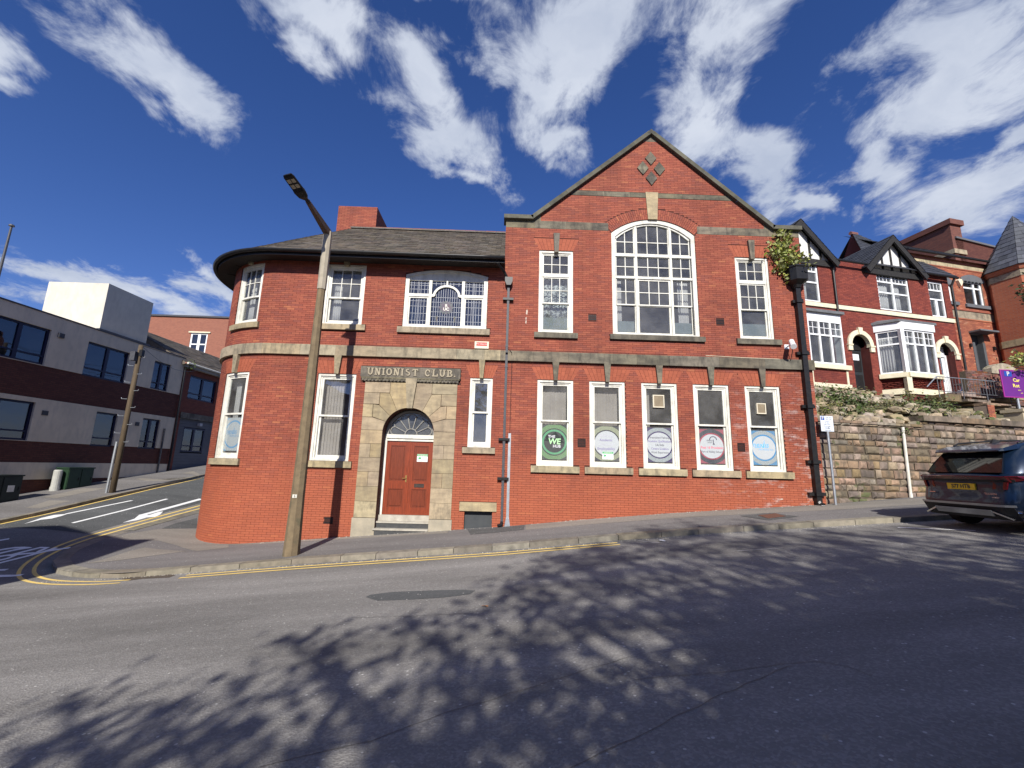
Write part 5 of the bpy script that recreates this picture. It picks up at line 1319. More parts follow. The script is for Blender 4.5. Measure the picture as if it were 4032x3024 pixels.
q = MB(); q.fbox(FL, us_-.03, ue+.03, -.3, .06, zr, zr+.05); q.build('parapet_coping', M_GREYPIPE, office)
q = MB(); q.fbox(FL, us_, ue, -9, -.25, -1.5, zr-.15); q.build('core', M_ROOM, office)
def casement(frm, u0, u1, z0, z1, n, parent, mat, gm, d=-.06, w=.07, tr=.28, bars_=None):
    b = MB()
    def bx(*a): b.fbox(frm, *a)
    bx(u0,u0+w,d-.05,d+.04,z0,z1); bx(u1-w,u1,d-.05,d+.04,z0,z1); bx(u0+w,u1-w,d-.05,d+.039,z0,z0+w); bx(u0+w,u1-w,d-.05,d+.039,z1-w,z1)
    for i in range(1, n):
        u = u0+(u1-u0)*i/n; bx(u-w*.9,u+w*.9,d-.049,d+.038,z0+w,z1-w)
    if tr: bx(u0+w,u1-w,d-.048,d+.036,z0+(z1-z0)*tr-w*.4,z0+(z1-z0)*tr+w*.4)
    win = b.build('window', mat, parent)
    for i in range(n):
        a, c = u0+(u1-u0)*i/n+w*.5, u0+(u1-u0)*(i+1)/n-w*.5
        for p, q_ in (((z0, z0+(z1-z0)*tr),(z0+(z1-z0)*tr, z1)) if tr else ((z0,z1),)):
            m_ = MB(); m_.fbox(frm, a, c, d-.012, d-.006, p+.02, q_-.02); m_.build('pane', gm, win)
    return win
for i, (a, b, z0, z1, n) in enumerate(OW):
    casement(FL, a, b, z0, z1, n, office, M_BLUEFR, M_GLASSB, d=-.08, w=.075, tr=.24)
    r = MB(); r.fbox(FL, a, b, -.24, -.2, z0, z1); r.build('window_back', pm('dim_interior', (.06,.062,.065), (.05,.05,.055), 2, .9), office)
# wall vents
for x, y, dd in (*[(*L1(435,500),.12)], *[(*L1(320,1062),.05)], *[(*L2(212,650),.05)], *[(*L2(253,1142),.05)]):
    u, z = FL.px(x, y); q = MB(); q.fbox(FL, u-.11, u+.11, .02, .03+dd*.5, z-.09, z+.09)
    for k in range(4): q.fbox(FL, u-.09, u+.09, .03, .036+dd*.5, z-.07+k*.04, z-.05+k*.04)
    q.build('wall_vent', M_GREYPIPE, office)
# stair tower on the roof
tu0, tz1 = FL.px(430,1116,-1.0); tu1, _ = FL.px(605,1192,-1.0); _, tz0 = FL.px(393,1296,-1.0)
Yt = FL(tu0,-1.0,0)[1]; rl = ray(190,1115); Xl = rl.x/rl.y*Yt
q = MB(); p0 = Vector(FL(tu0,-1.0,0)); p1 = Vector(FL(tu1,-1.0,0)); wv = Vector((Xl-p0.x, 0.02, 0))
P_ = [p0, p1, p1+wv, p0+wv]
q.add([(v.x,v.y,zr-.3) for v in P_]+[(v.x,v.y,tz1) for v in P_], [(0,1,5,4),(1,2,6,5),(2,3,7,6),(3,0,4,7),(4,5,6,7)]); q.build('roof_tower', M_RENDERW, office)
q = MB(); q.fbox(FL, tu0-.1, tu1+.15, -1.05, -.9, zr-.1, tz0+.02); q.build('tower_upstand', M_GREYPIPE, office)
# flagpole
fu, fz_ = FL.px(47,885,-.6); fb_ = FL(fu,-.6,zr)
q = MB(); q.tube([FL(fu,-.6,zr-.1), FL(fu,-.6,fz_-.06)], [.05,.035], 8); q.tube([FL(fu,-.6,fz_-.06), FL(fu,-.6,fz_)], [.09,.07], 8)
o = q.build('flagpole', M_GREYPIPE); tag(o, 'thin grey flagpole above the office block roof at the left edge', 'flagpole')
# drain pipe at the junction of the two blocks
q = MB(); a, z = FL.px(*L2(590,770)); q.tube([FL(ue+.08,.06,T(*FL(ue,0,0)[:2])), FL(ue+.08,.06,zr-.6), FL(ue+.05,.12,zr-.35)], .05, 8); q.build('downpipe', M_BLACK, office)
# white grey downpipe on the render
a, z = FL.px(*L2(450,1175)); q = MB(); q.tube([FL(a,.07,zb4-.7), FL(a,.07,z)], .04, 8); q.build('cable_duct', M_GREYPIPE, office)

# ---- brick annex with slate roof
annex = empty('brick_annex', FL(ue+3,0,1), 'red brick annex with slate roof and grey clad infill beyond the office block', 'building')
ua, ub = ue+.0, ue+7.5
AWN = []
a, zt = FL.px(*L2(655,785)); b, _ = FL.px(*L2(845,835)); _, zb = FL.px(*L2(625,955)); AWN.append((a, b, zb, zt))
ca, czt = FL.px(*L2(585,1055)); cb2, _ = FL.px(*L2(812,1085)); _, czb = FL.px(*L2(595,1100))
eza = FL.px(*L2(605,700))[1]
M_ANNEX = brick_mat('annex_brick', [(0,(.20,.055,.035))], stain=(.10,.03,.025)); brick_texture(M_ANNEX, (.22,.06,.038), (.16,.042,.03), (.12,.06,.045))
holes_wall(FL, ua+.01, ub, -1, eza, [AWN[0], (ca, cb2+.3, -1, czb)], -.05, M_ANNEX, 'wall', annex)
casement(FL, *AWN[0][:2], AWN[0][2], AWN[0][3], 2, annex, M_BLUEFR, M_GLASSB, d=-.15, w=.08, tr=.25)
q = MB(); q.fbox(FL, ca-.05, cb2+.35, -.2, .0, czb, czt); q.build('lintel', M_STONED, annex)
M_CLAD = pm('grey_cladding', (.13,.135,.15), (.11,.115,.13), 2, .7)
wa, wzt = FL.px(*L2(612,1165)); wb, wzb = FL.px(*L2(740,1350))
gq = T(*FL(ca+1,0,0)[:2]); k = 0; z = gq-.3
cl_hole = (wa, wb, wzb, wzt)
while z < czb-.02:
    e = min(czb, z+.16); dd = -.12+.004*(k%2)
    for a_, b_ in (((ca,wa),(wb,cb2+.3)) if e > wzb and z+.006 < wzt else ((ca,cb2+.3),)):
        q = MB(); q.fbox(FL, a_, b_, dd-.08, dd, z+.006, e); q.build('cladding_board', M_CLAD, annex)
    z = e; k += 1
casement(FL, wa, wb, wzb, wzt, 2, annex, M_BLUEFR, M_GLASSB, d=-.16, w=.08, tr=.25)
lu, lz = FL.px(*L2(718,1148)); q = MB(); q.fbox(FL, lu-.1, lu+.1, -.11, .05, lz-.08, lz+.08); q.build('bulkhead_light', pm('bulkhead_plastic', (.5,.5,.5), (.4,.4,.4), 4, .4), annex)
q = MB(); q.fbox(FL, ua, ub, -8, -.31, -1, eza-.1); q.build('core', pm('dim_interior', (.06,.06,.06)), annex)
rz1 = FL.px(584,1310,-3.6)[1]
def ann(t, s_): 
    return Vector(FL(ua-.2+(ub-ua+.4)*t, .22-3.8*s_, eza+.02+(rz1-eza)*s_))
q = MB(); q.add([ann(0,0),ann(1,0),ann(1,1),ann(0,1)], [(0,1,2,3)]); q.add([ann(0,0)-Vector((0,0,.12)),ann(0,0),ann(0,1),ann(0,1)-Vector((2,0,2.2))], [(0,1,2,3)])
ar = q.build('roof', M_SLATE, annex)
slates_on(ann, 16, .34, M_SLATE, ar, 0, seed=9)
q = MB(); q.tube([FL(ua-.1,.30,eza-.02), FL(ub,.30,eza-.04)], .06, 8); q.build('gutter', M_WHITE, annex)
q = MB(); q.fbox(FL, ua, ub, -.04, .2, eza-.22, eza-.02); q.build('eaves_board', pm('weathered_board', (.38,.36,.33), (.28,.27,.25), 5, .85), annex)
def leaf_clump(name, centers, n, size, mat, label, cat, group=None, seed=1, spread=1.0, droop=0.0, stems=True):
    """plant: stems plus many single leaves spread through the clump"""
    rg = random.Random(seed); root = empty(name, centers[0][0], label, cat, group); lf = MB(); st = MB()
    for c, r in centers:
        c = Vector(c)
        for k in range(int(n*r[0]*r[2]*30)):
            p = c+Vector((rg.gauss(0,.45)*r[0], rg.gauss(0,.45)*r[1], rg.gauss(0,.45)*r[2]-droop*rg.random()))
            a, t = rg.uniform(0,6.28), rg.uniform(-.6,1.0); s_ = size*rg.uniform(.6,1.3)
            ax = Vector((math.cos(a)*math.cos(t), math.sin(a)*math.cos(t), math.sin(t))); sd2 = ax.orthogonal().normalized(); sd2.rotate(Matrix.Rotation(rg.uniform(0,3.1),3,ax))
            lf.add([p, p+ax*s_*.45+sd2*s_*.33, p+ax*s_, p+ax*s_*.45-sd2*s_*.33], [(0,1,2,3)])
        if stems:
            for k in range(6):
                e = c+Vector((rg.uniform(-.6,.6)*r[0], rg.uniform(-.5,.5)*r[1], rg.uniform(0,.8)*r[2])); st.tube([c-Vector((0,0,r[2]*.5)), c.lerp(e,.5), e], [.008,.006,.003], 4)
    lf.build('leaves', mat, root)
    if stems: st.build('stems', pm('stem', (.09,.07,.035), (.07,.06,.03), 8, .9), root)
    return root
q_ = FL(ue+.2,.15,eza-.15)
leaf_clump('gutter_weed', [(q_, (.35,.3,.3))], 22, .11, M_LEAF, 'small green weed growing from the gutter where office block and annex meet', 'weed', seed=4)

# ---- far brown brick block
FB = Frame((0,46), 0.0)
farb = empty('far_brick_block', (-33,46,2), 'large brown brick block with flat roof far behind the annex', 'building')
fa, fz1 = FB.px(560,1243); fb2, _ = FB.px(980,1259)
wa, wzt = FB.px(*L2(650,480)); wb, wzb = FB.px(*L2(752,612))
holes_wall(FB, fa-4, fb2+3, 0, fz1, [(wa,wb,wzb-.5,wzt)], 0, M_BROWNBR, 'wall', farb)
q = MB(); q.fbox(FB, fa-4.1, fb2+3, -.5, .15, fz1, fz1+.18); q.build('parapet_coping', M_GREYPIPE, farb)
casement(FB, wa, wb, wzb-.5, wzt, 2, farb, M_UPVC, M_GLASSB, d=-.1, w=.16, tr=.5)
q = MB(); q.fbox(FB, wa-.2, wb+.3, -.1, .12, wzt, wzt+.14); q.build('lintel', M_CREAM, farb)
q = MB(); q.fbox(FB, fa-4, fb2+3, -8, -.3, 0, fz1-.1); q.build('core', MATS['dim_interior'], farb)

# ---- street furniture across the side street
pb = onT(*G_(1085,392)); FP = Frame((0,pb.y),0); ptx, ptz = FP.px(*L2(288,572))
pole = empty('utility_pole', pb, 'weathered wooden utility pole with climbing pegs across the side street', 'pole')
top = Vector((ptx, pb.y, ptz)); M_WOOD = pm('pole_wood', (.12,.088,.054), (.08,.06,.04), 5, .9, .5, 40, stretch=(6,6,.5))
q = MB(); q.tube([pb-Vector((0,0,.4)), pb.lerp(top,.5), top], [.105,.095,.08], 12); q.build('shaft', M_WOOD, pole, smooth=True)
for k in range(11):
    t = .33+k*.058; c = pb.lerp(top, t); s_ = -1 if k % 2 else 1
    q = MB(); q.tube([c+Vector((s_*.1,-.05,0)), c+Vector((s_*.30,-.08,.0)), c+Vector((s_*.31,-.08,.05))], .012, 5); q.build('climbing_peg', M_GALV, pole)
c = pb.lerp(top, .955); q = MB(); q.box((c.x-.17,c.y-.26,c.z-.42),(c.x+.03,c.y-.10,c.z-.05)); q.build('junction_box', M_GREYPIPE, pole)
q = MB(); q.box((c.x+.10,c.y-.16,c.z-.22),(c.x+.22,c.y-.02,c.z+.05)); q.build('junction_box', M_BLACK, pole)
q = MB(); q.tube([pb+Vector((-.14,-.1,-.05)), (pb.lerp(top,.33))+Vector((-.13,-.09,0))], .045, 8); q.build('cable_conduit', M_GALV, pole)
for (x, y, z) in ((-17.4,25,zr-.4),(-11.5,30,7)):
    cb_ = MB(); e = Vector((x,y,z)); cb_.tube([top.lerp(e,i/8)-Vector((0,0,.5*math.sin(math.pi*i/8))) for i in range(9)], .008, 4); cb_.build('overhead_wire', M_BLACK, pole)
bb = onT(*G_(525,372)); FB2 = Frame((0,bb.y),0); _, bt = FB2.px(*G_(570,172))
q = MB(); h = bt-bb.z; q.tube([bb-Vector((0,0,.05)), bb+Vector((0,0,h*.18)), bb+Vector((0,0,h*.181)), bb+Vector((0,0,h*.96)), bb+Vector((0,0,h))], [.15,.15,.135,.135,.11], 16)
o = q.build('bollard', pm('weathered_white_plastic', (.46,.46,.42), (.36,.36,.33), 4, .6), smooth=False); tag(o, 'short off white bollard beside the green street cabinet', 'bollard')
cbx = onT(*G_(615,365)); cb3 = onT(*G_(850,330)); FC = Frame((0,cbx.y),0); _, ct = FC.px(*G_(620,160)); hh = ct-cbx.z
M_GREEN = pm('cabinet_green', (.018,.045,.022), (.014,.035,.018), 4, .5)
cab = empty('street_cabinet', cbx, 'dark green telecom cabinet against the office block wall', 'cabinet')
def cabinet(root, x0, y0, x1, y1, z0, z1, mat):
    q = MB(); q.box((x0,y0,z0-.2),(x1,y1,z1)); q.build('body', mat, root)
    q = MB(); q.box((x0-.03,y0-.03,z1),(x1+.03,y1+.03,z1+.05)); q.build('lid', mat, root)
    for k in (0,1):
        ya, yb = y0+(y1-y0)*k/2+.02, y0+(y1-y0)*(k+1)/2-.02
        q = MB(); q.box((x1,ya,z0+.06),(x1+.018,yb,z1-.03)); dd = q.build('door', mat, root)
        q = MB(); q.box((x1+.018,yb-.08,(z0+z1)/2-.06),(x1+.035,yb-.05,(z0+z1)/2+.06)); q.build('handle', M_BLACK, dd)
cabinet(cab, cbx.x-.42, cbx.y, cbx.x+.05, max(cb3.y, cbx.y+1.1), cbx.z, ct, M_GREEN)
c2 = onT(*G_(60,480)); F2 = Frame((0,c2.y),0); _, c2t = F2.px(*G_(100,235))
cab2 = empty('street_cabinet', c2, 'dark street cabinet with a white label at the left edge', 'cabinet')
cabinet(cab2, c2.x-.6, c2.y-.9, c2.x+.02, c2.y+.35, c2.z, c2t, pm('cabinet_dark', (.02,.028,.022), (.016,.02,.018), 4, .5))
q = MB(); q.box((c2.x+.039,c2.y-.1,(c2.z+c2t)/2-.1),(c2.x+.043,c2.y+.12,(c2.z+c2t)/2+.12)); q.build('label_plate', M_WHITE, cab2)
# ================================================================ RIGHT: RETAINING WALL, GARDEN, HOUSES
HANG = R_(10.9)
FW = Frame((9.295,12.745), R_(11.2)); FH = Frame((13.04,17.88), HANG)
HA = lambda x, y: (x/2.2425+3100, y/2.2425+840); HB = lambda x, y: (x/3.3175+3400, y/3.3175+1080)
HC = lambda x, y: (x/2.764+3600, y/2.764+840); HD = lambda x, y: (x/4.3665+3650, y/4.3665+1380); Z5 = lambda x, y: (x/1.8432+3050, y/1.8432+800)
# ---- coursed sandstone retaining wall
zt1 = FW.px(*ZW(700,400))[1]; zt2 = FW.px(*ZW(1500,388))[1]; uc = FW.px(*ZW(1250,390))[0]; UWE = 11.5
rwall = empty('retaining_wall', FW(0,0,.9), 'coursed sandstone retaining wall beside the pavement', 'wall')
q = MB(); q.fprism(FW, [(0.0,-.2),(UWE,.5),(UWE,zt2-.02),(uc,zt2-.02),(uc,zt1-.02),(0.0,zt1-.02)], -.5, -.03); q.build('wall_core', M_JOINT, rwall)
rg = random.Random(11); z = .45; row = 0; stones = 0
while z < zt2-.05:
    h = rg.uniform(.16,.27); top = min(z+h, zt2)
    if zt2-top < .1: top = zt2
    u = 0.02 - rg.uniform(0,.2)
    while u < UWE:
        w = rg.uniform(.22,.60) if rg.random() < .75 else rg.uniform(.14,.26); a, b = max(0.015,u)+.010, min(UWE,u+w)-.010
        u += w
        lim = zt1 if (a+b)/2 < uc else zt2
        tp = min(top-.008, lim)
        if b-a < .06 or tp-z < .05 or T(*FW((a+b)/2,0,0)[:2]) > tp: continue
        j = lambda: rg.uniform(-.02,.02); c = rg.uniform(.025,.045)
        P_ = [(a+j(),z+.008+j()*.5),(b+j(),z+.008+j()*.5),(b+j(),tp+j()*.5),(a+j(),tp+j()*.5)]
        d = rg.uniform(-.02,.03)
        m_ = MB(); ins = [(p[0]+(c if i in (0,3) else -c), p[1]+(c if i < 2 else -c)) for i, p in enumerate(P_)]
        vs = [FW(x,d,zz) for x,zz in ins]+[FW(x,d-.035,zz) for x,zz in P_]; cc = FW((a+b)/2+j(), d+rg.uniform(.0,.03), (z+tp)/2+j())
        m_.add(vs+[cc], [(0,1,8),(1,2,8),(2,3,8),(3,0,8),(4,5,1,0),(5,6,2,1),(6,7,3,2),(7,4,0,3)]); m_.build('stone', M_WALLST, rwall); stones += 1
    z = top; row += 1
rg = random.Random(12)
u = uc
while u < UWE-.1:
    e = min(UWE, u+rg.uniform(1.3,1.9)); q = MB(); q.fprism(FW, [(u+.006,zt2),(e-.006,zt2),(e-.006,zt2+.17+rg.uniform(-.01,.02)),(u+.006,zt2+.17)], -.45, .09); q.build('coping_slab', M_WALLST, rwall); u = e
u = .02
while u < uc-.1:
    e = min(uc, u+rg.uniform(.5,1.0)); q = MB(); q.fbox(FW, u+.006, e-.006, -.4, .03, zt1, zt1+.075); q.build('coping_slab', M_WALLST, rwall); u = e
# white pipe standing against it
wx, wz = FW.px(*ZW(1155,1078), .06); wx2, wz2 = FW.px(*ZW(1078,432), .06)
q = MB(); q.tube([FW(wx,.06,wz+.06), FW(wx2,.06,wz2)], .042, 10); q.tube([FW(wx,.06,wz-.05), FW(wx,.06,wz+.08)], .05, 10); o = q.build('drain_pipe', pm('white_pipe', (.72,.70,.62), (.6,.58,.5), 5, .5)); tag(o, 'white vertical pipe fixed to the sandstone retaining wall', 'pipe')
# ---- garden bank and rubble
zh = FH.px(*HA(600,1560))[1]-.05                 # ground level at the house doors
def bank_z(u, s_):
    """s_ 0 at the wall top .. 1 at the houses"""
    zt = (zt1+.02 if u < uc else zt2+.12); return zt+(zh-.38-zt)*min(1, s_*1.35)+(.38*sst(.8,1,s_))
bank = MB(); nu_ = 30; vs = []
for j in range(9):
    for i in range(nu_+1):
        u = .05+16*i/nu_; p = Vector(FW(u,-.05-4.6*j/8,0)); vs.append((p.x, p.y, bank_z(u, j/8)-.06))
bank.add(vs, [(j*(nu_+1)+i, j*(nu_+1)+i+1, (j+1)*(nu_+1)+i+1, (j+1)*(nu_+1)+i) for j in range(8) for i in range(nu_)])
o = bank.build('garden_bank', pm('bank_soil', (.12,.10,.06), (.07,.08,.03), 3, .95, .6, 20), smooth=True); tag(o, kind='structure')
rock = empty('rubble_rockery', FW(3,-1,zt1), 'pale rubble stones piled in rows on the bank above the retaining wall', 'rockery')
rg = random.Random(21)
def rockstone(c, s_):
    bm = bmesh.new(); bmesh.ops.create_icosphere(bm, subdivisions=1, radius=1)
    M = Matrix.Rotation(rg.uniform(0,3.1),3,'Z') @ Matrix.Rotation(rg.uniform(-.4,.4),3,'X')
    for v in bm.verts:
        k = rg.uniform(.72,1.12); v.co = M @ Vector((v.co.x*s_[0]*k, v.co.y*s_[1]*k, max(-.7,min(.75,v.co.z))*s_[2]*k*1.2)) + Vector(c)
    me = bpy.data.meshes.new('stone'); bm.to_mesh(me); bm.free(); me.materials.append(M_RUBBLE); o = bpy.data.objects.new('stone', me); COL.objects.link(o); place(o, rock)
for s0, s1, n, lift in ((.02,.08,40,.06),(.08,.16,40,.14),(.16,.24,24,.16),(.40,.48,34,.06),(.46,.56,46,.14),(.54,.64,46,.22),(.62,.72,36,.24)):
    for k in range(n):
        u = .35+(7.6 if s0 < .4 else 6.4)*(k+rg.uniform(-.3,.3))/n; s_ = rg.uniform(s0,s1); p = FW(u,-.05-4.6*s_,0)
        r = rg.uniform(.10,.22); rockstone((p[0],p[1],bank_z(u,s_)+rg.uniform(0,lift)), (r*rg.uniform(1,1.5), r, r*rg.uniform(.6,.9)))
for i, (u, s_, r) in enumerate(((1.2,.36,(.8,.3,.28)),(2.9,.42,(.9,.35,.5)),(3.7,.38,(.8,.35,.45)),(5.4,.25,(.5,.3,.4)),(6.3,.25,(.6,.35,.5)),(6.9,.22,(.45,.3,.4)),(2.6,.15,(.4,.25,.35)),(1.3,.04,(.3,.12,.3)),(4.9,.10,(.3,.2,.25)),(3.9,.72,(.35,.25,.3)),(.6,.75,(.4,.25,.25)))):
    p = FW(u,-.05-4.6*s_,0)
    leaf_clump('weed', [((p[0],p[1],bank_z(u,s_)+r[2]*.35), r)], 30, .10, M_LEAF, ['low weeds in the rockery nearest the club building','leafy weeds in the middle of the rockery under the bay window','bright dock leaves among the rubble below the dark door','weeds growing behind the coping of the retaining wall','bushy weeds beside the brick pier in the garden','small weed clump at the foot of the brick pier','nettles between the lower and upper rubble rows','grass tuft hanging over the retaining wall near the parking sign','ivy tuft spilling over the coping where the wall steps up','thin weeds at the cream plinth of the bay window','dry weeds at the plinth beside the club building'][i], 'weed', 'weeds on the garden bank', seed=30+i)
p = FW(wx2, .1, wz2-.15); leaf_clump('weed', [(p, (.22,.1,.12))], 40, .08, M_LEAF, 'little fern growing out of the retaining wall at the white pipe', 'weed', seed=51)
p = onT(*ZW(400,1120)); leaf_clump('weed', [((p.x,p.y,p.z+.1), (.35,.12,.22)), ((p.x-.35,p.y,p.z+.05),(.3,.1,.12))], 40, .09, M_LEAF, 'green weeds at the foot of the parking sign post', 'weed', seed=52)
rg = random.Random(77); lf = MB()
for k in range(34):
    u = rg.uniform(.4,8.4); s_ = rg.choice((rg.uniform(.2,.38), rg.uniform(.03,.2), rg.uniform(.6,.78))); c = Vector(FW(u,-.05-4.6*s_,0)); c.z = bank_z(u,s_)+.06; r = (rg.uniform(.2,.5), .2, rg.uniform(.12,.3))
    for m2 in range(110):
        p = c+Vector((rg.gauss(0,.5)*r[0], rg.gauss(0,.5)*r[1], abs(rg.gauss(0,.5))*r[2])); a, t = rg.uniform(0,6.28), rg.uniform(-.2,1.3); L_ = rg.uniform(.05,.14)
        ax = Vector((math.cos(a)*math.cos(t), math.sin(a)*math.cos(t), math.sin(t))); sd2 = ax.orthogonal().normalized()*L_*.22; lf.add([p-sd2*.5, p+ax*L_*.5+sd2, p+ax*L_, p+ax*L_*.5-sd2], [(0,1,2,3)])
o = lf.build('ground_cover', pm('scrub_leaves', (.10,.13,.04), (.17,.135,.06), 5, .8, island=.4)); tag(o, 'scrubby grass and dry weeds between the rubble stones', 'ground cover', kind='stuff')
# ---- garden steps, slabs, pier
steps = empty('garden_steps', FW(7.5,-2,zt2), 'broken stone slabs and steps on the bank below the railings', 'steps')
FG = Frame(FW(0,-2.3,0)[:2], R_(11.2))
for (x0,y0,x1,y1,d) in ((310,740,600,880,.4),(590,700,850,800,.1),(700,830,1100,900,.3),(1090,830,1560,890,.2),(960,890,1450,940,.5),(1340,990,1640,1040,.8),(1450,960,1668,1000,.5),(1240,790,1700,840,.0),(850,780,1260,830,-.1)):
    a, zt = FG.px(*HD(x0,y0), d); b, zb = FG.px(*HD(x1,y1), d); q = MB(); q.fbox(FG, a, b, d-.7, d, min(zb,zt-.06), zt); q.build('slab', M_WALLST, steps)
FG2 = Frame(FW(0,-.9,0)[:2], R_(11.2))
a, zt = FG2.px(*HD(1040,935)); b, zb = FG2.px(*HD(1190,1135)); pier = empty('brick_pier', FG2((a+b)/2,0,zb), 'short red brick pier standing on the garden bank', 'pier')
q = MB(); q.fbox(FG2, a+.01, b-.01, -.42, -.012, zb-.3, zt-.01); q.build('core', M_CMORT, pier)
brickwork(FG2, lambda z0, z1: [(a,b)], [], zb-.1, zt, 40, M_CBRICK, pier, ch=.075, bl=.225, jt=.01, proud=.0)
q = MB(); q.fbox(FG2, a, b+.35, -.4, -.0, zt, zt+.07); q.build('cap', M_WALLST, pier)
a, zt = FW.px(*HD(1610,1105)); q = MB(); q.fbox(FW, a, a+.5, -.45, .06, .9, zt+.1); q.fbox(FW, a-.05, a+.55, -.5, .11, zt+.1, zt+.2); o = q.build('gate_pier', pm('gate_stone', (.5,.42,.29), (.4,.34,.24), 4, .9, .4, 30)); tag(o, 'pale stone gate pier at the right end of the retaining wall', 'pier')

# ---- houses
def gable_face(frm, apex, fl, fr_, d, mat, name, parent):
    q = MB(); q.fprism(frm, [fl, fr_, apex], d-.12, d); return q.build(name, mat, parent)
def barge(frm, p, a, d0, d1, w, parent):
    q = MB(); L_ = math.hypot(a[0]-p[0], a[1]-p[1]); n = ((a[1]-p[1])/L_*w, -(a[0]-p[0])/L_*w)
    if n[1] > 0: n = (-n[0], -n[1])
    q.fprism(frm, [p, a, (a[0], a[1]-w*1.25), (p[0]+n[0]*.9, p[1]+n[1])], d0, d1); q.build('barge_board', M_TIMBER, parent)
def upvc(frm, u0, u1, z0, z1, parent, d, cols, rows, w=.07, grids=None, gm=None):
    """white plastic window: cols = fractions of mullions, rows = fractions of transoms (from bottom); grids {(col,row):(nx,nz)}"""
    b = MB(); cu = [0]+list(cols)+[1]; cz = [0]+list(rows)+[1]
    U = lambda t: u0+(u1-u0)*t; Zf = lambda t: z0+(z1-z0)*t
    b.fbox(frm,u0,u0+w,d-.06,d+.02,z0,z1); b.fbox(frm,u1-w,u1,d-.06,d+.02,z0,z1); b.fbox(frm,u0+w,u1-w,d-.06,d+.019,z0,z0+w); b.fbox(frm,u0+w,u1-w,d-.06,d+.019,z1-w,z1)
    for t in cols: b.fbox(frm,U(t)-w*.6,U(t)+w*.6,d-.058,d+.018,z0+w,z1-w)
    for t in rows: b.fbox(frm,u0+w,u1-w,d-.057,d+.017,Zf(t)-w*.5,Zf(t)+w*.5)
    win = b.build('window', M_UPVC, parent)
    for i in range(len(cu)-1):
        for j in range(len(cz)-1):
            a0,a1,c0,c1 = U(cu[i])+w*.6,U(cu[i+1])-w*.6,Zf(cz[j])+w*.5,Zf(cz[j+1])-w*.5
            m_ = MB(); m_.fbox(frm,a0-.01,a1+.01,d-.025,d-.02,c0-.01,c1+.01); m_.build('pane', gm or M_GLASS, win)
            g = (grids or {}).get((i,j))
            if g:
                m_ = MB()
                for k in range(1,g[0]): u = a0+(a1-a0)*k/g[0]; m_.fbox(frm,u-.012,u+.012,d-.022,d-.008,c0,c1)
                for k in range(1,g[1]): z = c0+(c1-c0)*k/g[1]; m_.fbox(frm,a0,a1,d-.022,d-.009,z-.012,z+.012)
                m_.build('glazing_bars', M_UPVC, win)
    return win
def R4(frm, tl, br, d=0.0):
    a, zt = frm.px(*tl, d); b, zb = frm.px(*br, d); return a, b, zb, zt
terr = empty('terraced_house', FH(2,0,zh), 'red brick terraced house with half timbered gables and cream door arches', 'house')
ur = FH.px(*HB(1185,620))[0]; ul = -1.6
W1 = R4(FH, HA(112,422), HA(300,785)); W2 = R4(FH, Z5(733,497), Z5(1003,797)); W3 = R4(FH, HB(828,85), HB(1100,570))
zband1 = FH.px(*HA(150,775))[1]; zband0 = FH.px(*HA(150,810))[1]
DA = R4(FH, HA(552,1062), HA(712,1570)); DB = R4(FH, HB(1003,890), HB(1210,1500))
DA = (DA[0], DA[0]+.98, zh-.02, DA[3]); dbc = FH.px(*HB(1095,1100))[0]; DB = (dbc-.47, dbc+.47, zh+.02, DB[3])
LW1 = R4(FH, HA(172,930), HA(520,1345), .35)
bu0 = FH.px(*HB(215,1320))[0]; bu1 = FH.px(*HB(575,1290), .75)[0]; bu2 = FH.px(*HB(1000,1290), .75)[0]; bz0 = FH.px(*HB(575,1280), .75)[1]; bz1 = FH.px(*HB(560,720), .75)[1]
zev = FH.px(*Z5(600,455))[1]                     # eaves
apL = FH.px(*HA(120,50), .3); ftR = FH.px(*HA(470,440), .3); apC = FH.px(*Z5(862,232), .3); fCl = FH.px(*Z5(672,465), .3); fCr = FH.px(*Z5(1115,528), .3)
hz0 = zh-1.2
def arch_h(c, r, zs):
    def f(a, b):
        if a > zs+r: return None
        if b < zs: return None
        hh = math.sqrt(max(0, r*r-max(0,a-zs)**2)); return (c-hh, c+hh)
    return f
hw = .49; za_ = DA[3]-hw; zb_ = DB[3]-hw; ca_ = (DA[0]+DA[1])/2; cb_ = dbc
hholes = [W1, W2, W3, (DA[0],DA[1],hz0,za_), (DB[0],DB[1],hz0,zb_), (LW1[0],LW1[1],hz0,LW1[3]+.1), (bu0+.05,bu2+.1,hz0,bz1+.3)]
holes_wall(FH, ul, ur, hz0, zev+.15, [W1,W2,W3,(DA[0],DA[1],hz0,DA[3]),(DB[0],DB[1],hz0,DB[3]),(LW1[0]+.1,LW1[1]-.1,zh+.5,LW1[3]),(bu0+.3,bu2-.1,zh+.6,bz1)], -.004, M_HMORT, 'wall', terr, back=.22)
hwall = [c for c in terr.children if c.name.startswith('wall')][0]
brickwork(FH, lambda a, b: [(ul,ur)], hholes+[(ul,ur,zband0,zband1), arch_h(ca_,hw+.2,za_), arch_h(cb_,hw+.2,zb_)], hz0, zev+.1, 150, M_HBRICK, hwall, ch=.075, bl=.225, jt=.007, proud=.006)
q = MB(); q.fbox(FH, ul, ur+.02, -.1, .05, zband0, zband1); q.build('sill_band', M_CREAM, terr)
q = MB(); q.fbox(FH, ul, ur, -5, -.23, hz0, zev); 
rmh = q.build('room_core', pm('house_room', (.16,.14,.13), (.12,.1,.1), 2, .9), terr)
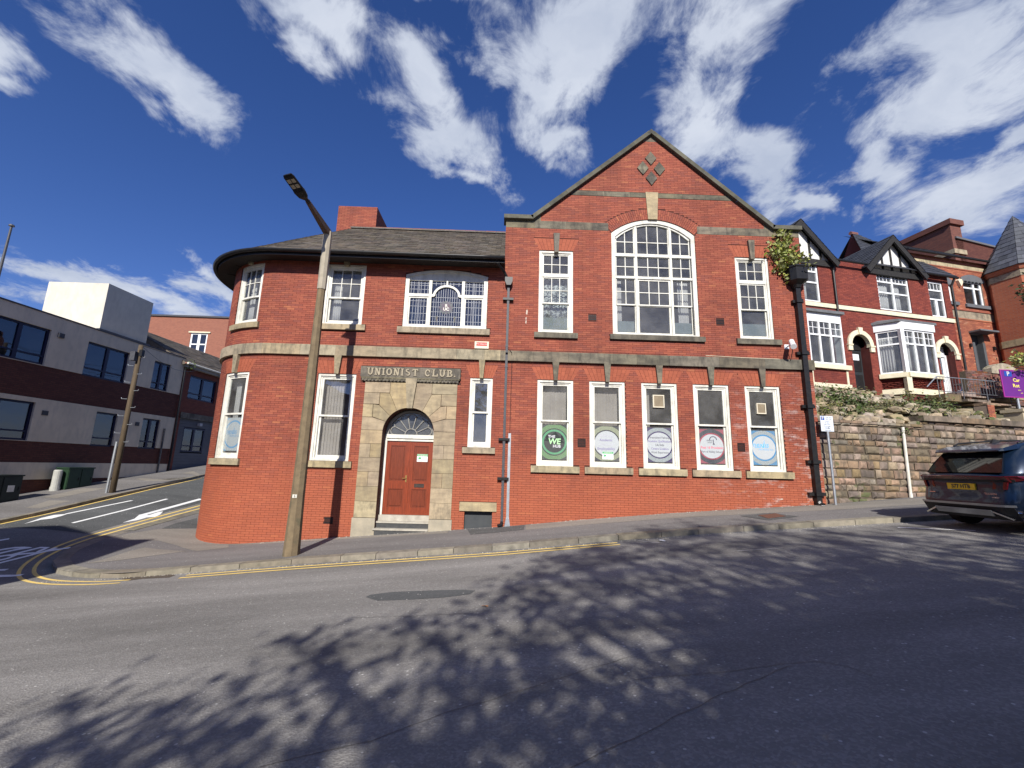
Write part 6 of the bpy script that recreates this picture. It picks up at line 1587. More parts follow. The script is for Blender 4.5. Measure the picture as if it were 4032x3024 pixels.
# give the rooms behind the windows some depth
rb = bmesh.new(); rb.from_mesh(rmh.data)
bmesh.ops.delete(rb, geom=[f for f in rb.faces if abs((f.calc_center_median()-Vector(FH(0,-.23,0))).dot(FH.Nn)) < .02 and abs(f.normal.z) < .5 and f.calc_area() > 8], context='FACES'); bmesh.ops.reverse_faces(rb, faces=rb.faces[:]); rb.to_mesh(rmh.data); rb.free()
upvc(FH, *W1, terr, -.06, (.0,) if False else (), (.5,.78), grids={(0,2):(4,2)})
upvc(FH, *W2, terr, -.06, (.5,), (.47,.76), grids={(0,2):(4,2),(1,2):(4,2)})
upvc(FH, *W3, terr, -.06, (), (.5,.76), grids={(0,2):(4,1)})
q = MB(); u_ = (W3[0]+W3[1])/2; q.fbox(FH, u_-.09, u_+.05, -.115, -.04, W3[2]+.05, W3[2]+(W3[3]-W3[2])*.5); q.build('window_post', M_UPVC, terr)
# left bay
a, b, z0, z1 = LW1
q = MB(); q.fbox(FH, a-.05, b+.02, .0, .33, z1-.0, z1+.34); q.build('bay_fascia', M_UPVC, terr)
q = MB(); q.fbox(FH, a-.1, b+.12, -.02, .45, z1+.34, z1+.46); q.build('bay_roof', pm('grey_lead', (.16,.165,.17), (.12,.125,.13), 6, .6), terr)
upvc(FH, a, b, z0, z1, terr, .33, (.33,.66), (.66,), grids={(0,1):(2,2),(1,1):(2,2),(2,1):(2,2)})
q = MB(); q.fbox(FH, b-.06, b, .0, .28, z0, z1); q.build('bay_cheek', M_UPVC, terr)
q = MB(); q.fbox(FH, a-.08, b+.22, -.02, .42, z0-.2, z0-.005); q.build('bay_sill', M_CREAM, terr)
q = MB(); q.fbox(FH, a-.02, b+.08, -.02, .30, hz0, z0-.2); bb1 = q.build('bay_base', M_HMORT, terr)
brickwork(FH, lambda z_0, z_1: [(a,b+.06)], [], zh+.02, z0-.22, 0, M_HBRICK, bb1, ch=.075, bl=.225, jt=.007, proud=.306)
for p, q_ in ((a-.03,a+.08),(b,b+.1)): m_ = MB(); m_.fbox(FH, p, q_, .2, .33, zh-.2, z0-.2); m_.build('cream_quoin', M_CREAM, terr)
m_ = MB(); m_.fbox(FH, a-.05, b+.18, .1, .36, zh+.0, zh+.17); m_.build('plinth_band', M_CREAM, terr)
# right canted bay
BC = [FH(bu0,0,0)[:2], FH(bu1,.75,0)[:2], FH(bu2,.75,0)[:2], FH(bu2+.55,0,0)[:2]]
def leg(i): p, q_ = Vector(BC[i]), Vector(BC[i+1]); return Frame(p, math.atan2(q_.y-p.y, q_.x-p.x)), (q_-p).length
for i in range(3):
    f_, L_ = leg(i)
    upvc(f_, .03, L_-.03, bz0, bz1, terr, -.02, (.36,.68) if i == 1 else (), (.67,), grids={(k,1):(2,2) for k in range(3)})
    for nm, d0, d1, z_0, z_1, mt in (('bay_fascia',-.1,.05,bz1,bz1+.33,M_UPVC),('bay_sill',-.2,.12,bz0-.2,bz0-.004,M_CREAM),('bay_base',-.25,-.06,hz0,bz0-.2,M_HMORT)):
        q = MB(); e = .04 if d1 > 0 else 0; q.fbox(f_, -e*.5, L_+e*.5, d0, d1, z_0, z_1); bo = q.build(nm, mt, terr)
    brickwork(f_, lambda z_0, z_1: [(.0,L_)], [], zh, bz0-.22, 0, M_HBRICK, bo, ch=.075, bl=.225, jt=.007, proud=-.054)
    q = MB(); q.fbox(f_, -.02, L_+.02, -.1, -.0, zh-.1, zh+.14); q.build('plinth_band', M_CREAM, terr)
q = MB(); q.box((BC[1][0]-.09,BC[1][1]-.05,bz0),(BC[1][0]+.07,BC[1][1]+.1,bz1)); q.build('bay_post', M_UPVC, terr)
q = MB(); q.box((BC[1][0]-.12,BC[1][1]-.07,zh),(BC[1][0]+.1,BC[1][1]+.1,bz0-.2)); q.build('cream_quoin', M_CREAM, terr)
q = MB(); ctr = Vector((sum(p[0] for p in BC)/4, sum(p[1] for p in BC)/4)); top_ = [Vector(p)+(Vector(p)-ctr).normalized()*.16 for p in BC]
q.add([(p.x,p.y,bz1+.33) for p in top_]+[(p.x,p.y,bz1+.43) for p in top_]+[(*FH(bu0+.25,0,bz1+.58),),(*FH(bu2+.3,0,bz1+.58),)], [(0,1,5,4),(1,2,6,5),(2,3,7,6),(4,5,8),(5,6,9,8),(6,7,9),(3,2,1,0)]); q.build('bay_roof', MATS['grey_lead'], terr)
# doors with cream arches
def arch_door(c, zs, hwid, zbot, leafmat, white):
    ang = [math.pi*i/16 for i in range(17)]; q = MB()
    q.fstrip(FH, [(c+(hwid+.2)*math.cos(t), zs+(hwid+.2)*math.sin(t)) for t in ang], [(c+hwid*math.cos(t), zs+hwid*math.sin(t)) for t in ang], -.1, .07)
    for s_ in (-1,1): q.fbox(FH, min(c+s_*hwid,c+s_*(hwid+.22)), max(c+s_*hwid,c+s_*(hwid+.22)), -.1, .075, zs-.28, zs); q.fbox(FH, min(c+s_*(hwid-.02),c+s_*(hwid+.25)), max(c+s_*(hwid-.02),c+s_*(hwid+.25)), -.1, .1, zs-.06, zs-.0)
    q.fprism(FH, [(c-.08,zs+hwid-.02),(c+.08,zs+hwid-.02),(c+.12,zs+hwid+.3),(c-.12,zs+hwid+.3)], -.1, .11); q.build('door_arch', M_CREAM, terr)
    b = MB(); b.fbox(FH, c-hwid, c+hwid, -.45, -.4, zbot-.3, zs-.02); dl = b.build('door', leafmat, terr)
    b = MB(); b.fprism(FH, [(c+hwid*.98*math.cos(t), zs+hwid*.98*math.sin(t)) for t in ang], -.42, -.38); b.build('tympanum', M_UPVC if white else M_BLACK, terr)
    b = MB()
    if white:
        rimw = [(-hwid,-hwid+.1),(hwid-.1,hwid)]
        for p, q_ in rimw: b.fbox(FH, c+p, c+q_, -.41, -.34, zbot, zs)
        b.fbox(FH, c-hwid+.1, c+hwid-.1, -.41, -.35, zs-.09, zs); b.fbox(FH, c-hwid+.2, c+hwid-.2, -.41, -.37, zbot+.02, zbot+.75)
        for k in range(4): b.fbox(FH, c-hwid*.85, c+hwid*.85, -.379, -.36, zs+.05+k*.1, zs+.12+k*.1)
        b.build('door_trim', M_UPVC, dl); m_ = MB(); m_.fbox(FH, c-.2, c+.22, -.4, -.385, zbot+.8, zs-.12); m_.build('door_pane', M_GLASSB, dl)
    else:
        b.fbox(FH, c-hwid+.02, c+hwid-.02, -.41, -.36, zs-.12, zs+.0); b.fbox(FH, c-hwid+.08, c+hwid-.08, -.40, -.385, zbot+.15, zbot+.85); b.fbox(FH, c-hwid+.08, c+hwid-.08, -.40, -.385, zbot+1.0, zs-.2); b.build('door_trim', M_BLACK, dl)
    for s_ in (-1,1):
        m_ = MB(); m_.fbox(FH, c+s_*hwid-.005, c+s_*hwid+.005, -.45, -.0, zbot-.2, zs); m_.build('door_reveal', M_HMORT, terr)
    return dl
da = arch_door(ca_, za_, hw, zh, pm('charcoal_door', (.025,.03,.034), (.03,.034,.038), 5, .5), False); arch_door(cb_, zb_, hw, zh+.05, M_UPVC, True)
pa, pzt = FH.px(*HA(562,1240), -.38); pb_, pzb = FH.px(*HA(635,1300), -.38)
q = MB(); q.fbox(FH, pa, pb_, -.385, -.377, pzb, pzt); nt2 = q.build('paper_notice', pm('paper', (.78,.8,.84), (.74,.77,.82), 5, .7)); tag(nt2, 'white paper notice pinned to the charcoal door of the terraced house', 'notice')
# gables: boards, timbers, render panels
def timber_gable(ap, fl, fr_, d, parent, zc):
    gable_face(FH, (ap[0],ap[1]-.12), (fl[0]+.12,fl[1]), (fr_[0]-.12,fr_[1]), d-.28, pm('white_roughcast', (.72,.71,.68), (.6,.59,.56), 6, .9, .5, 60), 'gable_panel', parent)
    q = MB(); q.fbox(FH, fl[0]+.05, fr_[0]-.05, d-.40, d-.22, fl[1]-.12, fl[1]+.16); q.build('tie_beam', M_TIMBER, parent)
    for k in (-2,-1,0,1,2):
        u = ap[0]+k*(fr_[0]-fl[0])*.15; zt = ap[1]-.1-abs(u-ap[0])*(ap[1]-fl[1])/(ap[0]-fl[0])
        if zt > fl[1]+.2: q = MB(); q.fbox(FH, u-.05, u+.05, d-.34, d-.245, fl[1], zt); q.build('gable_stud', M_TIMBER, parent)
    barge(FH, fl, ap, d-.08, d, .26, parent); barge(FH, fr_, ap, d-.08, d, .26, parent)
    # soffit boards and roof going back
    back = -4.2
    for f0 in (fl, fr_):
        def rp(t, s_): return Vector(FH(f0[0]+(ap[0]-f0[0])*s_, d+(back-d)*t, f0[1]+.03+(ap[1]-f0[1])*s_))
        q = MB(); q.add([rp(0,0),rp(1,0),rp(1,1),rp(0,1)], [(0,1,2,3)]); ro = q.build('gable_roof', M_SLATEB, parent); slates_on(rp, 12, .3, M_SLATEB, ro, 0, seed=int(abs(f0[0])*10))
flL = (2*apL[0]-ftR[0], ftR[1])
timber_gable(apL, flL, ftR, .3, terr, zev); timber_gable(apC, fCl, (2*apC[0]-fCl[0], fCl[1]), .3, terr, zev)
rdz = FH.px(*Z5(700,250), -4.2)[1]
gx0 = FH.px(*Z5(560,228), -4.2)[0]
def mr_(t, s_): a_ = fCl[0]+.2+(gx0-fCl[0]-.2)*s_; return Vector(FH(a_+(ur+.35-a_)*t, .22-4.4*s_, zev+.05+(rdz-zev)*s_))
q = MB(); q.add([mr_(0,0),mr_(1,0),mr_(1,1),mr_(0,1)], [(0,1,2,3)]); q.add([FH(gx0,-4.2,rdz),FH(ur+.35,-4.2,rdz),FH(ur+.35,-8.5,zev),FH(gx0,-8.5,zev)], [(0,1,2,3)]); hr = q.build('roof', M_SLATEB, terr); slates_on(mr_, 18, .3, M_SLATEB, hr, 0, seed=77)
q = MB(); q.fprism(Frame(FH(gx0,-4.2,0)[:2], HANG-math.pi/2), [(-2.2,zev+.2),(2.2,zev+.2),(0,rdz+.1)], -.2, .0); q.build('brick_gable', M_HBRICK, terr)
q = MB(); q.tube([FH(gx0-.1,-4.2,rdz+.06), FH(ur+.3,-4.2,rdz+.06)], .12, 6); q.build('ridge_tiles', M_TILE, terr)
q = MB(); g1 = FH(ftR[0]-.1,.18,zev+.02); q.tube([FH(ftR[0]-.2,.26,zev+.0), FH(fCl[0]+.1,.26,zev+.0)], .055, 8); q.tube([FH(fCr[0]-.3,.26,zev-.0), FH(ur+.3,.26,zev-.03)], .055, 8); q.build('gutter', M_BLACK, terr)
px_, pz_ = FH.px(*HA(405,505), .08); px2, pz2 = FH.px(*HA(452,862), .08)
q = MB(); q.tube([FH(px_,.2,zev-.0), FH(px_,.08,pz_), FH(px_,.08,pz2)], .045, 8); q.build('downpipe', M_BLACK, terr)
q = MB(); q.tube([FH(ur+.12,.22,zev-.05), FH(ur+.05,.1,zev-.4), FH(ur+.05,.1,zh-.3)], .05, 8); q.build('downpipe', M_BLACK, terr)
for nm, W in (('l',W1),('c',W2)):
    drape('curtain', FH, W[0]+.1, W[0]+(W[1]-W[0])*.42, W[2]+.05, W[2]+(W[3]-W[2])*.7, -.2, M_CURT, 'pale patterned curtain in the upper window under the %s timbered gable' % ('left' if nm == 'l' else 'middle'), waves=5, amp=.04)
drape('curtain', FH, W2[0]+(W2[1]-W2[0])*.55, W2[0]+(W2[1]-W2[0])*.8, W2[2]+.05, W2[2]+(W2[3]-W2[2])*.7, -.2, M_CURT, 'narrow right curtain in the upper window under the middle timbered gable', waves=4, amp=.04)
f_, L_ = leg(0); drape('curtain', f_, .1, L_*.62, bz0+.05, bz1-.25, -.18, M_CURT, 'long cream curtain in the angled light of the bay window', waves=5, amp=.05)
f_, L_ = leg(1); drape('curtain', f_, .1, L_*.30, bz0+.05, bz1-.25, -.18, M_CURT, 'long cream curtain at the left of the bay window front', waves=4, amp=.05)
drape('curtain', f_, L_*.38, L_*.55, bz0+.05, bz1-.25, -.18, M_CURT, 'narrow cream curtain in the middle of the bay window front', waves=3, amp=.05)

# ---- brown brick house with grey lintels, set back
DC = -1.1
hc = empty('brick_house', FH(8,DC,zh), 'orange brick house with grey lintels and stone bands between terrace and turret house', 'house')
FHC = Frame(FH(0,DC,0)[:2], HANG)
cu0, cu1 = ur+.02, FHC.px(*HC(960,1300))[0]+1.2
C1 = R4(FHC, HC(518,725), HC(775,1015)); C0 = R4(FHC, HC(345,760), HC(428,965)); CD = R4(FHC, HC(610,1300), HC(800,1610))
czb0, czb1 = FHC.px(*HC(430,1130))[1], FHC.px(*HC(430,1048))[1]; cf0, cf1 = FHC.px(*HC(300,575))[1], FHC.px(*HC(300,530))[1]; cez = FHC.px(*HC(300,490))[1]
C0 = (C0[0]-.5, C0[1], C0[2], C0[3])
holes_wall(FHC, cu0-1.2, cu1, hz0, cez, [C1,C0,(CD[0],CD[1],hz0,CD[3])], -.004, M_CMORT, 'wall', hc, back=.25)
cw = [c for c in hc.children if c.name.startswith('wall')][0]
brickwork(FHC, lambda a, b: [(cu0-1.2,cu1)], [C1,C0,(CD[0],CD[1],hz0,CD[3]),(cu0-1.2,cu1,czb0,czb1),(cu0-1.2,cu1,cf0,cf1)], zh-.4, cez, 100, M_CBRICK, cw, ch=.075, bl=.225, jt=.009, proud=.005)
for z0, z1 in ((czb0,czb1),(cf0,cf1)): q = MB(); q.fbox(FHC, cu0-1.2, cu1, -.05, .012, z0, z1); q.build('stone_band', M_STONE, hc); q = MB(); q.fbox(FHC, cu0-1.2, cu1, -.05, .05, z1, z1+.08); q.fbox(FHC, cu0-1.2, cu1, -.05, .03, z0-.06, z0); q.build('moulded_course', M_CBRICK, hc)
M_GLINT = pm('grey_painted_lintel', (.13,.135,.145), (.11,.115,.125), 4, .7)
for W in (C1, C0):
    upvc(FHC, *W, hc, -.08, (.62,) if W is C1 else (), (.72,), w=.085, gm=M_GLASSB)
    A, _ = seg_arch(W[0]-.12, W[1]+.14, W[3]+.12, .22, 10)
    q = MB(); q.fprism(FHC, [(W[0]-.12,W[3]-.04),(W[1]+.14,W[3]-.04)]+A[::-1], -.05, .05)
    for k in range(6): u = W[0]+.04+(W[1]-W[0]-.08)*k/5; q.fprism(FHC, [(u-.07,W[3]-.03),(u+.07,W[3]-.03),(u,W[3]-.11)], -.04, .045)
    q.build('lintel', M_GLINT, hc)
    q = MB(); q.fbox(FHC, W[0]-.1, W[1]+.25, -.1, .1, W[2]-.18, W[2]-.005); q.build('window_sill', M_GLINT, hc)
q = MB(); q.fbox(FHC, CD[0]-.12, CD[1]+.3, -.05, .5, CD[3]-.02, CD[3]+.06); q.build('door_canopy', M_GLINT, hc)
q = MB(); q.fbox(FHC, CD[0], CD[0]+.16, -.3, .02, zh-.3, CD[3]-.5); q.fbox(FHC, CD[1]-.16, CD[1], -.3, .02, zh-.3, CD[3]-.5); q.fbox(FHC, CD[0]+.17, CD[1]-.17, -.5, -.42, zh-.3, CD[3]); q.build('door', pm('grey_door', (.10,.105,.11), (.08,.085,.09), 4, .5), hc)
au, az = FHC.px(*HC(475,765)); q = MB(); q.fprism(FHC, [(au-.16,az+.12),(au-.1,az+.2),(au+.1,az+.2),(au+.16,az+.05),(au,az-.2)][::-1], .0, .14); q.build('alarm_box', M_CREAM, hc)
for x in (600,858): u, z = FHC.px(*HC(x,1440 if x < 700 else 1475)); q = MB(); q.fbox(FHC, u-.04, u+.04, .0, .1, z-.1, z+.1); q.build('wall_lamp', M_BLACK, hc)
q = MB(); q.fbox(FHC, cu0-1.2, cu1, -6, -.26, hz0, cez-.1); q.build('core', MATS['dim_interior'], hc)
crz = FHC.px(*HC(500,480), -2.4)[1]+.5
def cr_(t, s_): return Vector(FHC(cu0-1.0+(cu1-cu0+1.0)*t, .25-3.2*s_, cez+.05+(crz-cez)*s_))
q = MB(); q.add([cr_(0,0),cr_(1,0),cr_(1,1),cr_(0,1)], [(0,1,2,3)]); cro = q.build('roof', M_SLATEB, hc); slates_on(cr_, 14, .3, M_SLATEB, cro, 0, seed=78)
q = MB(); q.tube([FHC(cu0-1,.3,cez+.03), FHC(cu1,.3,cez+.03)], .06, 8); q.build('gutter', M_BLACK, hc)
# party-wall chimney running back, parapet verge to its right
kx, kz = FHC.px(*HC(435,80), -2.6); kz0 = FHC.px(*HC(435,340), -2.6)[1]-1.5
q = MB(); q.fbox(FHC, kx-.45, kx+.42, -6.8, -2.6, kz0-1, kz-.15); ch2 = q.build('chimney', pm('chimney_brick', (.17,.062,.045), (.12,.045,.035), 3, .9), hc); brick_texture(MATS['chimney_brick'], (.19,.07,.05), (.13,.05,.04), (.12,.07,.06))
q = MB(); q.fbox(FHC, kx-.58, kx+.55, -6.9, -2.47, kz-.32, kz+.02); q.build('chimney_cap', MATS['chimney_brick'], ch2)
q = MB(); q.fbox(FHC, kx-.52, kx+.49, -6.85, -2.53, kz0+.9, kz0+1.2); q.build('stone_band', M_STONE, ch2)
for k in range(5): p = FHC(kx, -3.1-k*.85, kz); q = MB(); q.tube([(p[0],p[1],kz),(p[0],p[1],kz+.16)], [.1,.085], 8); q.build('chimney_pot', pm('pale_pot', (.55,.5,.42), (.45,.4,.33), 4, .8), ch2)

# ---- turret house at the right edge
TD = -.2; tcu, _ = FH.px(4036,1093,TD); tc = Vector(FH(tcu,TD,0)); TR = 1.55
tzE = (Vector(FH(tcu,.6+TR,0))); FT = Frame(FH(0,.6+TR*.8,0)[:2], HANG)
tze = FH.px(*HC(815,590), TD)[1]; tza = FH.px(*HC(1062,25), TD)[1]; apx = FH.px(*HC(1062,25), TD)[0]
tur = empty('turret_house', (tc.x,tc.y,zh), 'orange brick turret house with pointed slate spire at the right edge', 'house')
def octa(r, z, n=8): return [(tc.x+r*math.cos(2*math.pi*(i+.5)/n+HANG), tc.y+r*math.sin(2*math.pi*(i+.5)/n+HANG), z) for i in range(n)]
M_OBRICK = pm('orange_brick', (.36,.105,.05), (.29,.08,.042), 3, .85); brick_texture(M_OBRICK, (.40,.12,.058), (.32,.09,.048), (.30,.16,.11))
q = MB(); q.loft([octa(TR,hz0-1), octa(TR,tze)]); q.build('turret_wall', M_OBRICK, tur)
for hw_, z in ((.30,tze-.55),(.34,tze-4.05)):
    q = MB(); q.loft([octa(TR+.03,z), octa(TR+.03,z+hw_)]); q.build('stone_band', M_STONE, tur)
q = MB(); q.loft([octa(TR+.06,tze-.2), octa(TR+.16,tze)]); q.build('eaves_moulding', M_OBRICK, tur)
apc = Vector(FH(apx,.6,0)); sp_r = [octa(TR+.3,tze-.02)]
spb = MB(); base = octa(TR+.22,tze); A_ = (tc.x, tc.y, tza)
spb.add(base+[A_], [(i,(i+1)%8,8) for i in range(8)]); spo = spb.build('spire', M_SLATEB, tur)
for i in range(8):
    def sf(t, s_, i=i): a, b = Vector(base[i]), Vector(base[(i+1)%8]); return a.lerp(b, t).lerp(Vector(A_), s_*.97)
    slates_on(sf, 12, .3, pm('spire_slate', (.10,.105,.12), (.075,.078,.09), 3, .35, island=.25), spo, 0, seed=90+i)
q = MB(); q.fbox(FH, tcu-.2, tcu+8, -7, -.1, hz0-1, tze); q.build('house_wall', M_OBRICK, tur)
q = MB(); q.fbox(FHC, kx+.45, tcu+4, -6.4, -2.62, hz0, FHC.px(*HC(600,330), -2.6)[1]); q.build('rear_wing_wall', M_DKBRICK, tur)
q = MB(); e0, e1 = FHC.px(*HC(450,270), -2.55), FHC.px(*HC(935,390), -2.55); q.fprism(FHC, [e0, e1, (e1[0],e1[1]+.12), (e0[0],e0[1]+.12)], -6.4, -2.5); q.build('verge', M_GLINT, tur)
q = MB(); q.fprism(FHC, [(kx+.3,cez-.5),(e1[0]+1,cez-.5),(e1[0]+1,e1[1]-.0),e0], -3.0, -2.6); q.build('gable_wall', M_DKBRICK, tur)
for i, (zz0, zz1) in enumerate(((tze-2.6,tze-1.1),(tze-6.3,tze-4.7))):
    oc = octa(TR,0); 
    for k in (4,5,6):
        a, b = Vector(oc[k][:2]), Vector(oc[(k+1)%8][:2]); L_ = (b-a).length; f_ = Frame(a, math.atan2(b.y-a.y, b.x-a.x))
        if f_.Nn.dot(Vector((CAM.x-a.x, CAM.y-a.y, 0))) < 0: f_ = Frame(b, math.atan2(a.y-b.y, a.x-b.x))
        upvc(f_, L_*.24, L_*.76, zz0, zz1, tur, .05, (), (.68,), w=.08, gm=M_GLASSB)
        q = MB(); A, _ = seg_arch(L_*.17, L_*.83, zz1+.08, .2, 8); q.fprism(f_, [(L_*.17,zz1-.05),(L_*.83,zz1-.05)]+A[::-1], -.02, .09); q.build('lintel', M_GLINT, tur)
        q = MB(); q.fbox(f_, L_*.18, L_*.82, -.02, .14, zz0-.16, zz0); q.build('window_sill', M_GLINT, tur)
# shrub at the frame edge
pp = FH(FH.px(4030,1215,2.6)[0],2.6,FH.px(4030,1200,2.6)[1]); 
def small_tree(name, base, height, crown, n, size, mat, label, cat, seed, group=None):
    rg = random.Random(seed); root = empty(name, base, label, cat, group); b = Vector(base); top = b+Vector((0,0,height)); tr = MB()
    tr.tube([b-Vector((0,0,.2)), b.lerp(top,.4)+Vector((.05,0,0)), b.lerp(top,.8)], [.07,.05,.02], 7); lf = MB()
    for k in range(9):
        e = top+Vector((rg.uniform(-1,1)*crown[0]*.7, rg.uniform(-1,1)*crown[1]*.7, rg.uniform(-.9,.6)*crown[2])); s0 = b.lerp(top, rg.uniform(.4,.8)); tr.tube([s0, s0.lerp(e,.5)+Vector((0,0,.08)), e], [.025,.016,.006], 5)
        for j in range(n//9):
            p = s0.lerp(e, rg.uniform(.35,1.1))+Vector((rg.gauss(0,.22)*crown[0], rg.gauss(0,.22)*crown[1], rg.gauss(0,.22)*crown[2])); a, t = rg.uniform(0,6.28), rg.uniform(-.8,.8); s_ = size*rg.uniform(.6,1.3)
            ax = Vector((math.cos(a)*math.cos(t), math.sin(a)*math.cos(t), math.sin(t))); sd2 = ax.orthogonal().normalized(); sd2.rotate(Matrix.Rotation(rg.uniform(0,3.1),3,ax)); lf.add([p, p+ax*s_*.5+sd2*s_*.32, p+ax*s_, p+ax*s_*.5-sd2*s_*.32], [(0,1,2,3)])
    tr.build('trunk', pm('bark', (.10,.08,.06), (.07,.055,.04), 8, .9, .5, 30), root); lf.build('crown', mat, root); return root
sx, sz = FH.px(4075,1130,2.8)
small_tree('shrub_tree', FH(sx+.2,2.8,zh), sz-zh, (.7,.6,1.0), 900, .16, pm('dark_shrub_leaves', (.045,.075,.03), (.03,.05,.022), 8, .6, island=.3), 'dark leafy shrub in front of the turret house at the right edge', 'shrub', 61)
sx, sz = FH.px(4020,1405,2.9); leaf_clump('shrub', [(FH(sx+.1,2.9,sz-.15), (.5,.4,.35))], 45, .14, M_IVY, 'yellow green shrub below the turret windows at the right edge', 'shrub', seed=62)
# ---- garden wall in front of the brick house with its parked car
FGW = Frame(FH(0,1.7,0)[:2], HANG)
a, zt = FGW.px(*HD(660,390)); b = FGW.px(*HD(1290,330))[0]+1.5; zb = FGW.px(*HD(800,760))[1]-.3
gw = empty('garden_wall', FGW(a,0,zb), 'weathered red brick garden wall behind the railings', 'wall')
q = MB(); q.fbox(FGW, a, b, -.22, -.004, zb, zt+.1); q.build('core', M_JOINT, gw)
brickwork(FGW, lambda z0, z1: [(a,b)], [], zb, zt+.1, 120, pm('dark_garden_brick', (.20,.085,.06), (.11,.06,.045), 5, .9, .4, 40, island=.35), gw, ch=.075, bl=.225, jt=.01, proud=.004)
a2, z2 = FGW.px(*HD(1080,280)); b2, z2b = FGW.px(*HD(1520,265)); q = MB(); A, _ = seg_arch(a2, b2, z2-.05, .25, 12); q.fprism(FGW, [(a2,zt+.1),(b2,zt+.1)]+A[::-1], -.26, .04); q.build('arched_coping', M_RUBBLE, gw)
# ---- railings
FRL = Frame(FH(0,2.3,0)[:2], HANG)
r0 = FRL.px(*HD(0,625)); r1 = FRL.px(*HD(165,445)); r2 = FRL.px(*HD(1290,522)); rbz = FRL.px(*HD(700,735))[1]
rl_ = empty('railing', FRL(r1[0],0,rbz), 'grey metal railing with scrollwork along the garden path below the bay window', 'railing')
q = MB(); q.tube([FRL(r0[0],0,r0[1]), FRL(r1[0]-.03,0,r1[1]-.02), FRL(r1[0],0,r1[1]), FRL(r2[0]+.6,0,r1[1]-.0)], .018, 8); q.build('handrail', M_GALV, rl_)
M_RAILB = pm('railing_steel', (.15,.155,.17), (.11,.115,.13), 8, .5, metal=.4)
q = MB(); q.tube([FRL(r1[0],0,rbz), FRL(r2[0]+.6,0,rbz)], .014, 6); q.build('bottom_rail', M_RAILB, rl_)
n = 26
for k in range(n+1):
    u = r1[0]+(r2[0]+.6-r1[0])*k/n
    if k in (10,11,20,21): continue
    q = MB(); q.tube([FRL(u,0,rbz-(.25 if k % 8 == 0 else 0)), FRL(u,0,r1[1])], .016 if k % 8 == 0 else .007, 6); q.build('baluster', M_RAILB, rl_)
for kc in (10.5, 20.5):
    u = r1[0]+(r2[0]+.6-r1[0])*kc/n; H = r1[1]-rbz; q = MB()
    for s_ in (-1,1):
        q.tube([FRL(u+s_*(.02+.07*math.sin(t*1.0)), 0, rbz+H*(.1+.8*t/6.28)) for t in [6.28*i/16 for i in range(17)]], .009, 5)
        q.tube([FRL(u+s_*(.08+.05*math.cos(t)), 0, rbz+H*.6+.05*math.sin(t)) for t in [6.28*i/12 for i in range(13)]], .008, 5)
    q.build('scroll', M_RAILB, rl_)
# ---- purple car park board
FS_ = Frame((0,15.2), R_(4)); a, zt = FS_.px(*HD(1245,325)); _, zb = FS_.px(*HD(1335,800)); u1 = a+1.35
pub = empty('car_park_board', FS_(a+.5,0,zb-1), 'purple car park sign board with yellow lettering on a grey post', 'sign')
M_PURP = pm('purple_board', (.135,.022,.20), (.12,.02,.185), 3, .45); M_MAG = pm('magenta_edge', (.36,.03,.25), (.33,.028,.23), 3, .45); M_YTXT = pm('yellow_print', (.82,.72,.12), (.8,.7,.12), 3, .5); M_PBLUE = pm('parking_blue', (.02,.07,.35), (.02,.065,.32), 3, .45)
q = MB(); q.fbox(FS_, a, u1, -.03, .0, zb, zt); q.build('board', M_PURP, pub)
q = MB(); t_ = .028; q.fbox(FS_, a-.004, a+t_, -.02, .006, zb, zt); q.fbox(FS_, u1-t_, u1+.004, -.02, .006, zb, zt); q.fbox(FS_, a+t_, u1-t_, -.02, .005, zb-.002, zb+t_); q.fbox(FS_, a+t_, u1-t_, -.02, .005, zt-t_, zt+.002); q.build('border', M_MAG, pub)
pu0, pzt = FS_.px(*HD(1315,355)); pu1, pzb = FS_.px(*HD(1462,450))
q = MB(); q.fbox(FS_, pu0, pu1, .0, .006, pzb, pzt); q.build('parking_panel', M_PBLUE, pub)
text(FS_, 'P', (pu0+pu1)/2, (pzb+pzt)/2, (pzt-pzb)*1.15, .0075, M_WHITE, pub, bold=.004)
for tx, x, y, s_ in (('Car', 1475,510,.30),('Rot',1475,605,.30),('28 M',1565,685,.10),('park',1615,732,.08)):
    u, z = FS_.px(*HD(x,y)); text(FS_, tx, u, z, s_*(pzt-pzb)*3.1, .003, M_YTXT, pub, align='LEFT', bold=.003 if s_ > .2 else 0)
pu, pz0 = FS_.px(*HD(1580,800)); q = MB(); q.tube([FS_(pu,-.06,zt1-1.0), FS_(pu,-.06,zt-.1)], .045, 10); q.build('post', M_GALV, pub)
# ---- parking sign by the club
FSP = Frame((9.6,12.5), R_(3)); su, _ = FSP.px(*ZW(452,1148)); sb = Vector(FSP(su,0,0)); sb.z = T(sb.x,sb.y); S5 = lambda x, y: (x/16.59+3200, y/16.59+1620)
_, szt = FSP.px(*S5(850,300)); _, szb = FSP.px(*S5(980,1305)); sa = FSP.px(*S5(500,760))[0]; sb2 = FSP.px(*S5(1320,760))[0]; sc_ = (sa+sb2)/2
psn = empty('parking_sign', sb, 'white parking sign with blue P panel on a grey post beside the black drainpipe', 'sign')
q = MB(); q.tube([(sb.x,sb.y,sb.z-.1), (FSP(sc_+.02,-.03,0)[0],FSP(sc_,-.03,0)[1],szt-.1)], .034, 10); q.build('post', M_GALV, psn)
M_SIGNW = pm('sign_white', (.66,.71,.78), (.62,.67,.74), 3, .4); M_INK = pm('sign_ink', (.03,.035,.05), (.03,.035,.05), 3, .5)
q = MB(); q.fbox(FSP, sa, sb2, .0, .012, szb, szt); q.build('sign_plate', M_SIGNW, psn)
w, h = sb2-sa, szt-szb
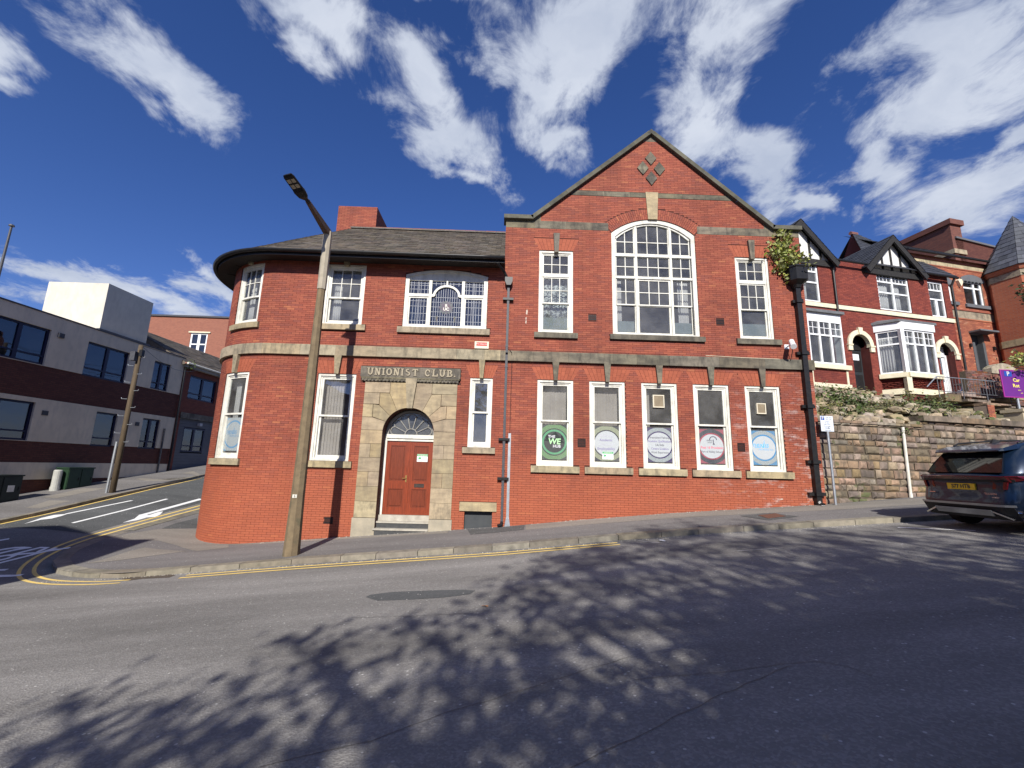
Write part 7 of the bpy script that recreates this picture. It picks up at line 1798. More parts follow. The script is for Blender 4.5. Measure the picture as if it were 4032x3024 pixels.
q = MB(); q.fbox(FSP, sa+w*.05, sa+w*.32, .011, .0145, szt-h*.27, szt-h*.045); q.build('parking_panel', M_PBLUE, psn)
text(FSP, 'P', sa+w*.185, szt-h*.158, h*.24, .015, M_WHITE, psn, bold=.003)
for tx, fx, fz2, s_ in (('Mon - Sat',.67,.10,.085),('8am - 6 pm',.67,.20,.085),('2 Hours',.5,.35,.08),('No return',.5,.45,.08),('within 2 hours',.5,.55,.08),('Pay at machine',.5,.665,.08),('Display ticket',.5,.92,.08)):
    text(FSP, tx, sa+w*fx, szt-h*fz2, h*s_, .0128, M_INK, psn, sx=.95)
q = MB(); z_ = szt-h*.785; q.fprism(FSP, [(sc_-.07,z_-.008),(sc_+.03,z_-.008),(sc_+.03,z_-.025),(sc_+.08,z_),(sc_+.03,z_+.025),(sc_+.03,z_+.008),(sc_-.07,z_+.008)], .0122, .014); q.build('arrow', M_INK, psn)
# ================================================================ LAMP POST
lb = onT(*Z2(410,1643)); lb = Vector((lb.x, lb.y, T(lb.x, lb.y)))
lamp = empty('street_lamp', lb, 'tall octagonal concrete street lamp with angled arm at the kerb before the club', 'street lamp')
def octr(c, r, z, n=8, squash=1.0): return [(c[0]+r*math.cos(2*math.pi*(i+.5)/n), c[1]+squash*r*math.sin(2*math.pi*(i+.5)/n), z) for i in range(n)]
q = MB(); q.loft([octr(lb,.19,lb.z-.4), octr(lb,.178,lb.z+.05), octr(lb,.148,lb.z+1.3), octr(lb,.120,lb.z+3.6), octr(lb,.094,5.97)]); q.build('column', M_CONC, lamp)
HX, HZ = lb.x, 7.50
q = MB(); q.loft([octr(lb,.108,5.95), octr(lb,.108,6.0), octr(lb,.104,HZ-.1), [(p[0],p[1]-(.05 if i in (4,5) else 0),p[2]) for i, p in enumerate(octr(lb,.10,HZ+.04))]]); q.build('sleeve', M_CONCL, lamp)
# arm reaches out over the carriageway: its tip lies where the sight lines of the photograph meet 1.5 m out
FA = Frame((0,lb.y-1.05), 0.0); tx, tz = FA.px(1210,790)
FA2 = Frame((0,lb.y-1.55), 0.0); hx, hz = FA2.px(1140,700)
elb = Vector((lb.x, lb.y-.02, HZ)); tip = Vector((tx, lb.y-1.05, tz)); end = Vector((hx, lb.y-1.62, hz+.02))
q = MB()
def sq(c, ax, w, h):
    ax = ax.normalized(); s_ = ax.cross(Vector((0,0,1))).normalized(); u = s_.cross(ax)
    return [c+s_*w+u*h, c-s_*w+u*h, c-s_*w-u*h, c+s_*w-u*h]
ax = tip-elb; q.loft([sq(elb-ax.normalized()*.03, ax, .075, .085), sq(elb.lerp(tip,.5), ax, .055, .065), sq(tip, ax, .036, .042)]); q.build('arm', pm('weathered_arm', (.13,.085,.065), (.09,.065,.05), 8, .8), lamp)
ax2 = (end-tip); q = MB(); q.tube([tip-ax2.normalized()*.06, tip+ax2.normalized()*.1], .045, 10); lum = q.build('luminaire', M_BLACK, lamp)
d_ = ax2.normalized(); s_ = d_.cross(Vector((0,0,1))).normalized(); u_ = s_.cross(d_)
Lh = ax2.length
def hr(t, w, h0, h1): c = tip+d_*(Lh*t); return [c+s_*w*.6+u_*h1, c-s_*w*.6+u_*h1, c-s_*w+u_*(h0*.3), c-s_*w*.96+u_*h0, c+s_*w*.96+u_*h0, c+s_*w+u_*(h0*.3)]
q = MB(); q.loft([hr(.06,.05,-.03,.03), hr(.18,.12,-.05,.06), hr(.38,.155,-.05,.07), hr(.5,.15,-.035,.04), hr(.95,.145,-.03,.03), hr(1.03,.12,-.02,.02)]); q.build('luminaire_body', M_BLACK, lamp)
for i in range(2):
    for j in range(2):
        c = tip+d_*(Lh*(.60+.2*i))+s_*(-.062+.124*j)-u_*.037; q = MB(); q.add([c-d_*.055*Lh/.8-s_*.05, c+d_*.055*Lh/.8-s_*.05, c+d_*.055*Lh/.8+s_*.05, c-d_*.055*Lh/.8+s_*.05], [(0,1,2,3)]); q.build('led_panel', pm('led_lens', (.42,.38,.28), (.36,.33,.25), 20, .3), lum)
FN = Frame((0,lb.y-.138), 0.0); q = MB(); nz = lb.z+1.30; q.fbox(FN, lb.x-.055, lb.x+.045, .0, .012, nz-.035, nz+.04); npz = q.build('number_plate', M_WHITE, lamp)
text(FN, '6', lb.x-.005, nz+.002, .085, .0125, M_INK, npz)

# ================================================================ POSTERS IN THE WINDOWS
C_ = lambda n, c: pm(n, c, c, 3, .6)
P_GREEN, P_GREY, P_TEAL = C_('poster_green', (.27,.47,.20)), C_('poster_grey', (.10,.10,.10)), C_('poster_teal', (.14,.42,.22))
P_CREAM, P_DARK, P_WHITE, P_PURP, P_PINK, P_BLUE = C_('poster_cream', (.60,.58,.40)), C_('poster_dark', (.09,.085,.11)), C_('poster_white', (.66,.66,.68)), C_('poster_purple', (.09,.055,.21)), C_('poster_pink', (.66,.13,.19)), C_('poster_blue', (.12,.42,.76))
P_INK, P_INKP, P_FADE = C_('poster_ink', (.10,.10,.13)), C_('poster_ink_purple', (.17,.13,.32)), C_('poster_faded', (.46,.46,.52))
def poster(u0, u1, z0, z1, d, base, rings, label):
    root = empty('window_poster', fr((u0+u1)/2, d, z0), label, 'poster'); c, z = (u0+u1)/2, (z0+z1)/2; w = u1-u0
    q = MB(); q.fbox(fr, u0, u1, d-.004, d, z0, z1); q.build('sheet', base, root)
    for i, (r, mt) in enumerate(rings):
        q = MB(); P = disc_clip(c, z, r*w, (u0+.001,u1-.001,z0+.001,z1-.001)); q.fprism(fr, P, d, d+.0015*(i+1), back=False); q.build('printed_disc', mt, root)
    return root, c, z, w, d+.0015*len(rings)+.0008
def pz(i): a, b = GW[i]; return a+.165, b-.165, 1.93, 2.93
PD = -.152
r, c, z, w, d = poster(*pz(0), PD, P_GREY, [(.72,P_GREEN),(.545,P_GREY),(.50,P_TEAL),(.42,P_GREY)], 'green poster with a grey disc reading THE WE HUB')
text(fr, 'THE', c-.08, z+.15, .115, d, P_WHITE, r, bold=.002); text(fr, 'WE', c-.0, z+.01, .23, d, C_('poster_mint', (.42,.72,.38)), r, bold=.006, shear=.1); text(fr, 'HUB', c+.07, z-.125, .115, d, P_WHITE, r, bold=.002)
r, c, z, w, d = poster(*pz(1), PD, P_DARK, [(.72,P_CREAM),(.545,P_DARK),(.50,P_WHITE)], 'cream poster with a dark ring and faded wellbeing wording')
for i, (tx, mt) in enumerate((('Wellbeing', P_FADE),('Academic', P_INKP),('Vocational', P_FADE),('Employability', P_INKP))): text(fr, tx, c-.02, z+.22-i*.125, .105, d, mt, r, sx=.92)
nw = MB(); nw.fbox(fr, c-.13, c+.19, d, d+.003, z-.46, z-.24); nw = nw.build('warning_notice', MATS['notice_white']); tag(nw, 'small white and green warning notice stuck over the cream poster', 'notice')
q = MB(); q.fbox(fr, c-.128, c+.188, d+.002, d+.004, z-.30, z-.242); q.build('notice_heading', MATS['notice_green'], nw); text(fr, 'WARNING', c+.03, z-.271, .05, d+.0045, M_WHITE, nw)
text(fr, 'CCTV', c+.09, z-.355, .05, d+.0035, MATS['notice_ink'], nw); q = MB(); q.fprism(fr, [(c-.06+.04*math.cos(t), z-.355+.035*math.sin(t)) for t in [2*math.pi*i/10 for i in range(10)]], d+.002, d+.004); q.build('notice_emblem', MATS['notice_green'], nw)
r, c, z, w, d = poster(*pz(2), PD, P_PURP, [(.70,P_WHITE),(.545,P_PURP),(.495,P_WHITE)], 'white poster with a purple ring listing pathways and life skills')
for i, (tx, mt) in enumerate((('Personalised Pathways',P_INK),('Academic Qualifications',P_INKP),('Life Skills',P_INK),('Careers Guidance',P_INKP),('Work Experience',P_INK))): text(fr, tx, c+.01, z+.21-i*.108, .088, d, mt, r, sx=.80)
r, c, z, w, d = poster(*pz(3), PD, P_PINK, [(.68,P_DARK),(.53,P_PINK),(.475,P_WHITE)], 'pink and black ringed poster with a small tree emblem')
text(fr, 'Post 16 Provision', c, z-.04, .105, d, P_PINK, r, bold=.001, sx=.88); text(fr, 'Part of Abbey School', c, z-.16, .085, d, P_INK, r, sx=.86); text(fr, 'Abbey', c-.06, z+.17, .07, d, P_INK, r); text(fr, 'School', c-.05, z+.11, .05, d, P_INK, r)
q = MB(); q.fprism(fr, [(c+.03,z+.05),(c+.10,z+.05),(c+.07,z+.10),(c+.065,z+.2),(c+.04,z+.2),(c+.045,z+.1)], d-.0005, d+.001)
for k in range(11):
    t = math.pi*k/10; q.fprism(fr, [(c+.05+.10*math.cos(t)+.018*math.cos(s2), z+.20+.085*math.sin(t)+.016*math.sin(s2)) for s2 in [2*math.pi*i/7 for i in range(7)]], d-.0005, d+.001)
q.build('tree_emblem', P_INK, r)
def nexus(u0, u1, z0, z1, lab, sxx=1.0):
    r, c, z, w, d = poster(u0, u1, z0, z1, PD, P_BLUE, [(.69,P_WHITE),(.535,P_BLUE),(.475,P_WHITE)], lab)
    text(fr, 'nexus', c-.08, z+.08, .20, d, P_BLUE, r, bold=.001, sx=sxx); text(fr, 'Multi Academy Trust', c+.06, z-.055, .05, d, P_BLUE, r, sx=sxx)
    q = MB(); q.fprism(fr, [(c-.05,z-.01),(c+.0,z+.1),(c+.03,z+.24),(c+.03,z+.1),(c+.0,z+.0)], d-.0006, d+.0012); q.fbox(fr, c-.27*sxx, c-.07, d-.0006, d+.001, z-.005, z+.008); q.fbox(fr, c+.03, c+.14, d-.0006, d+.001, z-.005, z+.008); q.build('swoosh_mark', P_BLUE, r)
nexus(*pz(4), 'blue ringed white poster reading nexus in the window beside the black drainpipe')
_uc = -8.06; _keep, _pd = fr, PD                 # the corner window is curved: its poster hangs flat just inside the glass
fr = Frame(_keep(_uc,0,0)[:2], _keep.rot(_uc)); PD = -.185
nexus(-.385, .385, 1.93, 2.90, 'blue ringed white poster reading nexus in the rounded corner window')
fr, PD = _keep, _pd
# extractor units in two upper sashes
for a, b, z0, z1, dd, nm, lb_ in ((4.42,4.76,3.52,3.90,.0,'extractor_fan','square cream extractor grille in the window above the purple ringed poster'),(7.52,7.80,3.42,3.74,.0,'extractor_fan','pinkish box extractor in the window nearest the black drainpipe')):
    root = empty(nm, fr((a+b)/2,-.1,z0), lb_, 'extractor'); q = MB(); rim(q, a, b, z0, z1, .03, -.11, -.045); q.build('frame', pm('cream_plastic', (.66,.60,.46), (.58,.52,.4), 4, .5), root)
    for k in range(8):
        u = a+.035+(b-a-.07)*k/8; q = MB(); q.fbox(fr, u, u+(b-a-.07)/8*.72, -.10, -.055, z0+.03, z1-.03); q.build('louvre', pm('tan_plastic', (.36,.29,.19), (.3,.24,.16), 4, .5), root)
# ================================================================ SECURITY CAMERA AND IVY
cu_, cz_ = fr.px(*ZW(60,-90)) if False else Frame((0,12.4),0).px(3112,1358)
cctv = empty('security_camera', (cu_,12.6,cz_), 'white bullet security camera on a bracket above the string course', 'security camera')
q = MB(); c = Vector((cu_,12.30,cz_)); dv = Vector((-.12,-.25,-.22)).normalized(); q.tube([c-dv*.2, c+dv*.16], .075, 10); q.tube([c+dv*.16, c+dv*.19], .085, 10); q.build('housing', M_UPVC, cctv)
q = MB(); q.tube([c-dv*.1, Vector((cu_+.07,12.5,cz_+.02)), Vector((cu_+.07,12.69,cz_+.02))], .022, 8); q.box((cu_,12.67,cz_-.05),(cu_+.14,12.695,cz_+.09)); q.build('bracket', M_UPVC, cctv)
q = MB(); q.tube([c-dv*.18, c+Vector((.12,.2,-.15)), c+Vector((.1,.3,-.42)), c+Vector((-.02,.36,-.55))], .012, 6); q.build('cable', M_BLACK, cctv)
hb = Vector(fr(bu,.25,8.02))
ivy = leaf_clump('ivy_plant', [((hb.x-.05,hb.y,8.15),(.5,.22,.3)),((hb.x-.22,hb.y+.08,8.45),(.55,.2,.35)),((hb.x-.3,hb.y+.14,8.75),(.42,.12,.42)),((hb.x-.55,hb.y+.12,8.5),(.35,.12,.22)),((hb.x-.35,hb.y+.16,9.15),(.16,.06,.3)),((hb.x-.05,hb.y+.16,9.15),(.12,.06,.22)),((hb.x-.30,hb.y+.1,7.75),(.10,.1,.2)),((hb.x-.45,hb.y+.1,8.05),(.25,.12,.2))], 40, .12, M_IVY, 'yellow green ivy growing out of the rainwater head at the right corner', 'ivy', seed=70)
# ================================================================ PARKED CARS
def make_car(name, label, P, yaw, pitch, paint, group=None, plate=None, z0=None):
    M = Matrix.Translation(P) @ Matrix.Rotation(yaw,4,'Z') @ Matrix.Rotation(-pitch,4,'Y')
    W = lambda x, y, z: tuple(M @ Vector((x,y,z)))
    root = empty(name, P, label, 'car', group)
    trim = pm('car_black_trim', (.012,.012,.013), (.016,.016,.017), 20, .55); gl = pm('car_glass', (.004,.005,.006), (.006,.007,.008), 3, .03, spec=.6); chrome = pm('car_chrome', (.55,.56,.58), (.5,.51,.53), 9, .22, metal=1.0); red = pm('tail_lamp_red', (.085,.004,.007), (.06,.003,.005), 12, .12, coat=.6); silver = pm('car_silver', (.34,.35,.36), (.3,.31,.32), 9, .35, metal=.7)
    def roff(z): return interp(z, [.25,.42,.56,.70,.92,1.04,1.10], [.13,.02,.0,.07,.10,.05,.12])
    def ring(x, w, zb, zt, k):
        half = [(.0,zb),(.62*w,zb),(.86*w,zb+.04),(.97*w,zb+.16),(1.0*w,.58),(.985*w,.72),(1.0*w,.86),(.975*w,.98),(.90*w,zt),(.5*w,zt+.02),(0,zt+.03)]
        pts = half+[(-y,z) for y, z in half[-2:0:-1]]
        return [W(x+roff(z)*k, y, z) for y, z in pts]
    hw = .93
    st = [(.0,.0004,.30,1.04,1),(.0,.30,.30,1.04,1),(.004,.55,.30,1.04,1),(.02,.72,.30,1.045,1),(.06,.82,.29,1.05,1),(.13,.885,.27,1.06,1),(.25,.92,.25,1.065,.8),(.5,.93,.24,1.06,.4),(.95,.945,.24,1.05,.1),(1.5,.925,.24,1.02,0),(2.6,.925,.24,.99,0),(3.3,.93,.24,.97,0),(3.75,.925,.25,.93,0),(4.15,.88,.27,.86,0),(4.38,.76,.32,.78,0),(4.45,.60,.40,.70,0)]
    q = MB(); q.loft([ring(*s_) for s_ in st], caps=False); body = q.build('body', paint, root, smooth=True)
    es = body.modifiers.new('soften', 'SUBSURF'); es.levels = 1; es.render_levels = 1
    # cabin: levels of plan outlines
    def plan(xr, xf, w, z, ch=.16): return [W(xr+ch*1.1,w,z),W(xr+.03,w-ch,z),W(xr,0,z),W(xr+.03,-w+ch,z),W(xr+ch*1.1,-w,z),W(xr+(xf-xr)*.5,-w*1.02,z),W(xf-.25,-w*.97,z),W(xf,-w*.6,z),W(xf+.06,0,z),W(xf,w*.6,z),W(xf-.25,w*.97,z),W(xr+(xf-xr)*.5,w*1.02,z)]
    q = MB(); q.loft([plan(.13,3.35,.86,1.0), plan(.17,3.2,.85,1.09), plan(.30,2.95,.79,1.28), plan(.46,2.7,.715,1.46), plan(.60,2.5,.66,1.55), plan(.75,2.3,.58,1.605), plan(1.0,2.1,.36,1.635)]); cabin = q.build('cabin', paint, root, smooth=True)
    # rear screen, side glass, windscreen
    def panel(nm, pts, mat, parent=root, th=.01, c=None):
        q = MB(); q.add([W(*p) for p in pts], [tuple(range(len(pts)))]); o = q.build(nm, mat, parent)
        sm = o.modifiers.new('thickness','SOLIDIFY'); sm.thickness = th; sm.offset = 0; return o
    panel('rear_window', [(.15,.70,1.085),(.145,.0,1.085),(.15,-.70,1.085),(.285,-.64,1.28),(.445,-.56,1.46),(.435,0,1.46),(.445,.56,1.46),(.285,.64,1.28)][::-1], gl, th=.03)
    for s_ in (1,-1):
        panel('side_window', [(1.35,s_*.873,1.06),(2.9,s_*.872,1.05),(2.45,s_*.715,1.48),(1.35,s_*.735,1.48)], gl); panel('quarter_window', [(.72,s_*.862,1.12),(1.27,s_*.873,1.07),(1.27,s_*.745,1.46),(1.0,s_*.755,1.42)], gl)
        panel('pillar_trim', [(.34,s_*.868,1.06),(.44,s_*.868,1.065),(.78,s_*.755,1.43),(.62,s_*.77,1.40)], silver, th=.014)
    panel('windscreen', [(3.28,.62,1.06),(3.36,0,1.06),(3.28,-.62,1.06),(2.62,-.52,1.51),(2.68,0,1.52),(2.62,.52,1.51)], gl)
    # roof spoiler, rails, aerial
    q = MB(); sp = lambda x, w, za, zb: [W(x,w,za),W(x,-w,za),W(x,-w*.98,zb),W(x,w*.98,zb)]
    q.loft([sp(.30,.60,1.475,1.495), sp(.36,.64,1.475,1.525), sp(.62,.65,1.50,1.585), sp(.85,.6,1.53,1.61)]); q.build('spoiler', paint, root, smooth=False)
    q = MB(); q.loft([sp(.315,.2,1.468,1.476), sp(.325,.2,1.468,1.476)]); q.build('brake_light', red, root)
    for s_ in (1,-1): q = MB(); q.tube([W(.72,s_*.58,1.60),W(.85,s_*.60,1.645),W(1.6,s_*.615,1.665),W(2.2,s_*.60,1.645),W(2.35,s_*.58,1.60)], .018, 8); q.build('roof_rail', trim, root)
    q = MB(); q.loft([[W(.85,.03,1.60),W(.85,-.03,1.60),W(1.06,-.035,1.62),W(1.06,.035,1.62)],[W(.93,.008,1.70),W(.93,-.008,1.70),W(.99,-.008,1.69),W(.99,.008,1.69)]]); q.build('roof_aerial', trim, root)
    # light bar, tail lamps, plate, bumper
    def rearstrip(nm, z0, z1, w, mat, off=.012, n=14):
        q = MB(); vs = []
        for i in range(n+1):
            y = -w+2*w*i/n; cur = .14*max(0,(abs(y)-.62)/.3)**2
            for z in (z0, z1): vs.append(W(roff(z)-off+cur, y, z))
        q.add(vs, [(2*i,2*i+1,2*i+3,2*i+2) for i in range(n)]); o = q.build(nm, mat, root); sm = o.modifiers.new('thickness','SOLIDIFY'); sm.thickness = .02; sm.offset = 0; return o
    rearstrip('light_bar', .975, 1.03, .84, red, .018); rearstrip('light_bar_trim', .935, .975, .86, trim, .014)
    rearstrip('bumper_trim', .27, .50, .83, trim, .018); rearstrip('bumper_strip', .50, .535, .86, silver, .022)
    rearstrip('skid_plate', .33, .43, .52, silver, .045)
    for s_ in (1,-1):
        panel('tail_lamp', [(.075,s_*.50,.93),(.14,s_*.80,.93),(.28,s_*.94,.97),(.42,s_*.945,1.02),(.18,s_*.90,1.03),(.07,s_*.78,1.03)], red, th=.035)
        for k in range(2): panel('tail_lamp_claw', [(.105,s_*(.56+.17*k),.93),(.115,s_*(.62+.17*k),.93),(.105,s_*(.58+.17*k),.80),(.10,s_*(.53+.17*k),.80)], red, th=.03)
        panel('skid_wing', [(.0,s_*.50,.43),(.0,s_*.50,.40),(.06,s_*.78,.28),(.06,s_*.80,.30)], chrome, th=.03)
        panel('rear_reflector', [(.02,s_*.56,.46),(.09,s_*.80,.46),(.09,s_*.80,.42),(.02,s_*.60,.43)], red, th=.03)
        panel('rear_lamp_lens', [(.085,s_*.74,.44),(.16,s_*.86,.44),(.16,s_*.86,.40),(.085,s_*.76,.40)], chrome, th=.03)
    class RF(Frame):
        def __init__(s): pass
        def __call__(s, u, d, z): return W(.070-d, -u, z)
    rf_ = RF()
    if plate:
        q = MB(); q.fbox(rf_, -.26, .26, -.02, .012, .775, .890, nu=1); pl = q.build('number_plate', pm('plate_yellow', (.80,.52,.03), (.76,.5,.03), 3, .45), root)
        text(rf_, plate, 0, .832, .098, .0128, M_INK, pl, bold=.0025, sx=.98)
        text(rf_, 'TUCSON', .52, .715, .05, .03, chrome, root); text(rf_, 'HYBRID', .60, .655, .035, .04, chrome, root)
    q = MB(); q.fbox(rf_, -.62, -.50, .03, .045, .70, .715, nu=1); q.build('tailgate_badge', chrome, root)
    # wheels with arches
    for x in (.93, 3.62):
        for s_ in (1,-1):
            q = MB(); aa = [math.pi*(-.08+1.16*i/16) for i in range(17)]
            vs = []
            for t in aa: vs += [W(x+.455*math.cos(t), s_*.957, .345+.45*math.sin(t)), W(x+.385*math.cos(t), s_*.957, .345+.38*math.sin(t))]
            q.add(vs, [(2*i,2*i+1,2*i+3,2*i+2) for i in range(16)]); o = q.build('wheel_arch', trim, root); sm = o.modifiers.new('thickness','SOLIDIFY'); sm.thickness = .05; sm.offset = 0
            q = MB(); n = 28
            prof = [(.70,.30),(.72,.345),(.76,.355),(.90,.355),(.945,.345),(.955,.30),(.955,.25)]
            q.loft([[W(x+r*math.cos(2*math.pi*k/n), s_*y, .355+r*math.sin(2*math.pi*k/n)) for k in range(n)] for y, r in prof]); wh = q.build('wheel', pm('tyre_rubber', (.018,.018,.018), (.024,.023,.022), 20, .85), root, smooth=False)
            q = MB(); q.loft([[W(x+r*math.cos(2*math.pi*k/n), s_*y, .355+r*math.sin(2*math.pi*k/n)) for k in range(n)] for y, r in ((.945,.255),(.95,.235),(.90,.22),(.90,.05))]);
            for k in range(5):
                t = 2*math.pi*k/5
                q.add([W(x+r*math.cos(t+dt), s_*yy, .355+r*math.sin(t+dt)) for r, dt, yy in ((.03,-.9,.93),(.03,.9,.93),(.235,.16,.95),(.235,-.16,.95))], [(0,1,2,3)])
            q.build('rim', silver, wh)
    for s_ in (1,-1):
        q = MB(); q.loft([[W(2.72,s_*.90,1.02),W(2.72,s_*1.08,1.04),W(2.72,s_*1.08,1.16),W(2.72,s_*.93,1.16)],[W(2.86,s_*.90,1.03),W(2.84,s_*1.05,1.05),W(2.84,s_*1.05,1.14),W(2.86,s_*.93,1.14)]]); q.build('door_mirror', paint, root)
        panel('sill_trim', [(1.4,s_*.935,.26),(3.1,s_*.935,.26),(3.1,s_*.945,.40),(1.4,s_*.945,.40)], trim, th=.03)
        panel('head_lamp', [(4.12,s_*.86,.72),(4.40,s_*.66,.70),(4.40,s_*.62,.64),(4.16,s_*.86,.64)], chrome, th=.03)
        panel('door_handle', [(1.55,s_*.94,.90),(1.75,s_*.94,.90),(1.75,s_*.94,.93),(1.55,s_*.94,.93)], paint, th=.04)
    panel('grille', [(4.47,.55,.62),(4.47,-.55,.62),(4.46,-.6,.42),(4.46,.6,.42)], trim, th=.03)
    return root
M_CARB = pm('blue_car_paint', (.007,.018,.042), (.006,.016,.038), 3, .30, metal=.3, coat=.5, spec=.35)
sl = .0755; cx0, cy0 = 8.92, 8.52
make_car('parked_car', 'dark blue SUV parked at the kerb beside the retaining wall', Vector((cx0,cy0,T(cx0,cy0)-RD+.01)), 0.0, math.atan(sl), M_CARB, plate='S77 HTB')
cpx, cpz = FH.px(*HD(690,260), .9)
make_car('parked_car', 'blue car mostly hidden behind the garden wall of the orange brick house', Vector(FH(cpx+.75,.55,cpz-1.62)), HANG, 0.0, pm('bright_blue_paint', (.02,.06,.22), (.018,.055,.2), 3, .25, metal=.4, coat=1.0))
# drive surface under that car
q = MB(); p0 = FH(cpx-1.0,1.45,0); q.fbox(FH, cpx-1.2, cpx+8, -.9, 1.4, cpz-2.2, cpz-1.62); o = q.build('garden_terrace', M_PAVE); tag(o, kind='structure')
# ================================================================ LITTER
def litter(name, pos, size, mat, label, cat, seed):
    rg = random.Random(seed); q = MB(); n = 7; c = Vector(pos)
    ringp = [c+Vector((math.cos(2*math.pi*i/n)*size*rg.uniform(.7,1.1), math.sin(2*math.pi*i/n)*size*.6*rg.uniform(.7,1.1), rg.uniform(.004,.03))) for i in range(n)]
    q.add(ringp+[c+Vector((0,0,size*.35))], [(i,(i+1)%n,n) for i in range(n)]); o = q.build(name, mat); sm = o.modifiers.new('thickness','SOLIDIFY'); sm.thickness = .003; tag(o, label, cat); return o
M_DRY = pm('dry_leaf', (.33,.17,.09), (.24,.12,.06), 15, .8); M_PAPER = pm('litter_paper', (.75,.75,.74), (.62,.62,.6), 9, .7)
p = onT(1048*1.8228,1311*1.8228,-RD); litter('dead_leaf', p, .055, M_DRY, 'curled brown dead leaf lying on the open road', 'leaf', 1)
p = onT(*Z4(1115,1328),-RD); litter('litter', p, .09, M_PAPER, 'crumpled white wrapper in the gutter by the end of the yellow lines', 'litter', 2)
p = onT(*Z4(1365,1233)); litter('litter', p, .06, M_PAPER, 'small flat white scrap on the pavement below the windows', 'litter', 3)
p = onT(*G_(665,1178),-RD); litter('litter', p, .05, M_PAPER, 'white scrap in the gutter on the rounded pavement corner', 'litter', 4)
p = onT(*G_(1745,1172),-RD); litter('dead_leaf', p, .06, M_DRY, 'orange dead leaf beside the kerb at the gap in the yellow lines', 'leaf', 5)
p = onT(*ZW(340,1172)); litter('litter', p, .06, M_PAPER, 'white paper scrap on the pavement below the black drainpipe', 'litter', 6)
# grit along the channel, too small and many to count
rg = random.Random(8); q = MB()
for k in range(420):
    x = rg.uniform(-9.5,9.5); y = 9.86-abs(rg.gauss(0,.07)); y = min(y, min((k_.y for k_ in KS if abs(k_.x-x) < .6), default=9.9)-.03); s_ = rg.uniform(.006,.018); z = T(x,y)-RD
    q.add([(x-s_,y-s_,z),(x+s_,y-s_,z),(x,y+s_,z),(x,y,z+s_*1.2)], [(0,1,3),(1,2,3),(2,0,3)])
for k in range(160):
    x = rg.uniform(-6.5,9.2); y = 12.66-abs(rg.gauss(0,.06)); s_ = rg.uniform(.008,.02); z = T(x,y)+.002
    q.add([(x-s_,y-s_,z),(x+s_,y-s_,z),(x,y+s_,z),(x,y,z+s_*1.2)], [(0,1,3),(1,2,3),(2,0,3)])
o = q.build('grit', pm('pale_grit', (.42,.39,.33), (.2,.18,.15), 40, .9)); tag(o, 'loose pale grit along the kerb and the foot of the wall', 'grit', kind='stuff')
# ================================================================ BEHIND THE CAMERA: WHAT CASTS THE SHADE
def in_view(p, margin=.12):
    v = Vector(p)-CAM; z = v.dot(CF)
    if z <= .05: return False
    return abs(v.dot(CX)/z) < 2016/FPX+margin and abs(v.dot(CU)/z) < 1512/FPX+margin
def sun_to(gx_, gy_, h):
    """point at height h whose shade falls on the road at gx_, gy_"""
    t = (h-(T(gx_,gy_)-RD))/(-sd_.z); return Vector((gx_,gy_,T(gx_,gy_)-RD))-sd_*t
def street_tree(base, height, label, lobes, seed, mat):
    rg = random.Random(seed); root = empty('street_tree', base, label, 'tree', 'trees on the near footway'); b = Vector(base); tr = MB(); lf = MB()
    fork = b+Vector((.1,.0,height*.30)); tr.tube([b-Vector((0,0,.3)), b+Vector((.02,0,.5)), b.lerp(fork,.6), fork], [.34,.27,.24,.2], 10)
    for c, r, n in lobes:
        c = Vector(c); mid = fork.lerp(c,.5)+Vector((rg.uniform(-.3,.3),rg.uniform(-.3,.3),.35))
        if in_view(c): continue
        if not (in_view(mid) or in_view(fork.lerp(mid,.8))): tr.tube([fork, mid, c], [.10,.07,.03], 7)
        for k in range(12):
            e = c+Vector((rg.gauss(0,.5)*r[0], rg.gauss(0,.5)*r[1], rg.gauss(0,.5)*r[2]))
            if in_view(e): continue
            tr.tube([c, c.lerp(e,.5)+Vector((rg.uniform(-.15,.15),rg.uniform(-.15,.15),.1)), e], [rg.choice((.03,.05)),.022,.008], 5)
            for j in range(int(n*1.5)//12):
                p = c.lerp(e, rg.uniform(.25,1.1))+Vector((rg.gauss(0,.26), rg.gauss(0,.26), rg.gauss(0,.22)))
                if in_view(p): continue
                a, t = rg.uniform(0,6.28), rg.uniform(-.9,.7); s_ = rg.choice((rg.uniform(.06,.12), rg.uniform(.10,.24)))
                ax = Vector((math.cos(a)*math.cos(t), math.sin(a)*math.cos(t), math.sin(t))); sd2 = ax.orthogonal().normalized(); sd2.rotate(Matrix.Rotation(rg.uniform(0,3.1),3,ax))
                lf.add([p, p+ax*s_*.5+sd2*s_*.34, p+ax*s_, p+ax*s_*.5-sd2*s_*.34], [(0,1,2,3)])
    tr.build('trunk', pm('bark', (.10,.08,.06)), root); lf.build('crown', mat, root); return root
M_TREEL = pm('lime_leaves', (.07,.14,.03), (.045,.10,.022), 6, .6, island=.3)
rg = random.Random(99)
def lobe_for(gx_, gy_, h, r, n): return (tuple(sun_to(gx_, gy_, h)), r, n)
LA = []
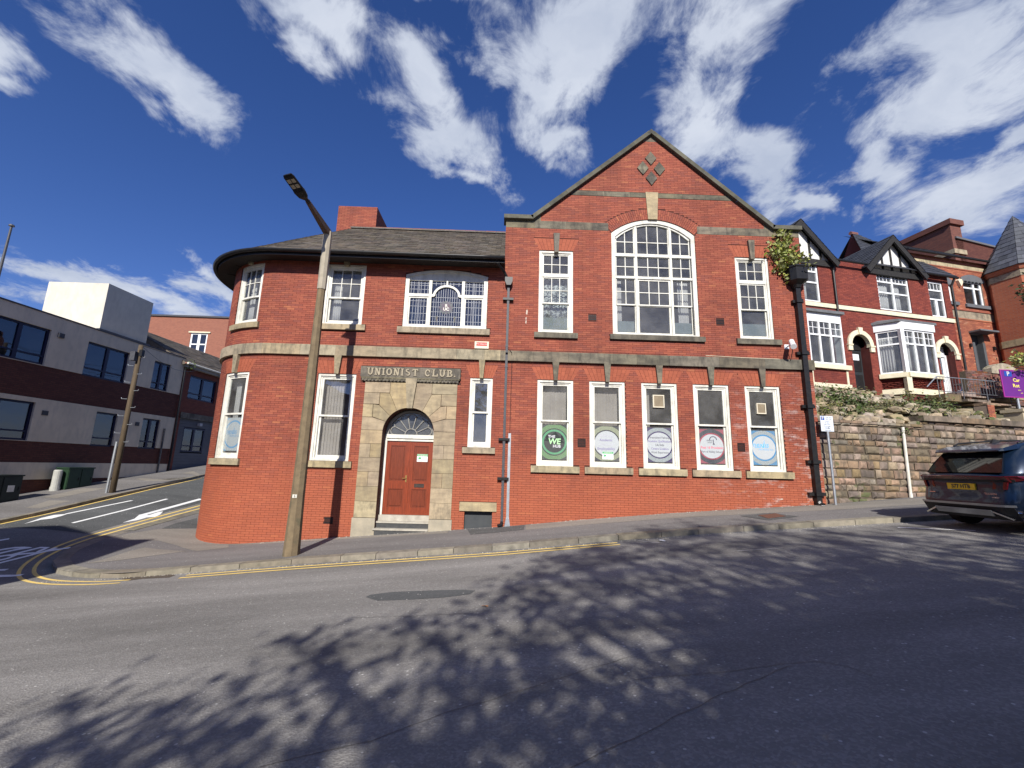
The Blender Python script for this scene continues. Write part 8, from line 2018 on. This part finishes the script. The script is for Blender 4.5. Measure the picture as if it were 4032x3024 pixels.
# dense heart of the shade, right foreground
for gx_, gy_, h, r, n in ((2.0,3.4,4.2,.9,650),(3.2,3.2,4.4,1.0,750),(2.6,4.4,4.9,1.0,750),(3.6,4.5,5.2,1.0,750),(1.2,3.2,3.9,.8,420),(4.6,4.9,5.4,1.0,750),(3.2,5.6,5.8,1.0,600),(4.6,6.1,6.2,1.0,650),(5.4,5.4,5.6,1.0,700),(2.0,5.4,5.5,.9,380),
                          (1.6,6.6,6.3,.9,330),(2.8,7.0,6.6,1.0,420),(4.0,7.2,6.8,1.0,480),(5.4,7.0,6.6,1.0,560),(3.4,8.4,7.4,.9,330),(4.8,8.4,7.5,1.0,380),(6.2,8.2,7.3,1.0,430),(2.2,8.2,7.2,.8,230),(2.9,9.3,7.8,.7,200),(4.4,9.6,8.0,.8,230),(1.4,7.8,6.9,.7,170),
                          (.2,3.4,4.0,.7,210),(-.4,4.0,4.3,.6,120),(.5,4.6,4.9,.7,170),(-1.2,3.3,3.9,.6,140),(-.2,3.0,3.6,.6,190),(-2.0,3.6,4.0,.5,80),(-2.7,4.0,4.1,.4,55),(-1.4,4.4,4.5,.4,55),(-.6,5.0,4.8,.4,55),(.6,6.0,5.6,.5,80),(1.0,5.3,5.2,.5,95),(-2.6,3.4,3.8,.4,60),(-3.2,3.5,3.8,.35,42),(1.2,8.6,7.3,.7,170),(.8,7.4,6.6,.6,120),(2.0,9.2,7.8,.7,180),(3.4,10.2,8.4,.7,200),(4.6,10.4,8.5,.7,170),(5.6,10.2,8.4,.6,130),(.2,6.8,6.0,.5,90),(-.2,5.8,5.4,.5,80),(-1.0,5.6,5.2,.4,50),(-1.8,4.9,4.7,.4,50),(-3.6,4.2,4.2,.35,40),(-2.2,5.3,4.9,.3,30)):
    LA.append(lobe_for(gx_, gy_, h*1.65, (r*.95,r*.75,r*.60), n*((.85 if gy_ < 6.3 else .58) if gx_ > 1.5 else .95)))
street_tree((3.6,-8.6,T(3.6,-8.6)), 10.0, 'tall leafy lime tree set back behind the viewpoint', LA, 5, M_TREEL)
LB = []
for gx_, gy_, h, r, n in ((6.4,5.6,5.6,1.0,700),(7.4,6.2,5.8,1.0,700),(6.8,7.0,6.3,1.0,600),(8.2,7.2,6.4,1.0,600),(7.4,8.2,7.0,1.0,480),(9.0,8.0,6.8,1.0,520),(6.2,4.6,5.0,1.0,700),(5.0,3.6,4.4,1.0,700),(7.6,5.0,5.0,1.0,650),(9.2,6.4,5.8,1.0,600),(10.4,7.6,6.4,1.0,520),(8.6,8.9,7.3,.8,260),(10.4,9.0,7.2,.9,260),(6.8,9.2,7.6,.8,260),(5.8,9.4,7.9,.7,200)):
    LB.append(lobe_for(gx_, gy_, h*1.6, (r,r*.75,r*.62), n*(.42 if gy_ < 6.0 else .2)))
street_tree((8.6,-8.4,T(8.6,-8.4)), 10.0, 'tall lime tree further up the hill behind the viewpoint', LB, 6, M_TREEL)
LC = []  # third tree, added unseen: its low thick crown blocks sky over the foreground
for gx_, gy_, h, r, n in ((2.4,2.4,3.6,1.0,700),(4.0,2.6,3.9,1.0,800),(5.6,3.4,4.2,1.0,800),(1.2,2.3,3.3,.9,500),(3.2,3.8,4.8,1.0,700),(4.2,3.9,5.0,1.0,700),(5.6,4.4,5.2,1.0,700),(6.8,4.2,4.7,1.0,700),(4.0,5.2,5.9,1.0,600),(5.2,6.2,6.5,1.0,500),(8.2,5.6,5.2,1.0,600),(7.0,5.9,6.2,1.0,500),(3.0,2.9,4.6,1.0,600),(2.0,4.4,5.4,.9,380)):
    LC.append(lobe_for(gx_, gy_, h if gy_ < 4.0 else h+1.0, (r*1.1,r*.8,r*.62), n*(1.5 if gy_ < 4.0 else .14)))
street_tree((3.8,-3.4,T(3.8,-3.4)), 6.0, 'unseen lower broad tree added behind the viewpoint to block sky light', LC, 7, M_TREEL)
# unseen terrace facing the club, added to block the low sky
row = empty('added_terrace', (14,-20,T(14,-20)), 'unseen brick terrace added behind the trees to block the low sky', 'building')
q = MB(); q.box((2.5,-28,-1),(34,-20,10.2)); q.build('wall', M_ANNEX, row)
q = MB(); q.add([(2.2,-19.7,10.2),(34.3,-19.7,10.2),(34.3,-24,13.4),(2.2,-24,13.4),(2.2,-28.3,10.2),(34.3,-28.3,10.2)], [(0,1,2,3),(3,2,5,4),(0,3,4),(1,5,2)]); q.build('roof', M_SLATEB, row)
for k in range(9):
    for z in (2.4, 5.4):
        x = 4.5+k*3.3; q = MB(); q.box((x-.6,-20.02,z),(x+.6,-19.94,z+1.6)); w_ = q.build('window', M_WHITE, row); q = MB(); q.box((x-.5,-19.95,z+.1),(x+.5,-19.93,z+1.5)); q.build('pane', M_GLASSB, w_)
# house on the opposite corner; its roof line shades the mouth of the side street
def shade_pt(gx_, gy_, Y):
    """on the plane Y, the point that shades this place on the ground"""
    t = (gy_-Y)/sd_.y; g_ = Vector((gx_,gy_,T(gx_,gy_)-RD)); return g_-sd_*t
YH = .5
pts = [shade_pt(x, y, YH) for x, y in ((-14.6,12.6),(-12.8,13.3),(-11.1,12.84),(-10.14,12.62),(-9.65,12.88),(-9.64,11.07),(-10.17,9.77),(-10.5,8.6))]
opp = empty('corner_house', (-13,YH-4,T(-13,0)), 'brick house on the opposite corner behind the viewpoint to the left', 'house')
FO = Frame((0,YH), math.pi)                       # faces away from the camera's street side; u runs to -X
zE = pts[3].z; gl_ = T(-13,0)-1.0
prof = [(-30,gl_),(pts[7].x,gl_),(pts[7].x,pts[7].z),(pts[6].x,pts[6].z),(pts[5].x,pts[5].z),(pts[4].x,pts[4].z),(pts[3].x,pts[3].z),(pts[2].x,pts[2].z),(pts[1].x,pts[1].z),(pts[0].x,pts[0].z),(-30,pts[0].z-.6)]
q = MB(); q.fprism(Frame((0,YH),0.0), prof, -.4, 0.0); q.build('gable_wall', M_ANNEX, opp)
q = MB(); q.box((-30,YH-7,gl_),(pts[6].x-.3,YH-.4,pts[6].z+1)); q.build('wall', M_ANNEX, opp)
q = MB(); q.add([(-30,YH-.4,zE+.2),(pts[4].x-.6,YH-.4,zE),(pts[4].x-.9,YH-7,zE),(-30,YH-7,zE+.2)], [(0,1,2,3)]); q.build('roof', M_SLATEB, opp)
for k in range(3):
    u = -12.5-k*3.2; q = MB(); q.box((u-.6,YH-.02,gl_+2.4),(u+.6,YH+.05,gl_+3.9)); w_ = q.build('window', M_WHITE, opp); q = MB(); q.box((u-.5,YH+.045,gl_+2.5),(u+.5,YH+.06,gl_+3.8)); q.build('pane', M_GLASSB, w_)
